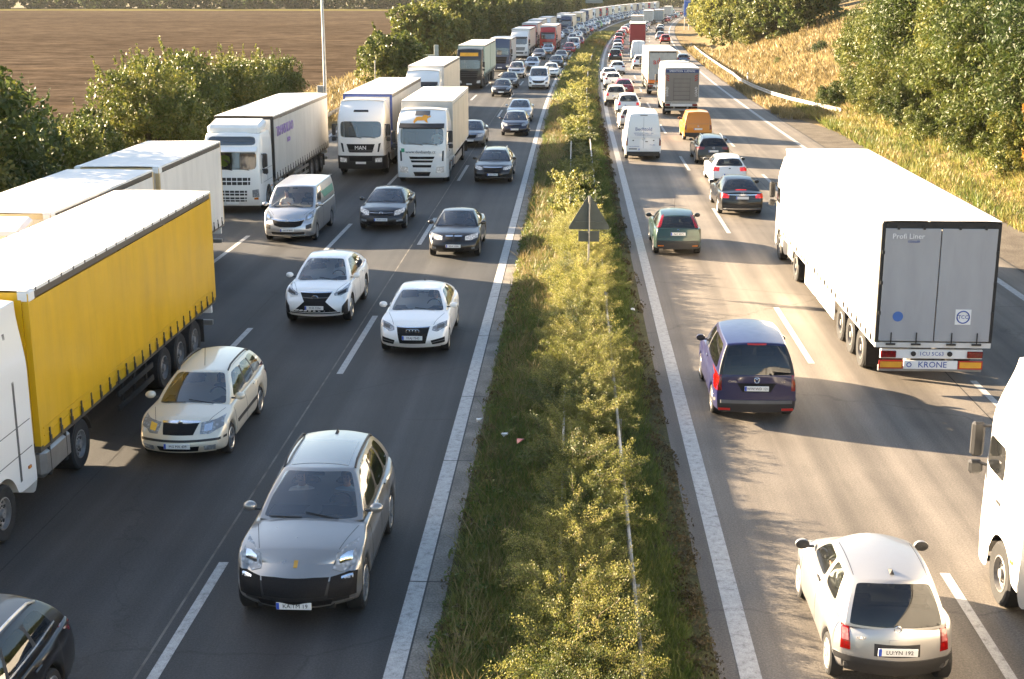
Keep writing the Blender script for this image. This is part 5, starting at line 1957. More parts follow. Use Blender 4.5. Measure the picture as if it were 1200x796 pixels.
ASPH = asphalt_mat('asphalt', (.037, .039, .040), (.049, .048, .046), -4.05, 3.3)
ASPH_R = asphalt_mat('asphalt_right', (.132, .116, .097), (.163, .143, .119), 4.25, 3.7)
LINE = paintline_mat()
GUTTER = ground_mat('concrete_gutter', [(.3, (.13, .12, .105)), (.7, (.26, .24, .205))], 1.5, 30, .85, .3)
ROUGH = ground_mat('rough_shoulder', [(.3, (.085, .072, .058)), (.7, (.15, .13, .105))], 1.0, 18, .95, .9)
SOIL = ground_mat('median_soil', [(.25, (.05, .038, .022)), (.5, (.07, .07, .028)), (.75, (.11, .095, .042))], 1.6, 22, .95, .8)
MEADOW = ground_mat('meadow', [(.25, (.06, .065, .022)), (.5, (.13, .105, .045)), (.75, (.19, .145, .065))], .25, 9, .95, .8, bd=.08)
SLOPE = ground_mat('slope_ground', [(.25, (.09, .07, .03)), (.5, (.19, .135, .06)), (.75, (.27, .19, .085))], .3, 10, .95, .9, bd=.1)


def field_mat():
    m, nt, b = nodes_of('ploughed_soil')
    n1 = noise(nt, .02, 6)
    n2 = noise(nt, .55, 7, stretch=(.3, .5, 1), rough=.8)
    n3 = noise(nt, .12, 3, stretch=(.06, 1.6, 1))
    c = ramp(nt, n1, [(.3, (.046, .034, .024)), (.7, (.070, .053, .038))])
    g = ramp(nt, n2, [(.36, (.4, .4, .4)), (.62, (1.5, 1.5, 1.5))])
    s = ramp(nt, n3, [(.58, (1, 1, 1)), (.70, (1.35, 1.3, 1.2))])
    lk(nt, mixc(nt, 1.0, mixc(nt, 1.0, c, g, 'MULTIPLY'), s, 'MULTIPLY'), b.inputs['Base Color'])
    b.inputs['Roughness'].default_value = 1.0
    b.inputs['Specular IOR Level'].default_value = 0
    bump(nt, b, n2, .35, .12)
    MATS['ploughed_soil'] = m
    return m


FIELD = field_mat()


def yrange(y0, y1):
    ys = [y0]
    while ys[-1] < y1:
        ys.append(min(y1, ys[-1] + max(1.5, abs(ys[-1]) * .03)))
    return ys


def strip(name, d0, d1, y0, y1, z, m, kind='structure', nx=1, parent=None, zf=None):
    """Sheet that follows the bend; d0, d1 may be functions of Y."""
    ys = yrange(y0, y1)
    f0 = d0 if callable(d0) else (lambda Y: d0)
    f1 = d1 if callable(d1) else (lambda Y: d1)
    V, F = [], []
    for Y in ys:
        for k in range(nx + 1):
            d = f0(Y) + (f1(Y) - f0(Y)) * k / nx
            V.append((d + cx(Y), Y, z if zf is None else zf(d, Y)))
    for i in range(len(ys) - 1):
        for k in range(nx):
            a = i * (nx + 1) + k
            F.append((a, a + 1, a + nx + 2, a + nx + 1))
    me = newmesh(name, V, F, [m], None, True, 0)
    o = link(name, me, parent)
    if parent is None:
        tag(o, kind=kind)
    return o


tag(link('ground', newmesh('ground', [(-3000, -150, -.08), (3000, -150, -.08), (3000, 5000, -.08), (-3000, 5000, -.08)], [(0, 1, 2, 3)], [MEADOW], None, False)), kind='structure')
tag(link('field', newmesh('field', [(-900, 20, -.03), (-24, 20, -.03), (-24, 150, -.03), (-23, 300, -.03), (-28, 640, -.03), (-900, 640, -.03)], [(0, 1, 2, 3, 4, 5)], [FIELD], None, False)), kind='structure')
road_l = strip('road', -16.4, -2.2, -30, 1300, 0, ASPH)
road_r = strip('road', 2.06, 15.05, -30, 1300, 0, ASPH_R)
strip('gutter', -2.22, -1.88, -30, 600, .003, GUTTER)
strip('hard_shoulder', 15.04, lambda Y: 17.5 if Y < 92 else max(15.1, 17.5 - (Y - 92) * .13), -30, 112, -.006, ROUGH)


def zmed(d, Y):
    t = (d + 1.9) / 3.97
    return .02 + .13 * math.sin(math.pi * max(0, min(1, t))) + .02 * math.sin(d * 5 + Y * 1.3) * math.sin(Y * .9)


strip('median', -1.9, 2.07, -30, 700, 0, SOIL, nx=10, zf=zmed)
strip('verge', -24.5, -16.38, -30, 700, -.02, MEADOW, nx=2)

# painted lines
strip('edge_line', -2.52, -2.25, -30, 700, .005, LINE)
strip('edge_line', 2.36, 2.66, -30, 700, .005, LINE)
strip('edge_line', 13.68, 13.93, -30, 700, .005, LINE)
strip('edge_line', -15.9, -15.65, -30, 700, .005, LINE)
SEAM_L = mat('joint_light', (.13, .12, .105), .9, var=.5, vscale=2)
SEAM_D = mat('joint_dark', (.02, .019, .018), .8, var=.5, vscale=2)
strip('road_joint', -5.93, -5.89, -30, 300, .004, SEAM_L)
strip('road_joint', -9.2, -9.17, -30, 300, .004, SEAM_D)
strip('road_joint', 9.2, 9.225, -30, 300, .004, SEAM_D)
strip('road_joint', 15.0, 15.07, -30, 300, .004, SEAM_D)
for (d, y0, per, ln) in ((-5.66, 14.2, 17.35, 6.1), (-8.92, 12.6, 17.35, 6.1), (-12.4, 8.5, 18.0, 6), (6.06, 14.2, 18.85, 6.2), (9.68, 6.6, 18.85, 6.2)):
    k = 0
    y = y0
    while y < 420:
        strip('lane_marking', d - .08, d + .08, y, y + ln, .005, LINE)
        y += per
# transverse joints across the gutter strip, every few metres
for k in range(24):
    y = 15 + k * 5.1 + random.uniform(-.6, .6)
    strip('gutter_joint', -2.55, -1.95, y, y + .03, .0075, SEAM_D)


# embankment on the right
def hE(d, Y):
    rise = max(0, d - 19.3)
    h = .52 * rise
    h = 12 * (1 - math.exp(-h / 12 * 1.15)) if h > 0 else 0
    far = max(0.0, min(1.0, (330 - Y) / 120))
    h *= far
    n = .12 * math.sin(d * 1.7 + Y * .8) + .1 * math.sin(d * .9 - Y * .43) + .06 * math.sin(d * 3.1 + Y * 2.2)
    return -.03 + h + n * min(1, max(0, d - 16.5) / 4)


def edge_r(Y):
    return 17.4 if Y < 92 else max(15.04, 17.4 - (Y - 92) * .13)


def emb(name):
    ys = np.concatenate([np.arange(-30, 140, 1.6), np.arange(140, 340, 3), np.arange(340, 700, 20)])
    ts = [0, .02, .045, .07, .1, .14, .19, .25, .32, .4, .5, .6, .72, .85, 1]
    V, F = [], []
    for Y in ys:
        for t in ts:
            d = edge_r(Y) + (95 - edge_r(Y)) * t
            V.append((d + cx(Y), Y, hE(d, Y)))
    n = len(ts)
    for i in range(len(ys) - 1):
        for k in range(n - 1):
            a = i * n + k
            F.append((a, a + 1, a + n + 1, a + n))
    tag(link(name, newmesh(name, V, F, [SLOPE], None, True, 0)), kind='structure')


emb('embankment')


# ---------------------------------------------------------------- safety barriers
def wbeam(name, label, pts, drop=.0, posts=4.0):
    """W-profile steel rail on posts; pts: polyline (x, y)."""
    root = thing(name, label, 'guard rail', (pts[0][0], pts[0][1], 0))
    o = Vector((pts[0][0], pts[0][1], 0))
    prof = [(-.0, .44 - drop), (.035, .47 - drop), (.035, .52 - drop), (.0, .56 - drop), (.0, .63 - drop), (.035, .67 - drop), (.035, .72 - drop), (.0, .75 - drop)]
    V, F = [], []
    P3 = [Vector((p[0], p[1], 0)) for p in pts]
    for i, p in enumerate(P3):
        d = (P3[min(i + 1, len(P3) - 1)] - P3[max(i - 1, 0)]).normalized()
        nrm = Vector((-d.y, d.x, 0))
        for (u, z) in prof:
            V.append(p - o + nrm * u + Vector((0, 0, z)))
        for (u, z) in reversed(prof):
            V.append(p - o + nrm * (u - .012) + Vector((0, 0, z)))
    n = len(prof) * 2
    for i in range(len(P3) - 1):
        for k in range(n):
            F.append((i * n + k, i * n + (k + 1) % n, (i + 1) * n + (k + 1) % n, (i + 1) * n + k))
    link('rail', newmesh('rail', V, F, [GALV], None, True, 30), root)
    acc, nxt = 0, .5
    pm = MB().box((0, 0, .3 - drop), (.06, .11, .72)).mesh('rail_post', GALV, False)
    for a, b in zip(P3, P3[1:]):
        L = (b - a).length
        while nxt <= acc + L and posts:
            q = a.lerp(b, (nxt - acc) / L) - o
            d = (b - a).normalized()
            link('post', pm, root, q + Vector((d.y, -d.x, 0)) * .05, (0, 0, math.atan2(-d.x, d.y)))
            nxt += posts
        acc += L
    return root


wbeam('guard_rail', 'steel guard rail on the left side of the yellow median shrubs', [(-.12 + cx(y), y) for y in range(10, 260, 4)], .12)
wbeam('guard_rail', 'steel guard rail along the right side of the median shrubs', [(.98 + cx(y), y) for y in range(10, 260, 4)], .1)
rail_pts = [(19.6, 101), (18.6, 106), (17.6, 112), (16.9, 118), (16.5, 126), (16.35, 136)] + [(16.3 + cx(y), y) for y in range(146, 222, 6)]
wbeam('guard_rail', 'pale guard rail curving along the foot of the dry grass slope', rail_pts)
wbeam('guard_rail', 'guard rail at the left edge of the motorway beside the bushes', [(-17.4 + cx(y), y) for y in range(30, 300, 5)])

# sealed cracks and repair patches in the asphalt
rp = random.Random(12)
for k, (d, y, ln, along) in enumerate([(-3.6, 28, 3, 0), (-4.9, 52, 8, 1), (8.6, 52, 9, 1), (11.4, 36, 6, 1)]):
    pts = []
    p = Vector((d, y, 0))
    an = math.pi / 2 if along else 0
    for q in range(int(ln / .25)):
        pts.append(p.copy())
        an += rp.uniform(-.35, .35) + ((math.pi / 2 if along else 0) - an) * .25
        p = p + Vector((math.cos(an), math.sin(an), 0)) * .25
    V, F = [], []
    for q, p in enumerate(pts):
        w = rp.uniform(.006, .016)
        n = Vector((1, 0, 0)) if along else Vector((0, 1, 0))
        V += [p - n * w + Vector((0, 0, .0045)), p + n * w + Vector((0, 0, .0045))]
        if q:
            a = 2 * q
            F.append((a - 2, a - 1, a + 1, a))
    tag(link('sealed_crack', newmesh('sealed_crack', V, F, [SEAM_D], None, False)), kind='structure')


# ================================================================ vegetation
def leaf_mesh(name, C, U, Vv, hue, mats):
    """One diamond-shaped leaf per row: centre C, half length U, half width Vv."""
    n = len(C)
    P = np.empty((n, 4, 3), dtype=np.float32)
    P[:, 0] = C - U
    P[:, 1] = C + Vv
    P[:, 2] = C + U
    P[:, 3] = C - Vv
    me = bpy.data.meshes.new(name)
    me.vertices.add(4 * n)
    me.vertices.foreach_set('co', P.reshape(-1))
    me.loops.add(4 * n)
    me.loops.foreach_set('vertex_index', np.arange(4 * n, dtype=np.int32))
    me.polygons.add(n)
    me.polygons.foreach_set('loop_start', np.arange(0, 4 * n, 4, dtype=np.int32))
    at = me.attributes.new('hue', 'FLOAT', 'FACE')
    at.data.foreach_set('value', np.clip(hue, 0, 1).astype(np.float32))
    for m in mats:
        me.materials.append(m)
    me.update(calc_edges=True)
    me.validate()
    return me


def rand_dirs(rg, n):
    v = rg.normal(size=(n, 3))
    return v / np.linalg.norm(v, axis=1, keepdims=True)


def orient(rg, n, length, width, up=0.0, out=None):
    u = rand_dirs(rg, n)
    if up:
        u[:, 2] += up
    if out is not None:
        u += out
    u /= np.linalg.norm(u, axis=1, keepdims=True)
    w = np.cross(u, rand_dirs(rg, n))
    w /= np.linalg.norm(w, axis=1, keepdims=True) + 1e-9
    s = rg.uniform(.6, 1.3, (n, 1))
    return u * length * s, w * width * s


LEAF_DARK = leafmat('leaf_dark', (.026, .046, .012), (.052, .078, .018), (.14, .13, .03), .3)
LEAF_MID = leafmat('leaf_mid', (.028, .048, .010), (.068, .092, .018), (.17, .15, .03), .3)
LEAF_LIGHT = leafmat('leaf_light', (.040, .062, .012), (.104, .124, .023), (.25, .22, .052), .28)
LEAF_YELLOW = leafmat('leaf_yellow', (.075, .095, .018), (.195, .20, .042), (.40, .345, .105), .42)
LEAF_AUTUMN = leafmat('leaf_autumn', (.18, .085, .012), (.36, .19, .02), (.5, .30, .03))
LEAF_FAR = leafmat('leaf_far', (.042, .066, .022), (.072, .098, .030), (.13, .135, .045), .5)
LEAF_BROWN = leafmat('leaf_brown', (.07, .032, .02), (.12, .055, .03), (.17, .09, .045))
GRASS_G = leafmat('grass_green', (.058, .098, .018), (.125, .158, .034), (.28, .235, .07), .35)
GRASS_D = leafmat('grass_dry', (.11, .09, .038), (.23, .178, .078), (.37, .28, .13), .35)
WEED_BROWN = leafmat('weed_brown', (.05, .038, .016), (.095, .07, .028), (.15, .11, .045), .3)
BARK = mat('bark', (.055, .042, .03), .9, var=.4, vscale=8, bumpy=.6)
TWIG = mat('twig', (.11, .075, .04), .85, var=.3)


class Plant:
    pass


PLANTS = {}


def bush(key, H, Wd, nl, nclump, nleaf, ls, lw, m, seed, base=.12, shoots=0, trunk_r=.12, up=0.0, spread=.30, tall=.30):
    """Crown of leaf clumps on lobes, carried by a trunk with limbs that reach into the lobes."""
    if key in PLANTS:
        return PLANTS[key]
    rg = np.random.default_rng(seed)
    lobes = []
    for i in range(nl):
        a = 2.4 * i + rg.uniform(-.4, .4)
        t = (i + .5) / nl
        rr = Wd * .5 * (.15 + .5 * math.sqrt(rg.uniform(.1, 1)))
        z = H * (base + (1 - base) * (.22 + .52 * t + rg.uniform(-.06, .06)))
        fall = 1 - .45 * max(0, z / H - .5) * 2
        lobes.append((np.array([rr * fall * math.cos(a), rr * fall * math.sin(a), z]), np.array([Wd * spread * rg.uniform(.75, 1.2)] * 2 + [H * tall * .62 * rg.uniform(.8, 1.15)])))
    lobes.append((np.array([0, 0, H * .5]), np.array([Wd * .36, Wd * .36, H * .36])))
    Cs, hues, outs = [], [], []
    per = max(1, nleaf // ((nl + 1) * nclump))
    for (c, r) in lobes:
        lh = rg.normal(0, .10)
        d = rand_dirs(rg, nclump)
        cen = c + d * r * rg.uniform(.72, 1.02, (nclump, 1))
        rad = r.mean() * rg.uniform(.22, .42, nclump)
        for q in range(nclump):
            if cen[q][2] < H * base * .6:
                continue
            n = int(per * rg.uniform(.6, 1.4))
            dd = rand_dirs(rg, n)
            rr = 1 - np.abs(rg.normal(0, .28, (n, 1)))
            p = cen[q] + dd * rad[q] * rr * np.array([1, 1, .8])
            Cs.append(p)
            outs.append(dd * .5)
            hues.append(.45 + lh + rg.normal(0, .10) + rg.normal(0, .13, n))
    for q in range(shoots):
        c, r = lobes[rg.integers(len(lobes))]
        a = rg.uniform(0, 6.28)
        st = c + np.array([math.cos(a) * r[0] * .7, math.sin(a) * r[1] * .7, r[2] * .7])
        Lh = H * rg.uniform(.08, .2)
        n = int(26)
        t = rg.uniform(0, 1, (n, 1))
        p = st + np.array([math.cos(a) * .25, math.sin(a) * .25, 1]) * Lh * t + rg.normal(0, ls * .75, (n, 3)) * (1.05 - t)
        Cs.append(p)
        outs.append(np.zeros((n, 3)))
        hues.append(.6 + rg.normal(0, .12, n))
    C = np.concatenate(Cs)
    hue = np.concatenate(hues)
    O = np.concatenate(outs)
    C[:, 2] = np.maximum(C[:, 2], .05)
    U, Vv = orient(rg, len(C), ls, lw, up, O)
    p = Plant()
    p.crown = leaf_mesh(key + '_crown', C, U, Vv, hue, [m])
    t = MB()
    hgt = H * .45
    t.tube([(0, 0, -.25), (.02, 0, hgt * .4), (-.03, .04, hgt)], [trunk_r * 1.25, trunk_r, trunk_r * .7], 8)
    for (c, r) in lobes[:-1]:
        s = Vector((0, 0, hgt * rg.uniform(.15, .95)))
        e = Vector(c)
        mid = s.lerp(e, .5) + Vector((0, 0, .12 * H))
        t.tube([s, mid, e], [trunk_r * .55, trunk_r * .38, trunk_r * .15], 6)
    p.trunk = t.mesh(key + '_trunk', BARK)
    p.H = H
    PLANTS[key] = p
    return p


def plant(p, name, label, cat, loc, rz, sc, group=None, crown_m=None):
    r = thing(name, label, cat, loc, rz, group)
    r.scale = sc if isinstance(sc, tuple) else (sc, sc, sc)
    link('trunk', p.trunk, r)
    c = link('crown', p.crown, r)
    if crown_m is not None:
        c.material_slots[0].link = 'OBJECT'
        c.material_slots[0].material = crown_m
    return r


def on_slope(d, Y):
    return (d + cx(Y), Y, hE(d, Y) - .1)


# --- bushes in front of the ploughed field, left
BL1 = bush('bush_left', 6.0, 5.6, 12, 34, 30000, .095, .05, LEAF_DARK, 3, .02, 60, .14, .25)
BL2 = bush('bush_left_b', 5.6, 5.2, 11, 34, 28000, .09, .045, LEAF_MID, 4, .02, 70, .12, .35)
BL3 = bush('bush_left_c', 4.6, 4.6, 10, 30, 22000, .085, .04, LEAF_LIGHT, 5, .02, 90, .10, .45)
left_bushes = [
    (BL1, -21.0, 42, 1.32, 'large dark green bush at the left edge of the picture', LEAF_MID),
    (BL1, -21.6, 48, 1.1, 'big dark bush beside the roof of the white road train', None),
    (BL3, -21.2, 55, .92, 'thin yellowish bush with upright shoots in the hedge gap', LEAF_LIGHT),
    (BL3, -22.2, 60, .95, 'loose pale bush with a gap showing the field behind', LEAF_MID),
    (BL2, -20.9, 66, 1.06, 'tall leafy bush with yellow leaves behind the white lorry roof', LEAF_LIGHT),
    (BL1, -21.8, 74, 1.08, 'tallest rounded bush in the middle of the field hedge', LEAF_LIGHT),
    (BL2, -21.0, 81, 1.0, 'green bush directly behind the cab of the white lorry', None),
    (BL2, -21.6, 89, .95, 'bush behind the white trailer with lilac lettering', LEAF_LIGHT),
    (BL1, -21.4, 97, .84, 'last rounded green bush of the hedge before the tall mast', LEAF_MID),
    (BL3, -19.6, 36, .9, 'low pale bush at the far left below the dark one', LEAF_MID),
]
for i, (p, X, Y, s, lab, cm) in enumerate(left_bushes):
    plant(p, 'bush', lab, 'bush', (X, Y, -.1), i * 1.7, s, 'bushes between the motorway and the ploughed field', cm)
# the rounded tree standing alone beside the lorries
T1 = bush('tree_round', 6.2, 6.6, 12, 28, 15000, .17, .09, LEAF_MID, 11, .04, 20, .16)
plant(T1, 'tree', 'rounded yellow-green tree standing alone beside the queue of lorries', 'tree', (-17.9, 133, -.1), .6, 1.0, None, LEAF_LIGHT)
# the wood along the left of the motorway
T2 = bush('tree_wood', 9.0, 8.0, 13, 26, 13000, .26, .14, LEAF_FAR, 12, .02, 20, .2)
T3 = bush('tree_wood_b', 10.0, 7.0, 12, 26, 12000, .26, .14, LEAF_FAR, 13, .02, 30, .2)
y = 172.0
k = 0
wood_label = {0: 'dark green tree in the wood along the left of the motorway', 1: 'mid green tree in the wood along the left of the motorway', 2: 'pale yellow-green tree in the wood left of the motorway'}
while y < 620:
    for row in (0, 1):
        if row == 1 and (y > 420 or y < 235):
            continue
        X = -19.4 - row * 6.0 + cx(y) + random.uniform(-.8, .8)
        tone = random.choice([0, 1, 1, 2]) if k > 2 else 2
        near_s = .95 if y > 200 else .82
        plant([T2, T3][k % 2], 'tree', 'first bright tree at the near end of the left wood' if k == 0 else wood_label[tone], 'tree', (X, y + random.uniform(-2, 2), -.1), random.uniform(0, 6), near_s * random.uniform(.9, 1.2), 'trees in the wood left of the motorway', [LEAF_MID, LEAF_FAR, LEAF_LIGHT][tone])
        k += 1
    y += 6.5 + y * .012

# --- the tall hedge on the right
H1 = bush('hedge_tree', 9.5, 7.6, 17, 38, 56000, .14, .045, LEAF_LIGHT, 21, .0, 20, .16, -.15)
H2 = bush('hedge_tree_b', 8.6, 7.2, 16, 38, 52000, .135, .042, LEAF_LIGHT, 22, .0, 20, .15, -.1)
H3 = bush('hedge_tree_c', 5.2, 5.4, 11, 26, 16000, .15, .05, LEAF_LIGHT, 23, .0, 14, .1, .1)
hedge = [
    (H1, 22.6, 103, .80, 'leftmost tree of the tall hedge, beside the dry slope', None), (H2, 22.4, 95, .92, 'second tree of the tall hedge right of the dry slope', LEAF_LIGHT),
    (H1, 22.8, 87, 1.0, 'dense olive green tree above the white trailer roof', LEAF_MID), (H2, 22.6, 79, 1.05, 'silvery green tree in the middle of the right hedge', None),
    (H1, 22.8, 71, 1.02, 'broad leafy tree of the right hedge above the trailer rear', LEAF_MID), (H2, 23.0, 64, 1.0, 'dark gapped tree of the right hedge near the picture edge', LEAF_DARK),
    (H1, 24.2, 55.5, .98, 'pale green tree at the right edge of the picture', LEAF_LIGHT), (H2, 26.8, 99, 1.0, 'tree in the back row of the hedge, beside the slope', None),
    (H1, 28.4, 90, 1.0, 'taller tree in the back row of the right hedge', LEAF_MID), (H1, 28.4, 80, 1.05, 'back row tree behind the middle of the right hedge', None),
    (H2, 28.4, 70, 1.1, 'back row tree at the top right of the picture', LEAF_MID), (H1, 28.6, 61, 1.0, 'back row tree in the top right corner', LEAF_MID),
    (H1, 24.5, 47, .95, 'tree of the right hedge just outside the picture', None),
]
for i, (p, d, Y, s, lab, cm) in enumerate(hedge):
    plant(p, 'tree', lab, 'tree', on_slope(d, Y), 1.1 + i * 1.3, s, 'trees of the tall hedge right of the motorway', cm)
plant(H3, 'bush', 'orange autumn bush at the right edge of the hedge', 'bush', on_slope(21.4, 60.5), .4, (.52, .52, 1.15), None, LEAF_AUTUMN)
low = [(19.9, 104.5, .5), (20.6, 93, .55), (20.8, 86, .6), (20.6, 79, .55), (20.8, 72, .62), (20.9, 64.5, .6), (20.8, 99, .55)]
for i, (d, Y, s) in enumerate(low):
    plant(H3, 'bush', '%s low bush at the foot of the right hedge, counted from the guard rail' % {104.5: 'first', 99: 'second', 93: 'third', 86: 'fourth', 79: 'fifth', 72: 'sixth', 64.5: 'seventh'}[Y], 'bush', on_slope(d, Y), i * 2.0, s, 'low bushes at the foot of the right hedge', [LEAF_MID, LEAF_LIGHT][i % 2])
# bushes on the dry slope
for (d, Y, s, lab, cm) in [(24.0, 124, .36, 'round yellow-green bush low on the dry slope', LEAF_MID), (24.6, 141, .34, 'dark green bush halfway up the dry slope', LEAF_DARK), (29.5, 131, .34, 'brown withered bush high on the dry slope', LEAF_BROWN), (25.2, 117, .30, 'grey-green bush next to the hedge on the dry slope', LEAF_LIGHT), (17.9, 116, .16, 'tiny bush behind the bend of the guard rail', LEAF_MID), (21.5, 150, .22, 'small pale bush at the foot of the dry slope', LEAF_LIGHT),
                          (34, 142, .5, 'bush at the top of the dry slope', LEAF_LIGHT), (36.5, 128, .55, 'bush at the top edge beside the tall hedge', LEAF_MID), (33, 156, .5, 'pale bush on the crest of the dry slope', LEAF_YELLOW)]:
    plant(H3, 'bush', lab, 'bush', on_slope(d, Y), d, s, None, cm)
# trees behind the slope
for i, (d, Y, s, cm) in enumerate([(22.5, 186, .62, LEAF_LIGHT), (24.5, 178, .80, LEAF_MID), (27.5, 170, .85, LEAF_MID), (25.0, 195, .95, LEAF_MID), (21.2, 204, .7, LEAF_LIGHT), (24.0, 215, 1.0, LEAF_LIGHT), (21.5, 232, .95, LEAF_YELLOW), (25.5, 240, 1.05, LEAF_LIGHT), (22.0, 256, 1.0, LEAF_YELLOW), (22.0, 280, 1.0, LEAF_LIGHT), (22.5, 310, 1.05, LEAF_YELLOW), (22.5, 345, 1.0, LEAF_LIGHT), (23, 390, 1.1, LEAF_LIGHT), (22, 440, 1.1, LEAF_YELLOW), (24, 500, 1.2, LEAF_LIGHT), (20, 570, 1.2, LEAF_LIGHT), (31, 205, 1.1, LEAF_MID), (32, 230, 1.1, LEAF_LIGHT), (31, 265, 1.2, LEAF_MID)]):
    lab = {0: 'small yellow-green tree at the foot of the far slope', 1: 'bushy tree standing at the left end of the dry slope', 2: 'dark tree in the shade behind the dry slope', 3: 'broad green tree behind the far end of the guard rail'}.get(i, 'sunlit tree along the right side of the distant motorway')
    plant([T2, T3][i % 2], 'tree', lab, 'tree', on_slope(d, Y), i * 1.9, s, 'trees along the right of the distant motorway', cm)

# --- far woods beyond field and road: one mass each
def far_wood(name, label, x0, x1, Y0, Y1, h, n, m, seed):
    rg = np.random.default_rng(seed)
    nb = int((x1 - x0) / 3.5)
    bx_ = np.linspace(x0, x1, nb) + rg.uniform(-3, 3, nb)
    by = rg.uniform(Y0, Y1, nb)
    bh = h * rg.uniform(.5, 1.2, nb)
    idx = rg.integers(0, nb, n)
    d = rand_dirs(rg, n)
    C = np.stack([bx_[idx] + d[:, 0] * 7, by[idx] + d[:, 1] * 6, bh[idx] * .5 + d[:, 2] * bh[idx] * .5], 1)
    C[:, 2] = np.maximum(C[:, 2], .2)
    U, Vv = orient(rg, n, 1.0, .6)
    hue = .5 + rg.normal(0, .12, nb)[idx] + rg.normal(0, .1, n)
    tag(link(name, leaf_mesh(name, C, U, Vv, hue, [m])), label, 'wood', kind='stuff')


far_wood('far_wood', 'hazy line of trees beyond the ploughed field', -480, -20, 705, 740, 18, 60000, LEAF_FAR, 31)
far_wood('far_wood', 'pale distant trees at the far end of the motorway', 20, 420, 760, 800, 20, 40000, LEAF_FAR, 32)
tag(link('field_margin', newmesh('field_margin', [(-900, 640, -.02), (-28, 640, -.02), (-20, 706, -.02), (-900, 706, -.02)], [(0, 1, 2, 3)], [mat('margin_straw', (.12, .105, .04), .95, var=.4, vscale=.05, spec=0)], None, False)), kind='structure')


# --- shrubs of the median: arching sprays of small leaves
def spray_shrub(key, seed, stems, leaves, Hh, reach, m, ls=.034):
    rg = np.random.default_rng(seed)
    Cs, hs, Us = [], [], []
    tb = MB()
    for s in range(stems):
        a = rg.uniform(0, 6.28)
        b = np.array([rg.normal(0, .16), rg.normal(0, .2), .02])
        L = rg.uniform(.7, 1.25)
        tilt = rg.uniform(.15, 1.0)
        pts = []
        p = b.copy()
        dv = np.array([math.cos(a) * tilt * reach, math.sin(a) * tilt * reach, 1.0])
        dv /= np.linalg.norm(dv)
        n = 9
        for q in range(n + 1):
            pts.append(p.copy())
            p = p + dv * (L * Hh / n)
            dv = dv + np.array([math.cos(a) * .07, math.sin(a) * .07, -.13 * (q / n) * 1.6])
            dv /= np.linalg.norm(dv)
        pts = np.array(pts)
        tb.tube([tuple(x) for x in pts[::3]], [.008, .006, .004, .003], 4, cap=False)
        nl = int(leaves / stems)
        t = rg.uniform(.12, 1, nl) ** .8 * n
        i = np.minimum(t.astype(int), n - 1)
        f = (t - i)[:, None]
        c = pts[i] * (1 - f) + pts[i + 1] * f
        spread = .085 * (1.15 - t / n)[:, None] + .02
        c = c + rg.normal(0, 1, (nl, 3)) * spread
        Cs.append(c)
        hs.append(.42 + rg.normal(0, .14) + rg.normal(0, .13, nl) + .1 * (t / n))
    C = np.concatenate(Cs)
    C[:, 2] = np.maximum(C[:, 2], .03)
    U, Vv = orient(rg, len(C), ls, ls * .55, .2)
    p = Plant()
    p.crown = leaf_mesh(key, C, U, Vv, np.concatenate(hs), [m])
    p.trunk = tb.mesh(key + '_stems', TWIG)
    return p


SH = [spray_shrub('median_shrub', 41 + q, 58, 19000, 1.0, .95, LEAF_YELLOW, .0138) for q in range(4)]
SHF = [spray_shrub('median_shrub_far', 51 + q, 30, 2600, 1.0, .85, LEAF_YELLOW, .052) for q in range(3)]
rs = random.Random(5)
y = 14.0
cnt = 0
while y < 250:
    near = y < 52
    step = .36 if near else (.8 if y < 110 else 1.5)
    lush = 1.0
    if 69 < y < 80:
        lush = .55
    d = rs.uniform(-.22, .62) if near else rs.uniform(-.3, .7)
    s = rs.uniform(.82, 1.16) * (.72 + .3 * lush)
    if 24.5 < y < 26 and d > .0:
        y += step
        continue
    p = rs.choice(SH if near else SHF)
    r = thing('shrub', 'yellow-green arching shrub in the median hedge between the guard rails', 'shrub', (d + cx(y), y, zmed(d, y) - .02), rs.choice((0, math.pi)) + rs.uniform(-.5, .5), 'shrubs of the median hedge')
    r.scale = (s * .78, s * 1.25, s * rs.uniform(.74, 1.04) * (1 if lush == 1 else .7))
    link('stems', p.trunk, r)
    c = link('foliage', p.crown, r)
    if lush < 1 or rs.random() < .2:
        c.material_slots[0].link = 'OBJECT'
        c.material_slots[0].material = LEAF_MID
    y += step
    cnt += 1


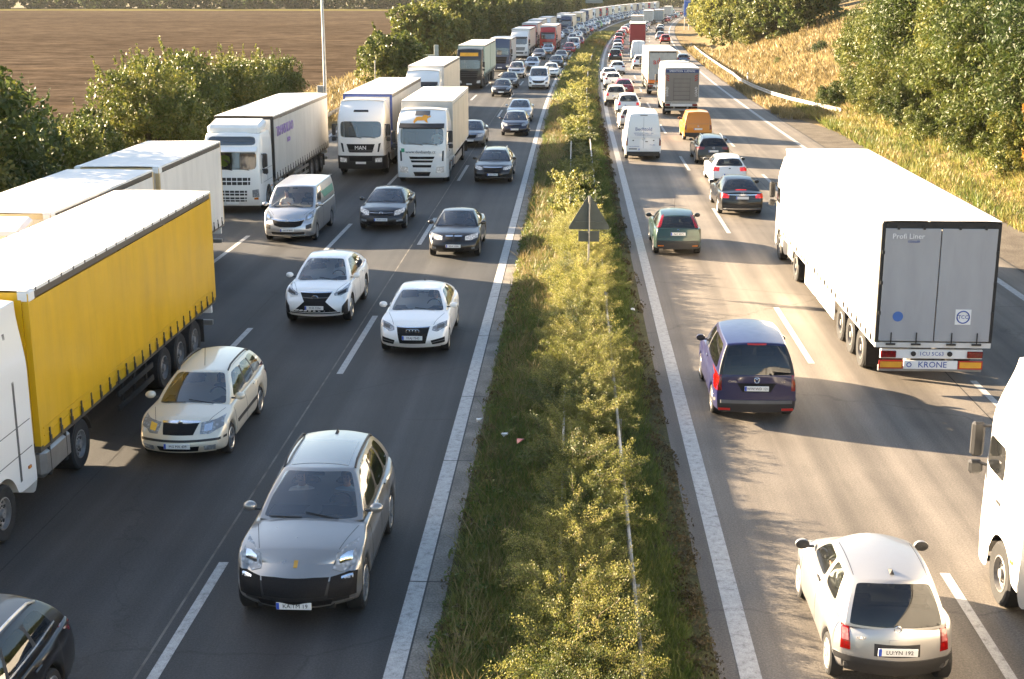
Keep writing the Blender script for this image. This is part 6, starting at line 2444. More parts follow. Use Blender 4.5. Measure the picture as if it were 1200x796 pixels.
# --- grass: blades in tufts, one mass per strip
def grass(name, label, n, sampler, hgt, wid, m, seed, zfun, dry=.45, tuft=8):
    rg = np.random.default_rng(seed)
    nt = n // tuft
    d, Y = sampler(rg, nt)
    d = np.repeat(d, tuft) + rg.normal(0, .06, nt * tuft) * (1 + np.repeat(Y, tuft) * .008)
    Yr = np.repeat(Y, tuft) + rg.normal(0, .06, nt * tuft) * (1 + np.repeat(Y, tuft) * .008)
    X = d + .00015 * np.maximum(0, Yr - 90) ** 2
    Z = np.array([zfun(a, b) for a, b in zip(d, Yr)])
    N = len(X)
    far = 1 + np.maximum(0, Yr - 25) * .022
    h = hgt * rg.uniform(.4, 1.3, N) * (1 + .25 * (far - 1))
    lean = rg.normal(0, .45, (N, 2))
    U = np.stack([lean[:, 0] * h * .5, lean[:, 1] * h * .5, h * .5], 1)
    C = np.stack([X, Yr, Z], 1) + U * .92
    a = rg.uniform(0, 6.28, N)
    w = wid * far * rg.uniform(.6, 1.4, N)
    Vv = np.stack([np.cos(a) * w, np.sin(a) * w, 0 * a], 1)
    cl = np.repeat(rg.normal(0, .16, nt), tuft)
    big = .16 * np.sin(d * 2.3 + 1.7) * np.sin(Yr * .55) + .1 * np.sin(Yr * .21 + d)
    hue = dry + cl + big + rg.normal(0, .1, N)
    tag(link(name, leaf_mesh(name, C, U, Vv, hue, [m])), label, 'grass', kind='stuff')


def samp(d0, d1, y0, y1, power=2.0):
    def f(rg, n):
        t = rg.uniform(0, 1, n) ** power
        return rg.uniform(d0, d1, n), y0 + (y1 - y0) * t
    return f


grass('grass', 'green grass on the left half of the median', 90000, samp(-1.78, -.35, 14, 110), .20, .006, GRASS_G, 61, zmed, .42)
grass('grass', 'dark green grass strip on the right half of the median', 60000, samp(.9, 1.72, 14, 110), .17, .006, GRASS_G, 62, zmed, .34)
grass('grass', 'yellowing grass of the median towards the distance', 26000, samp(-1.8, 1.9, 95, 300, 1.3), .24, .009, GRASS_G, 63, zmed, .62)
grass('grass', 'tall dry grass stalks on the left half of the median', 9000, samp(-1.7, -.4, 15, 110, 1.3), .42, .005, GRASS_D, 64, zmed, .5)
grass('grass', 'dry golden grass on the embankment slope', 60000, samp(18.4, 34, 96, 200, 1.1), .42, .016, GRASS_D, 65, hE, .5, 10)
grass('grass', 'green and yellow grass along the foot of the right hedge', 40000, samp(17.4, 22.5, 42, 112, 1.1), .38, .013, GRASS_G, 66, hE, .56, 10)
grass('grass', 'dry straw-coloured grass patches below the right hedge', 6000, samp(17.6, 22, 42, 112, 1.1), .4, .013, GRASS_D, 69, hE, .5, 14)
grass('grass', 'dry grass between the right guard rail and the road', 12000, samp(15.2, 18.5, 100, 230, 1.2), .34, .012, GRASS_D, 67, hE, .4, 10)
grass('grass', 'dry grass strip between the left guard rail and the field', 34000, samp(-24.5, -16.6, 40, 330, 1.4), .42, .014, GRASS_D, 68, lambda d, Y: -.03, .45, 10)


# --- leafy weeds in the median, too many to count
def weeds(name, label, n, sampler, m, seed, ls):
    rg = np.random.default_rng(seed)
    nt = n // 40
    d, Y = sampler(rg, nt)
    r = rg.uniform(.06, .2, nt)
    dd = rand_dirs(rg, nt * 40)
    far = 1 + np.maximum(0, np.repeat(Y, 40) - 25) * .02
    C = np.stack([np.repeat(d, 40) + dd[:, 0] * np.repeat(r, 40), np.repeat(Y, 40) + dd[:, 1] * np.repeat(r, 40), np.abs(dd[:, 2]) * np.repeat(r, 40) * 1.3], 1)
    C[:, 2] += np.array([zmed(a, b) for a, b in zip(C[:, 0], C[:, 1])])
    C[:, 0] += .00015 * np.maximum(0, C[:, 1] - 90) ** 2
    U, Vv = orient(rg, len(C), ls, ls * .45, .3)
    hue = .45 + np.repeat(rg.normal(0, .22, nt), 40) + rg.normal(0, .1, len(C))
    tag(link(name, leaf_mesh(name, C, U * far[:, None], Vv * far[:, None], hue, [m])), label, 'weeds', kind='stuff')


weeds('weeds', 'leafy green weeds among the grass left of the median shrubs', 36000, samp(-1.85, -.4, 14, 90), GRASS_G, 71, .035)
weeds('weeds', 'yellow-brown dry weeds along the concrete gutter of the median', 12000, samp(-1.86, -1.45, 14, 120), WEED_BROWN, 72, .03)
weeds('weeds', 'rusty brown weeds beside the right edge of the median', 14000, samp(1.68, 2.04, 14, 120), WEED_BROWN, 73, .03)


# ================================================================ signs, masts, small roadside things
POLE = mat('pole_grey', (.40, .41, .40), .5, .4, var=.2)
SIGNBACK = mat('sign_back', (.075, .085, .075), .55, .2, var=.15)
t = thing('road_sign', 'back of a triangular road sign standing in the median shrubs', 'road sign', (.52, 42.0, .1))
tri = [(-.63, 0, 0), (.63, 0, 0), (0, 0, 1.09)]
r = .05
V = [(-.60, 0, .0), (-.64, 0, .04), (-.63, 0, .09), (-.04, 0, 1.08), (.04, 0, 1.08), (.63, 0, .09), (.64, 0, .04), (.60, 0, .0)]
V2 = V + [(x, -.03, z) for x, y, z in V]
F = [tuple(range(8)), tuple(range(15, 7, -1))] + [(i, (i + 1) % 8, 8 + (i + 1) % 8, 8 + i) for i in range(8)]
link('triangular_plate', newmesh('triangular_plate', V2, F, [SIGNBACK], None, False), t, (0, .04, 1.72))
link('stiffener', MB().box((0, 0, 0), (.9, .03, .04)).mesh('stiffener', SIGNBACK, False), t, (0, -.008, 1.95))
link('small_plate', MB().box((0, 0, 0), (.66, .02, .34), ch=.004).mesh('small_plate', SIGNBACK, False), t, (0, .03, 1.5))
link('post', MB().tube([(0, 0, -.1), (0, 0, 2.78)], .03, 8).mesh('sign_post', GALV), t, (0, -.035, 0))

t = thing('mast', 'tall slim grey mast beside the ploughed field', 'mast', (-18.3, 100, -.05))
link('pole', MB().tube([(0, 0, 0), (0, 0, 6), (-.05, 0, 13)], [.14, .11, .07], 12).mesh('mast_pole', POLE), t)
link('switch_box', MB().box((-.32, -.05, 1.9), (.5, .4, .95), ch=.02).mesh('switch_box', POLE), t)
link('base', MB().box((0, 0, .2), (.5, .5, .4), ch=.03).mesh('mast_base', GUTTER), t)

t = thing('thin_post', 'thin white post in front of the rounded tree', 'post', (-17.2, 118, -.05))
link('pole', MB().tube([(0, 0, 0), (0, 0, 3.2)], .05, 8).mesh('thin_pole', GALV), t)
link('cap', MB().box((0, 0, 3.2), (.14, .14, .18), ch=.02).mesh('thin_cap', POLE), t)

t = thing('roadside_cabinet', 'grey cabinet with a tall narrow box beside the left wood', 'cabinet', (-18.3 + cx(170), 163, -.05))
link('cabinet_body', MB().box((0, 0, .9), (1.5, .7, 1.7), ch=.03).mesh('cabinet', mat('cabinet_grey', (.27, .31, .29), .6)), t)
link('narrow_box', MB().box((.95, 0, 1.45), (.5, .5, 2.9), ch=.03).mesh('narrow_box', mat('cabinet_grey', (.27, .31, .29), .6)), t)


def delineator(X, Y, z, label):
    t = thing('delineator_post', label, 'marker post', (X, Y, z), 0, 'white marker posts along the motorway')
    link('post', MB().box((0, 0, .55), (.12, .1, 1.1), ch=.03).mesh('marker', WHITEPL), t)
    link('black_band', MB().box((0, 0, .86), (.126, .106, .2), ch=.03).mesh('marker_band', BLACK), t)


delineator(20.0, 104, hE(20, 104), 'white marker post where the guard rail ends at the hedge')
delineator(17.2 + cx(140), 140, hE(17.2, 140), 'white marker post behind the middle of the pale guard rail')
delineator(16.0 + cx(221), 221, hE(16, 221), 'white marker post at the far end of the guard rail')

# gantry over the left carriageway
t = thing('sign_gantry', 'grey sign gantry over the distant left carriageway', 'gantry', (0, 420, 0))
gx = cx(420)
for dx in (-16.6,):
    link('post', MB().tube([(gx + dx, 0, 0), (gx + dx, 0, 8.2)], .22, 8).mesh('gantry_post', POLE), t)
link('beam', MB().box((gx - 11.2, 0, 8.2), (11.0, .6, .6)).mesh('gantry_beam', POLE, False), t)
link('board', MB().box((gx - 10.6, -.5, 6.4), (5.2, .3, 2.0), ch=.03).mesh('gantry_board', mat('board_grey', (.16, .2, .19), .6)), t)
# blue direction sign on the right
t = thing('direction_sign', 'blue direction sign standing right of the distant motorway', 'road sign', (17.9 + cx(330), 330, 0))
for dx in (-.5, .5):
    link('post', MB().tube([(dx, .06, 0), (dx, .06, 5.6)], .1, 8).mesh('sign_post', GALV), t)
link('board', MB().box((0, 0, 5.0), (1.5, .1, 3.8), ch=.03).mesh('blue_board', mat('sign_blue', (.015, .10, .42), .4)), t)
link('border', MB().box((0, -.06, 6.7), (1.36, .012, .06)).mesh('blue_border', TXT_WHITE, False), t)
# litter in the median
for (X, Y, m, lab, s) in [(-1.35, 26.4, WHITEPL, 'crumpled white paper scrap lying in the median grass', .09), (-1.02, 25.9, REDREF, 'crumpled red wrapper lying in the median grass', .1), (1.75, 38.0, WHITEPL, 'white paper scrap in the dark grass strip of the median', .08), (-1.95, 27.5, WHITEPL, 'white scrap at the edge of the concrete gutter', .07)]:
    V = [(random.uniform(-s, s), random.uniform(-s, s), random.uniform(0, s)) for q in range(9)]
    bm = bmesh.new()
    for v in V:
        bm.verts.new(v)
    bmesh.ops.convex_hull(bm, input=bm.verts)
    me = bpy.data.meshes.new('scrap')
    bm.to_mesh(me)
    bm.free()
    me.materials.append(m)
    tag(link('litter', me, None, (X, Y, max(.03, zmed(X, Y)) + .12)), lab, 'litter')

# ================================================================ lorries
G_L = 'lorries queuing on the left carriageway'
G_R = 'lorries on the right carriageway'
PY = lorry_proto('yellow', 'plain', dict(gap=3.0, L=12.2, side=TARP_YELLOW, front=TARP_YELLOW, post=TARP_YELLOW, hem_marks=True, capped=WHITEPL, rail=RAIL_D, amp=.011, guard_m=CHASSIS, cab=dict(top=3.95, Lc=2.8)))
put_lorry(PY, CABW, 'lorry with bright yellow curtain trailer and white cab', -10.78, 19.6, False, group=G_L)
PX = lorry_proto('unseen_shade_lorry', 'plain', dict(semi=False, L=11.5, side=TARP_WHITE))  # stands outside the view, added so its shade covers the near left lanes
put_lorry(PX, CABW, 'unseen white lorry ahead of the road train, added to shade the near lanes', -14.3, 11.8, False, group=G_L)
PT = lorry_proto('train', 'plain', dict(semi=False, train=(8.0, 7.2), extra=beacon, post=BEIGEPOST, front=TARP_CREAM, capped=WHITEPL, straps=True, cab=dict(top=3.5, visor=None)))
put_lorry(PT, CABW, 'white road train with orange beacon and red stripes at left edge', -13.6, 28.4, False, group=G_L)
PV = lorry_proto('volvo', 'volvo', dict(gap=2.6, z1=3.85, L=13.2, extra=deflector, post=CHASSIS, side=TARP_GREY, skirt=None, texts=[('TRANSALDO', 2.3, 3.1, .62, TXT_PURPLE, -1), ('SPED', 3.0, 2.55, .3, TXT_PURPLE, -1)]))
put_lorry(PV, CABW, 'white lorry whose trailer side carries faded lilac lettering', -14.25, 55.6, False, group=G_L)
PM = lorry_proto('man', 'man', dict(z1=3.9, post=TARP_BLUE, hem_marks=True, side=TARP_GREY, straps=True))
put_lorry(PM, CABW, 'white lorry with black bumper and blue trailer front posts', -10.72, 67.8, False, group=G_L)
PI = lorry_proto('iveco', 'iveco', dict(semi=False, gap=2.6, L=10.2, z1=3.8, side=TARP_CREAM, front=TARP_GREY, post=TARP_GREY, straps=False, rail=RAIL_W, extra=beast, amp=.03, overhang=2.8))
put_lorry(PI, CABW, 'white tarpaulin lorry with an orange animal above the windscreen', -7.28, 64.7, False, group=G_L)
PW = lorry_proto('plain_w', 'plain', dict(z1=3.9, side=TARP_CREAM, front=WHITEPL, hem_marks=True))
put_lorry(PW, CABW, 'white lorry half hidden behind the one with blue posts', -10.6, 95, False, group=G_L, near=False)
PA = lorry_proto('actros', 'actros', dict(side=TARP_GREEN, semi=False, train=(7.6, 7.4), post=TARP_GREEN, straps=True))
put_lorry(PA, CABK, 'black lorry with a yellow board above the windscreen', -9.95, 129.6, False, group=G_L, near=False)
PD = lorry_proto('dark_tanker', 'actros', dict(semi=False, L=7.5, z1=3.7, side=TARP_GREY, straps=False, cab=dict(panels=CABKIND['actros']['panels'][1:])))
put_lorry(PD, CABB, 'dark blue-grey lorry behind the black one', -8.6, 158, False, group=G_L, near=False)
for (cabp, lab, X, Y) in [(CABW, 'white lorry standing in front of the dark red one', -7.6, 190), (CABR, 'dark red lorry just behind a white one by the wood', -7.5, 224), (CABR, 'bright red lorry with white box in the middle lane', -4.1, 210.5),
                          (CABB, 'blue-grey lorry leading the distant group by the wood', -1.9, 300), (CABC, 'cream lorry beside the distant blue-grey one', .3, 337)]:
    put_lorry(PW, cabp, lab, X, Y, False, group=G_L, near=False)
far_cols = [(CABB, 'grey-blue'), (CABW, 'white'), (CABR, 'red'), (CABR, 'red'), (CABW, 'white'), (CABW, 'white'), (CABC, 'cream'), (CABW, 'white'), (CABB, 'grey-blue'), (CABW, 'white'), (CABR, 'red'), (CABW, 'white')]
for i, (cp, cn) in enumerate(far_cols):
    Y = 385 + i * 24
    put_lorry(PW, cp, 'tiny %s lorry in the farthest part of the left queue' % cn, -10.6 + cx(Y), Y, False, group='farthest lorries of the left queue', near=False)
for Y in (250, 274, 322):
    put_lorry(PW, CABW, 'white lorry in the slow lane between the red and blue-grey lorries', -11.2 + cx(Y), Y, False, group='white lorries between the red and blue-grey ones', near=False)

PK = lorry_proto('krone', 'plain', dict(L=14.6, w=2.68, gap=2.7, boards='KRONE', skirt=WHITEPL, hem_marks=False, side=TARP_WHITE, rail=RAIL_W, head=CHASSIS, post=CHASSIS, board_m=WHITEPL, cab=dict(top=3.6)))
kr = put_lorry(PK, CABW, 'large white curtain trailer lorry with grey rear doors', 8.42, 30.8, True, group=G_R)
yk = -PK.L - .045
door = [o for o in kr.children_recursive if o.name.split('.')[0] == 'rear_door']
link('lettering', text_mesh('Profi Liner', .17, TXT_WHITE), door[0], (-.75, yk, 3.66))
link('lettering', text_mesh('COOLER', .07, TXT_BLUE), door[0], (-.62, yk, 3.54))
link('sticker', MB().lathe([(.12, 0), (.12, -.006), (.001, -.006)], 20, 'Y').mesh('sticker', mat('sticker_blue', (.05, .14, .4), .4)), door[0], (-.86, yk + .012, 1.78))
link('sticker', MB().box((0, 0, 0), (.36, .012, .36)).mesh('sticker_w', WHITEPL, False), door[1], (.63, yk + .012, 1.78))
link('sticker_ring', MB().tube([(.14 * math.cos(q * math.pi / 12), 0, .14 * math.sin(q * math.pi / 12)) for q in range(25)], .014, 5, cap=False).mesh('ring', TXT_BLUE), door[1], (.63, yk, 1.78))
link('lettering', text_mesh('TCC', .12, TXT_BLUE), door[1], (.63, yk, 1.78))
STAIN = mat('door_stain', (.15, .14, .10), .7)
for (dq, x, z, w, h) in ((0, -.86, 2.6, .09, .42), (1, 1.12, 3.35, .08, .9), (1, 1.05, 2.6, .05, .7), (1, .55, 1.42, .28, .14)):
    V = []
    for q in range(14):
        a = 2 * math.pi * q / 14
        rr = random.uniform(.6, 1.1)
        V.append((x + w / 2 * math.cos(a) * rr, 0, z + h / 2 * math.sin(a) * rr))
    link('stain', newmesh('stain', V, [tuple(range(14))], [STAIN], None, False), door[dq], (0, yk + .018, 0))

PR = lorry_proto('right_edge', 'plain', dict(cab=dict(top=3.9)))
put_lorry(PR, CABW, 'white lorry cab cut off by the right edge of the picture', 7.76, 20.7 - PR.L, True, group=G_R)
PB = lorry_proto('lift', 'plain', dict(semi=False, L=7.2, z1=3.55, rear='lift', straps=False, side=TARP_WHITE, rail=RAIL_W))
put_lorry(PB, CABW, 'box lorry with grey tail lift under a blue header', 8.0, 101.8, True, group=G_R)
P2 = lorry_proto('two_door', 'plain', dict(z1=3.9, post=BEIGEPOST, door=mat('door_pale', (.36, .37, .35), .5)))
k2 = put_lorry(P2, CABW, 'white lorry with cream-framed rear doors and red lettering', 8.0, 122.5, True, group=G_R, near=False)
d2 = [o for o in k2.children_recursive if o.name.split('.')[0] == 'rear_door']
link('lettering', text_mesh('ad', .75, TXT_RED), d2[0], (-.52, -P2.L - .05, 3.0), (0, R(-8), 0))
link('reflector', MB().box((0, 0, 0), (.9, .03, .3)).mesh('orange_board', mat('orange_board', (.75, .18, .02), .5), False), d2[0], (-.75, -P2.L - .05, 1.25))
PRD = lorry_proto('red_rear', 'plain', dict(side=TARP_RED, rear='curtain', straps=False, z1=4.0))
put_lorry(PRD, CABR, 'lorry with a plain red tarpaulin rear', 10.75, 222, True, group=G_R, near=False)
PS = lorry_proto('silver_rear', 'plain', dict(z1=3.9, door=mat('door_silver', (.45, .44, .40), .4)))
for (p, cp, lab, X, Y) in [(PS, CABB, 'white lorry with blue band ahead of the red tarpaulin', 14.1, 292), (PS, CABW, 'white lorry far ahead in the middle lane', 20.9, 372), (P2, CABW, 'grey-doored lorry far ahead in the right lane', 24.6, 385), (PS, CABW, 'faint white lorry at the very end of the right carriageway', 33, 470), (P2, CABW, 'faint cream-framed lorry at the end of the right carriageway', 45, 540)]:
    put_lorry(p, cp, lab, X, Y, True, group=G_R, near=False)
PG = lorry_proto('green_far', 'plain', dict(side=tarp('curtain_bright_green', (.02, .30, .17)), rear='curtain', straps=False))
put_lorry(PG, CABW, 'distant lorry with a bright green rear', 43, 500, True, group=G_R, near=False)

# ================================================================ cars
GL, GR_ = 'cars on the left carriageway', 'cars on the right carriageway'
placed = {}
near_cars = [
    ('suv_grey', 'grey', 'silver-grey sport utility car with people in front, nearest the bridge', 'car', -4.0, 17.85, False, GL),
    ('estate_cream', 'cream', 'cream estate car with roof rails beside the yellow trailer', 'car', -7.72, 24.8, False, GL),
    ('estate_rear', 'black', 'black estate car cut off by the lower left corner', 'car', -7.5, 11.7, False, GL),
    ('crossover', 'white', 'white crossover with a black hourglass grille', 'car', -7.15, 36.2, False, GL),
    ('hatch_white', 'white', 'white hatchback with four rings on its grille', 'car', -4.05, 33.1, False, GL),
    ('saloon_kidney', 'black', 'black saloon with twin kidney grille', 'car', -4.15, 46.2, False, GL),
    ('saloon_coupe', 'black', 'black low saloon in front of the lorry with the orange animal', 'car', -7.45, 51.6, False, GL),
    ('van_front', 'silver', 'silver panel van with a green stripe beside the white lorry', 'van', -10.55, 48.9, False, 'vans in the traffic'),
    ('saloon_big', 'black', 'large black car right of the lorry with the orange animal', 'car', -3.9, 65.1, False, GL),
    ('hatch_common', 'darkblue', 'dark blue hatchback following the large black car', 'car', -3.8, 87.2, False, GL),
    ('saloon_common', 'silver', 'silver car directly behind the dark blue hatchback', 'car', -3.9, 97, False, GL),
    ('saloon_common', 'grey2', 'grey car peeping out behind the tarpaulin lorry', 'car', -6.2, 80.5, False, GL),
    ('hatch_common', 'black', 'black car in front of two darker ones beside the black lorry', 'car', -6.4, 120, False, GL),
    ('saloon_common', 'brown', 'grey-brown car close behind the black one', 'car', -6.3, 131, False, GL),
    ('suv_common', 'silver', 'silver off-roader beside the dark blue-grey lorry', 'car', -6.2, 146.5, False, GL),
    ('van_front', 'white', 'white van in the left carriageway next to the median', 'van', -3.35, 129.6, False, 'vans in the traffic'),
    ('hatch_common', 'white', 'white car half hidden behind the white van', 'car', -2.5, 148, False, GL),
    ('saloon_common', 'silver', 'silver car behind the silver off-roader', 'car', -5.0, 162.5, False, GL),
    ('saloon_common', 'grey2', 'grey car in the middle lane near the white lorry', 'car', -4.8, 186, False, GL),
    ('hatch_common', 'silver', 'pale car in front of the bright red lorry', 'car', -3.9, 203, False, GL),
    ('hatch_common', 'black', 'dark car next to the median behind the white car', 'car', -2.2, 166, False, GL),
    ('saloon_common', 'grey2', 'grey car next to the median following a dark one', 'car', -1.75, 181, False, GL),
    ('suv_common', 'red', 'red car next to the median with a white one behind', 'car', -.75, 202, False, GL),
    ('van_front', 'white', 'white van hidden behind the red car', 'van', -.1, 214, False, 'vans in the traffic'),
    ('suv_common', 'darkred', 'dark red car next to the median', 'car', .75, 232, False, GL),
    # right carriageway
    ('city_car', 'micra', 'small silver hatchback seen from behind, nearest the bridge', 'car', 4.36, 16.4, True, GR_),
    ('mpv_rear', 'purple', 'purple-blue people carrier seen from behind', 'car', 4.0, 28.0, True, GR_),
    ('hatch_high_lights', 'green', 'dark green hatchback with tail lights high in the pillars', 'car', 3.72, 47, True, GR_),
    ('van_tall_rear', 'white', 'tall white panel van with blue lettering on its rear doors', 'van', 3.85, 74.8, True, 'vans in the traffic'),
    ('saloon_rear', 'black', 'black saloon with lit brake lights beside the big trailer', 'car', 7.0, 55.7, True, GR_),
    ('hatch_rear', 'white', 'white hatchback between two black cars', 'car', 7.45, 64.5, True, GR_),
    ('estate_rear', 'black', 'black estate car behind the orange van', 'car', 7.5, 72.8, True, GR_),
    ('van_small_rear', 'orange', 'orange windowless van behind the box lorry', 'van', 7.75, 85, True, 'vans in the traffic'),
    ('hatch_common', 'cream', 'beige car half hidden by the tall white van', 'car', 3.9, 91.5, True, GR_),
    ('suv_common', 'white', 'white off-roader with lit brake lights ahead of the beige car', 'car', 4.05, 101.3, True, GR_),
    ('suv_common', 'cream', 'pale off-roader close to the median with brake lights lit', 'car', 3.4, 110.5, True, GR_),
    ('saloon_common', 'darkred', 'dark saloon just ahead of the two off-roaders', 'car', 4.45, 121.5, True, GR_),
    ('hatch_common', 'white', 'white hatchback in the fast lane queue, tail light glowing', 'car', 3.75, 132, True, GR_),
    ('saloon_common', 'white', 'white saloon hugging the median line', 'car', 3.65, 140, True, GR_),
    ('hatch_common', 'white', 'white hatchback with a red rear window stripe', 'car', 4.85, 153.5, True, GR_),
    ('suv_common', 'black', 'black off-roader in the bend of the fast lane', 'car', 5.4, 180.5, True, GR_),
    ('saloon_common', 'grey2', 'dark grey saloon ahead of the black off-roader', 'car', 6.1, 196, True, GR_),
    ('hatch_common', 'white', 'white car ahead of the dark grey saloon', 'car', 6.6, 209, True, GR_),
    ('saloon_common', 'bluegrey', 'blue-grey saloon in the bend of the fast lane', 'car', 7.1, 224, True, GR_),
    ('hatch_common', 'red', 'red car in the fast lane beside the red tarpaulin', 'car', 7.7, 238, True, GR_),
    ('hatch_common', 'bluegrey', 'blue-grey car seen right of the box lorry', 'car', 13.6, 172, True, GR_),
    ('van_tall_rear', 'white', 'white van behind the red tarpaulin lorry', 'van', 8.6, 184, True, 'vans in the traffic'),
    ('suv_common', 'white', 'white off-roader close behind the white van', 'car', 7.9, 164, True, GR_),
    ('suv_common', 'red', 'red car in the right lane above the white trailer roof', 'car', 16.0, 243, True, GR_),
    ('suv_common', 'silver', 'grey off-roader in the right lane ahead of the red one', 'car', 16.2, 260, True, GR_),
    ('hatch_common', 'black', 'black car third in the far right lane', 'car', 18.6, 302, True, GR_),
    ('hatch_common', 'white', 'white car leading the far right lane', 'car', 20.2, 325, True, GR_),
]
for (key, colr, lab, cat, X, Y, away, grp) in near_cars:
    o = put_car(key, colr, lab, cat, X, Y, away, grp, near=Y < 100, name='van' if cat == 'van' else 'car')
    placed.setdefault(key, o)
# the silver van's side print and the box of the far left delivery lorry
van = placed['van_front']
SP = SPECS['van_front']
bv = bvh_of([p['me'] for p in CARS['van_front'].parts if p['name'] in ('body', 'roof')])
for (a, b, z0, z1, m) in ((2.3, 4.7, 1.35, 1.62, mat('teal_print', (.02, .22, .17), .4)),):
    me = patch(bv, [(2.5 - a, z1), (2.5 - b, z1)], [(2.5 - a - .4, z0), (2.5 - b, z0)], 'right', m, 'side_print', .008, 12, 4)
    me2 = patch(bv, [(2.5 - a, z1), (2.5 - b, z1)], [(2.5 - a - .4, z0), (2.5 - b, z0)], 'left', m, 'side_print', .008, 12, 4)
    link('side_print', me2, van)
    link('side_print', me, van)
# farthest cars, a few pixels each
cols = ['white', 'silver', 'black', 'white', 'grey2', 'silver', 'white', 'darkblue', 'red', 'white']
names = {'white': 'white', 'silver': 'silver', 'black': 'black', 'grey2': 'grey', 'darkblue': 'dark blue', 'red': 'red'}
rc = random.Random(3)
for lane, d, y0, y1, away in (('left', -4.0, 246, 640, False), ('left', -7.4, 226, 640, False), ('right', 4.3, 252, 600, True), ('right', 8.0, 300, 360, True), ('right', 11.8, 400, 620, True)):
    y = y0
    while y < y1:
        c = rc.choice(cols)
        key = rc.choice(['hatch_common', 'saloon_common', 'suv_common'])
        if lane == 'left' and d == -4.0 and 338 < y < 350:
            put_car('suv_common', 'brightgreen', 'bright green car far down the left carriageway', 'car', d + cx(y), y, False, GL, near=False)
        else:
            put_car(key, c, 'tiny %s car at the far end of the %s carriageway' % (names[c], lane), 'car', d + cx(y) + rc.uniform(-.3, .3), y, away, 'tiny distant cars of the %s queue' % lane, near=False)
        y += rc.uniform(10.5, 16)


# ================================================================ people behind the windscreens
SKIN = mat('skin', (.50, .30, .21), .55)
HAIR = mat('hair', (.035, .022, .014), .7)
TROUSER = mat('trousers', (.02, .022, .03), .85)
SHIRT = mat('placeholder_shirt', (.6, .6, .6), .85)


def person_mesh():
    """Seated figure with hands on the wheel; hips at the origin, facing +Y. One continuous skin."""
    J = {'pelvis': (0, 0, .08, .15, .12), 'waist': (0, -.04, .24, .145, .11), 'chest': (0, -.07, .42, .17, .12), 'collar': (0, -.07, .54, .11, .09), 'neck': (0, -.05, .63, .055, .055), 'jaw': (0, -.015, .70, .068, .075), 'brow': (0, -.03, .79, .080, .095), 'crown': (0, -.035, .855, .06, .07)}
    E_ = [('pelvis', 'waist'), ('waist', 'chest'), ('chest', 'collar'), ('collar', 'neck'), ('neck', 'jaw'), ('jaw', 'brow'), ('brow', 'crown')]
    for s, n in ((-1, 'l'), (1, 'r')):
        J['sh' + n] = (s * .19, -.07, .50, .065, .065)
        J['el' + n] = (s * .27, .10, .28, .045, .045)
        J['wr' + n] = (s * .17, .33, .40, .028, .03)
        J['pa' + n] = (s * .15, .40, .44, .036, .02)
        E_ += [('chest', 'sh' + n), ('sh' + n, 'el' + n), ('el' + n, 'wr' + n), ('wr' + n, 'pa' + n)]
        for q, (dx, dy, dz, l) in enumerate(((-.03, .05, .03, 1), (-.01, .06, .035, 1.1), (.012, .06, .03, 1.05), (.032, .045, .02, .85))):
            J['f%d' % q + n] = (s * .15 + dx, .40 + dy, .44 + dz, .0095, .0095)
            J['g%d' % q + n] = (s * .15 + dx, .40 + dy + .02, .44 + dz - .035 * l, .0085, .0085)
            E_ += [('pa' + n, 'f%d' % q + n), ('f%d' % q + n, 'g%d' % q + n)]
        J['th' + n] = (s * .15 - s * .045, .39, .455, .0105, .0105)
        J['ti' + n] = (s * .15 - s * .055, .425, .47, .009, .009)
        E_ += [('wr' + n, 'th' + n), ('th' + n, 'ti' + n)]
        J['hi' + n] = (s * .1, .04, .06, .09, .09)
        J['kn' + n] = (s * .13, .46, .14, .062, .062)
        J['an' + n] = (s * .13, .60, -.24, .04, .04)
        J['to' + n] = (s * .13, .74, -.27, .035, .03)
        E_ += [('pelvis', 'hi' + n), ('hi' + n, 'kn' + n), ('kn' + n, 'an' + n), ('an' + n, 'to' + n)]
    J['nose'] = (0, .065, .755, .012, .014)
    E_ += [('brow', 'nose')]
    keys = list(J)
    me = bpy.data.meshes.new('person_skel')
    me.from_pydata([J[k][:3] for k in keys], [(keys.index(a), keys.index(b)) for a, b in E_], [])
    o = bpy.data.objects.new('tmp', me)
    md = o.modifiers.new('skin', 'SKIN')
    md.use_smooth_shade = True
    for i, k in enumerate(keys):
        sv = me.skin_vertices[0].data[i]
        sv.radius = J[k][3:]
        sv.use_root = k == 'pelvis'
    ss = o.modifiers.new('s', 'SUBSURF')
    ss.levels = ss.render_levels = 2
    out = bake(o)
    out.name = 'person'
    for m in (SHIRT, SKIN, TROUSER):
        out.materials.append(m)
    for p in out.polygons:
        c = p.center
        p.use_smooth = True
        p.material_index = 1 if (c.z > .60 or (c.y > .2 and c.z > .27)) else (2 if c.z < .15 else 0)
    hm = MB()
    hm.lathe([(.001, .905), (.045, .898), (.075, .875), (.092, .84), (.097, .80), (.094, .76), (.082, .72), (.07, .70)], 18, 'Z')
    V = []
    for (x, y, z) in hm.v:
        back = max(0, min(1, (.02 - y) / .06))
        z2 = z if y < .03 else max(z, .815 + (y - .03) * .3)
        V.append((x, y * 1.12 - .038, z2))
    hm.v = V
    hair = hm.mesh('hair', HAIR, True, 0)
    ey = MB()
    for s in (-1, 1):
        ey.lathe([(.012, 0), (.009, .006), (.001, .008)], 8, 'Y', (s * .03, .052, .785))
    ey.box((0, .058, .718), (.045, .012, .01), 0)
    face = ey.mesh('facial_features', mat('eye_dark', (.03, .02, .02), .4), True)
    return out, hair, face


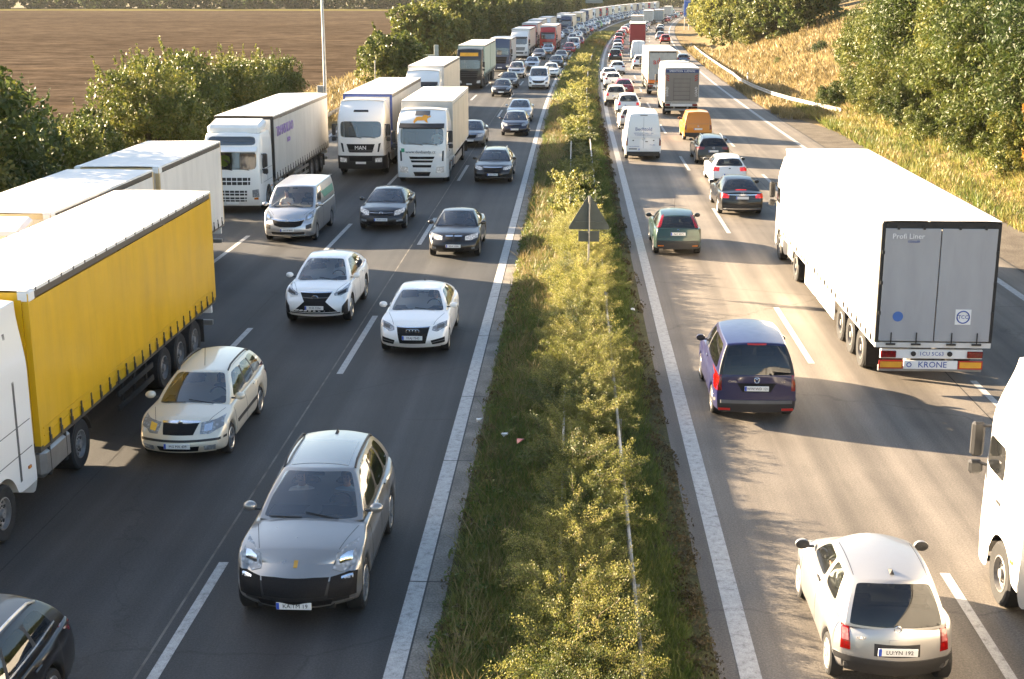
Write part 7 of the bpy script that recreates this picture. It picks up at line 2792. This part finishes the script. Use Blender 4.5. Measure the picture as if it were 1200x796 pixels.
PM_, HM_, FM_ = person_mesh()
SHIRTS = {'white': mat('shirt_white', (.75, .74, .72), .8), 'blue': mat('shirt_blue', (.18, .28, .45), .8), 'lightblue': mat('shirt_light_blue', (.38, .52, .62), .8), 'grey': mat('shirt_grey', (.16, .16, .17), .8), 'vest': mat('vest_yellow', (.5, .62, .05), .7)}


def sit(key, car, side, shirt, label):
    x, y, z = SPECS[key]['driver']
    M = Matrix.Translation(car.location) @ Matrix.Rotation(car.rotation_euler.z, 4, 'Z')
    q = .95
    p = M @ Vector((abs(x) * side, y + .02, min(z + .04, SPECS[key]['H'] - .11 - .9 * q)))
    o = link('person', PM_, None, p, (0, 0, car.rotation_euler.z))
    o.scale = (q, q, q)
    o.material_slots[0].link = 'OBJECT'
    o.material_slots[0].material = SHIRTS[shirt]
    tag(o, label, 'person', 'people sitting in the vehicles')
    link('hair', HM_, o)
    link('facial_features', FM_, o)


for (key, side, shirt, lab) in [('suv_grey', -1, 'lightblue', 'person in a light blue shirt driving the silver-grey car'), ('suv_grey', 1, 'white', 'person in a white shirt on the passenger seat of the silver-grey car'),
                                ('hatch_white', -1, 'lightblue', 'person in a light blue shirt driving the white hatchback with rings'), ('crossover', -1, 'white', 'person in white driving the white crossover'),
                                ('van_front', 1, 'white', 'person in a white shirt in the silver panel van'), ('saloon_kidney', -1, 'grey', 'person in grey driving the black saloon with kidney grille'),
                                ('estate_cream', -1, 'grey', 'person in dark clothes driving the cream estate car'), ('saloon_coupe', -1, 'grey', 'person in grey driving the low black saloon'), ('mpv_rear', -1, 'blue', 'person in blue driving the purple-blue people carrier'), ('city_car', -1, 'white', 'person in a pale top driving the small silver hatchback')]:
    sit(key, placed[key], side, shirt, lab)
for (X, Y, sx, shirt, lab) in [(-14.25, 55.6, 1, 'vest', 'person in a yellow vest in the lorry with lilac lettering'), (-7.28, 64.7, -1, 'white', 'person in a white shirt driving the lorry with the orange animal')]:
    M = Matrix.Translation((X, Y, ROADZ)) @ Matrix.Rotation(math.pi, 4, 'Z')
    p = M @ Vector((.62 * sx, -1.28, 1.72))
    o = link('person', PM_, None, p, (0, 0, math.pi))
    o.material_slots[0].link = 'OBJECT'
    o.material_slots[0].material = SHIRTS[shirt]
    tag(o, lab, 'person', 'people sitting in the vehicles')
    link('hair', HM_, o)
    link('facial_features', FM_, o)


# ================================================================ air: faint haze over the whole place
hz = bpy.data.materials.new('haze')
hz.use_nodes = True
hz.node_tree.nodes.clear()
ho = hz.node_tree.nodes.new('ShaderNodeOutputMaterial')
hv = hz.node_tree.nodes.new('ShaderNodeVolumePrincipled')
hv.inputs['Color'].default_value = (.93, .92, .88, 1)
hv.inputs['Density'].default_value = .00005
hz.node_tree.links.new(hv.outputs[0], ho.inputs['Volume'])
tag(link('haze', MB().box((0, 345, 10.5), (2400, 1010, 23)).mesh('haze', hz, False)), 'thin pale haze over the motorway', 'haze', kind='stuff')

bpy.data.scenes.remove(BAKE)
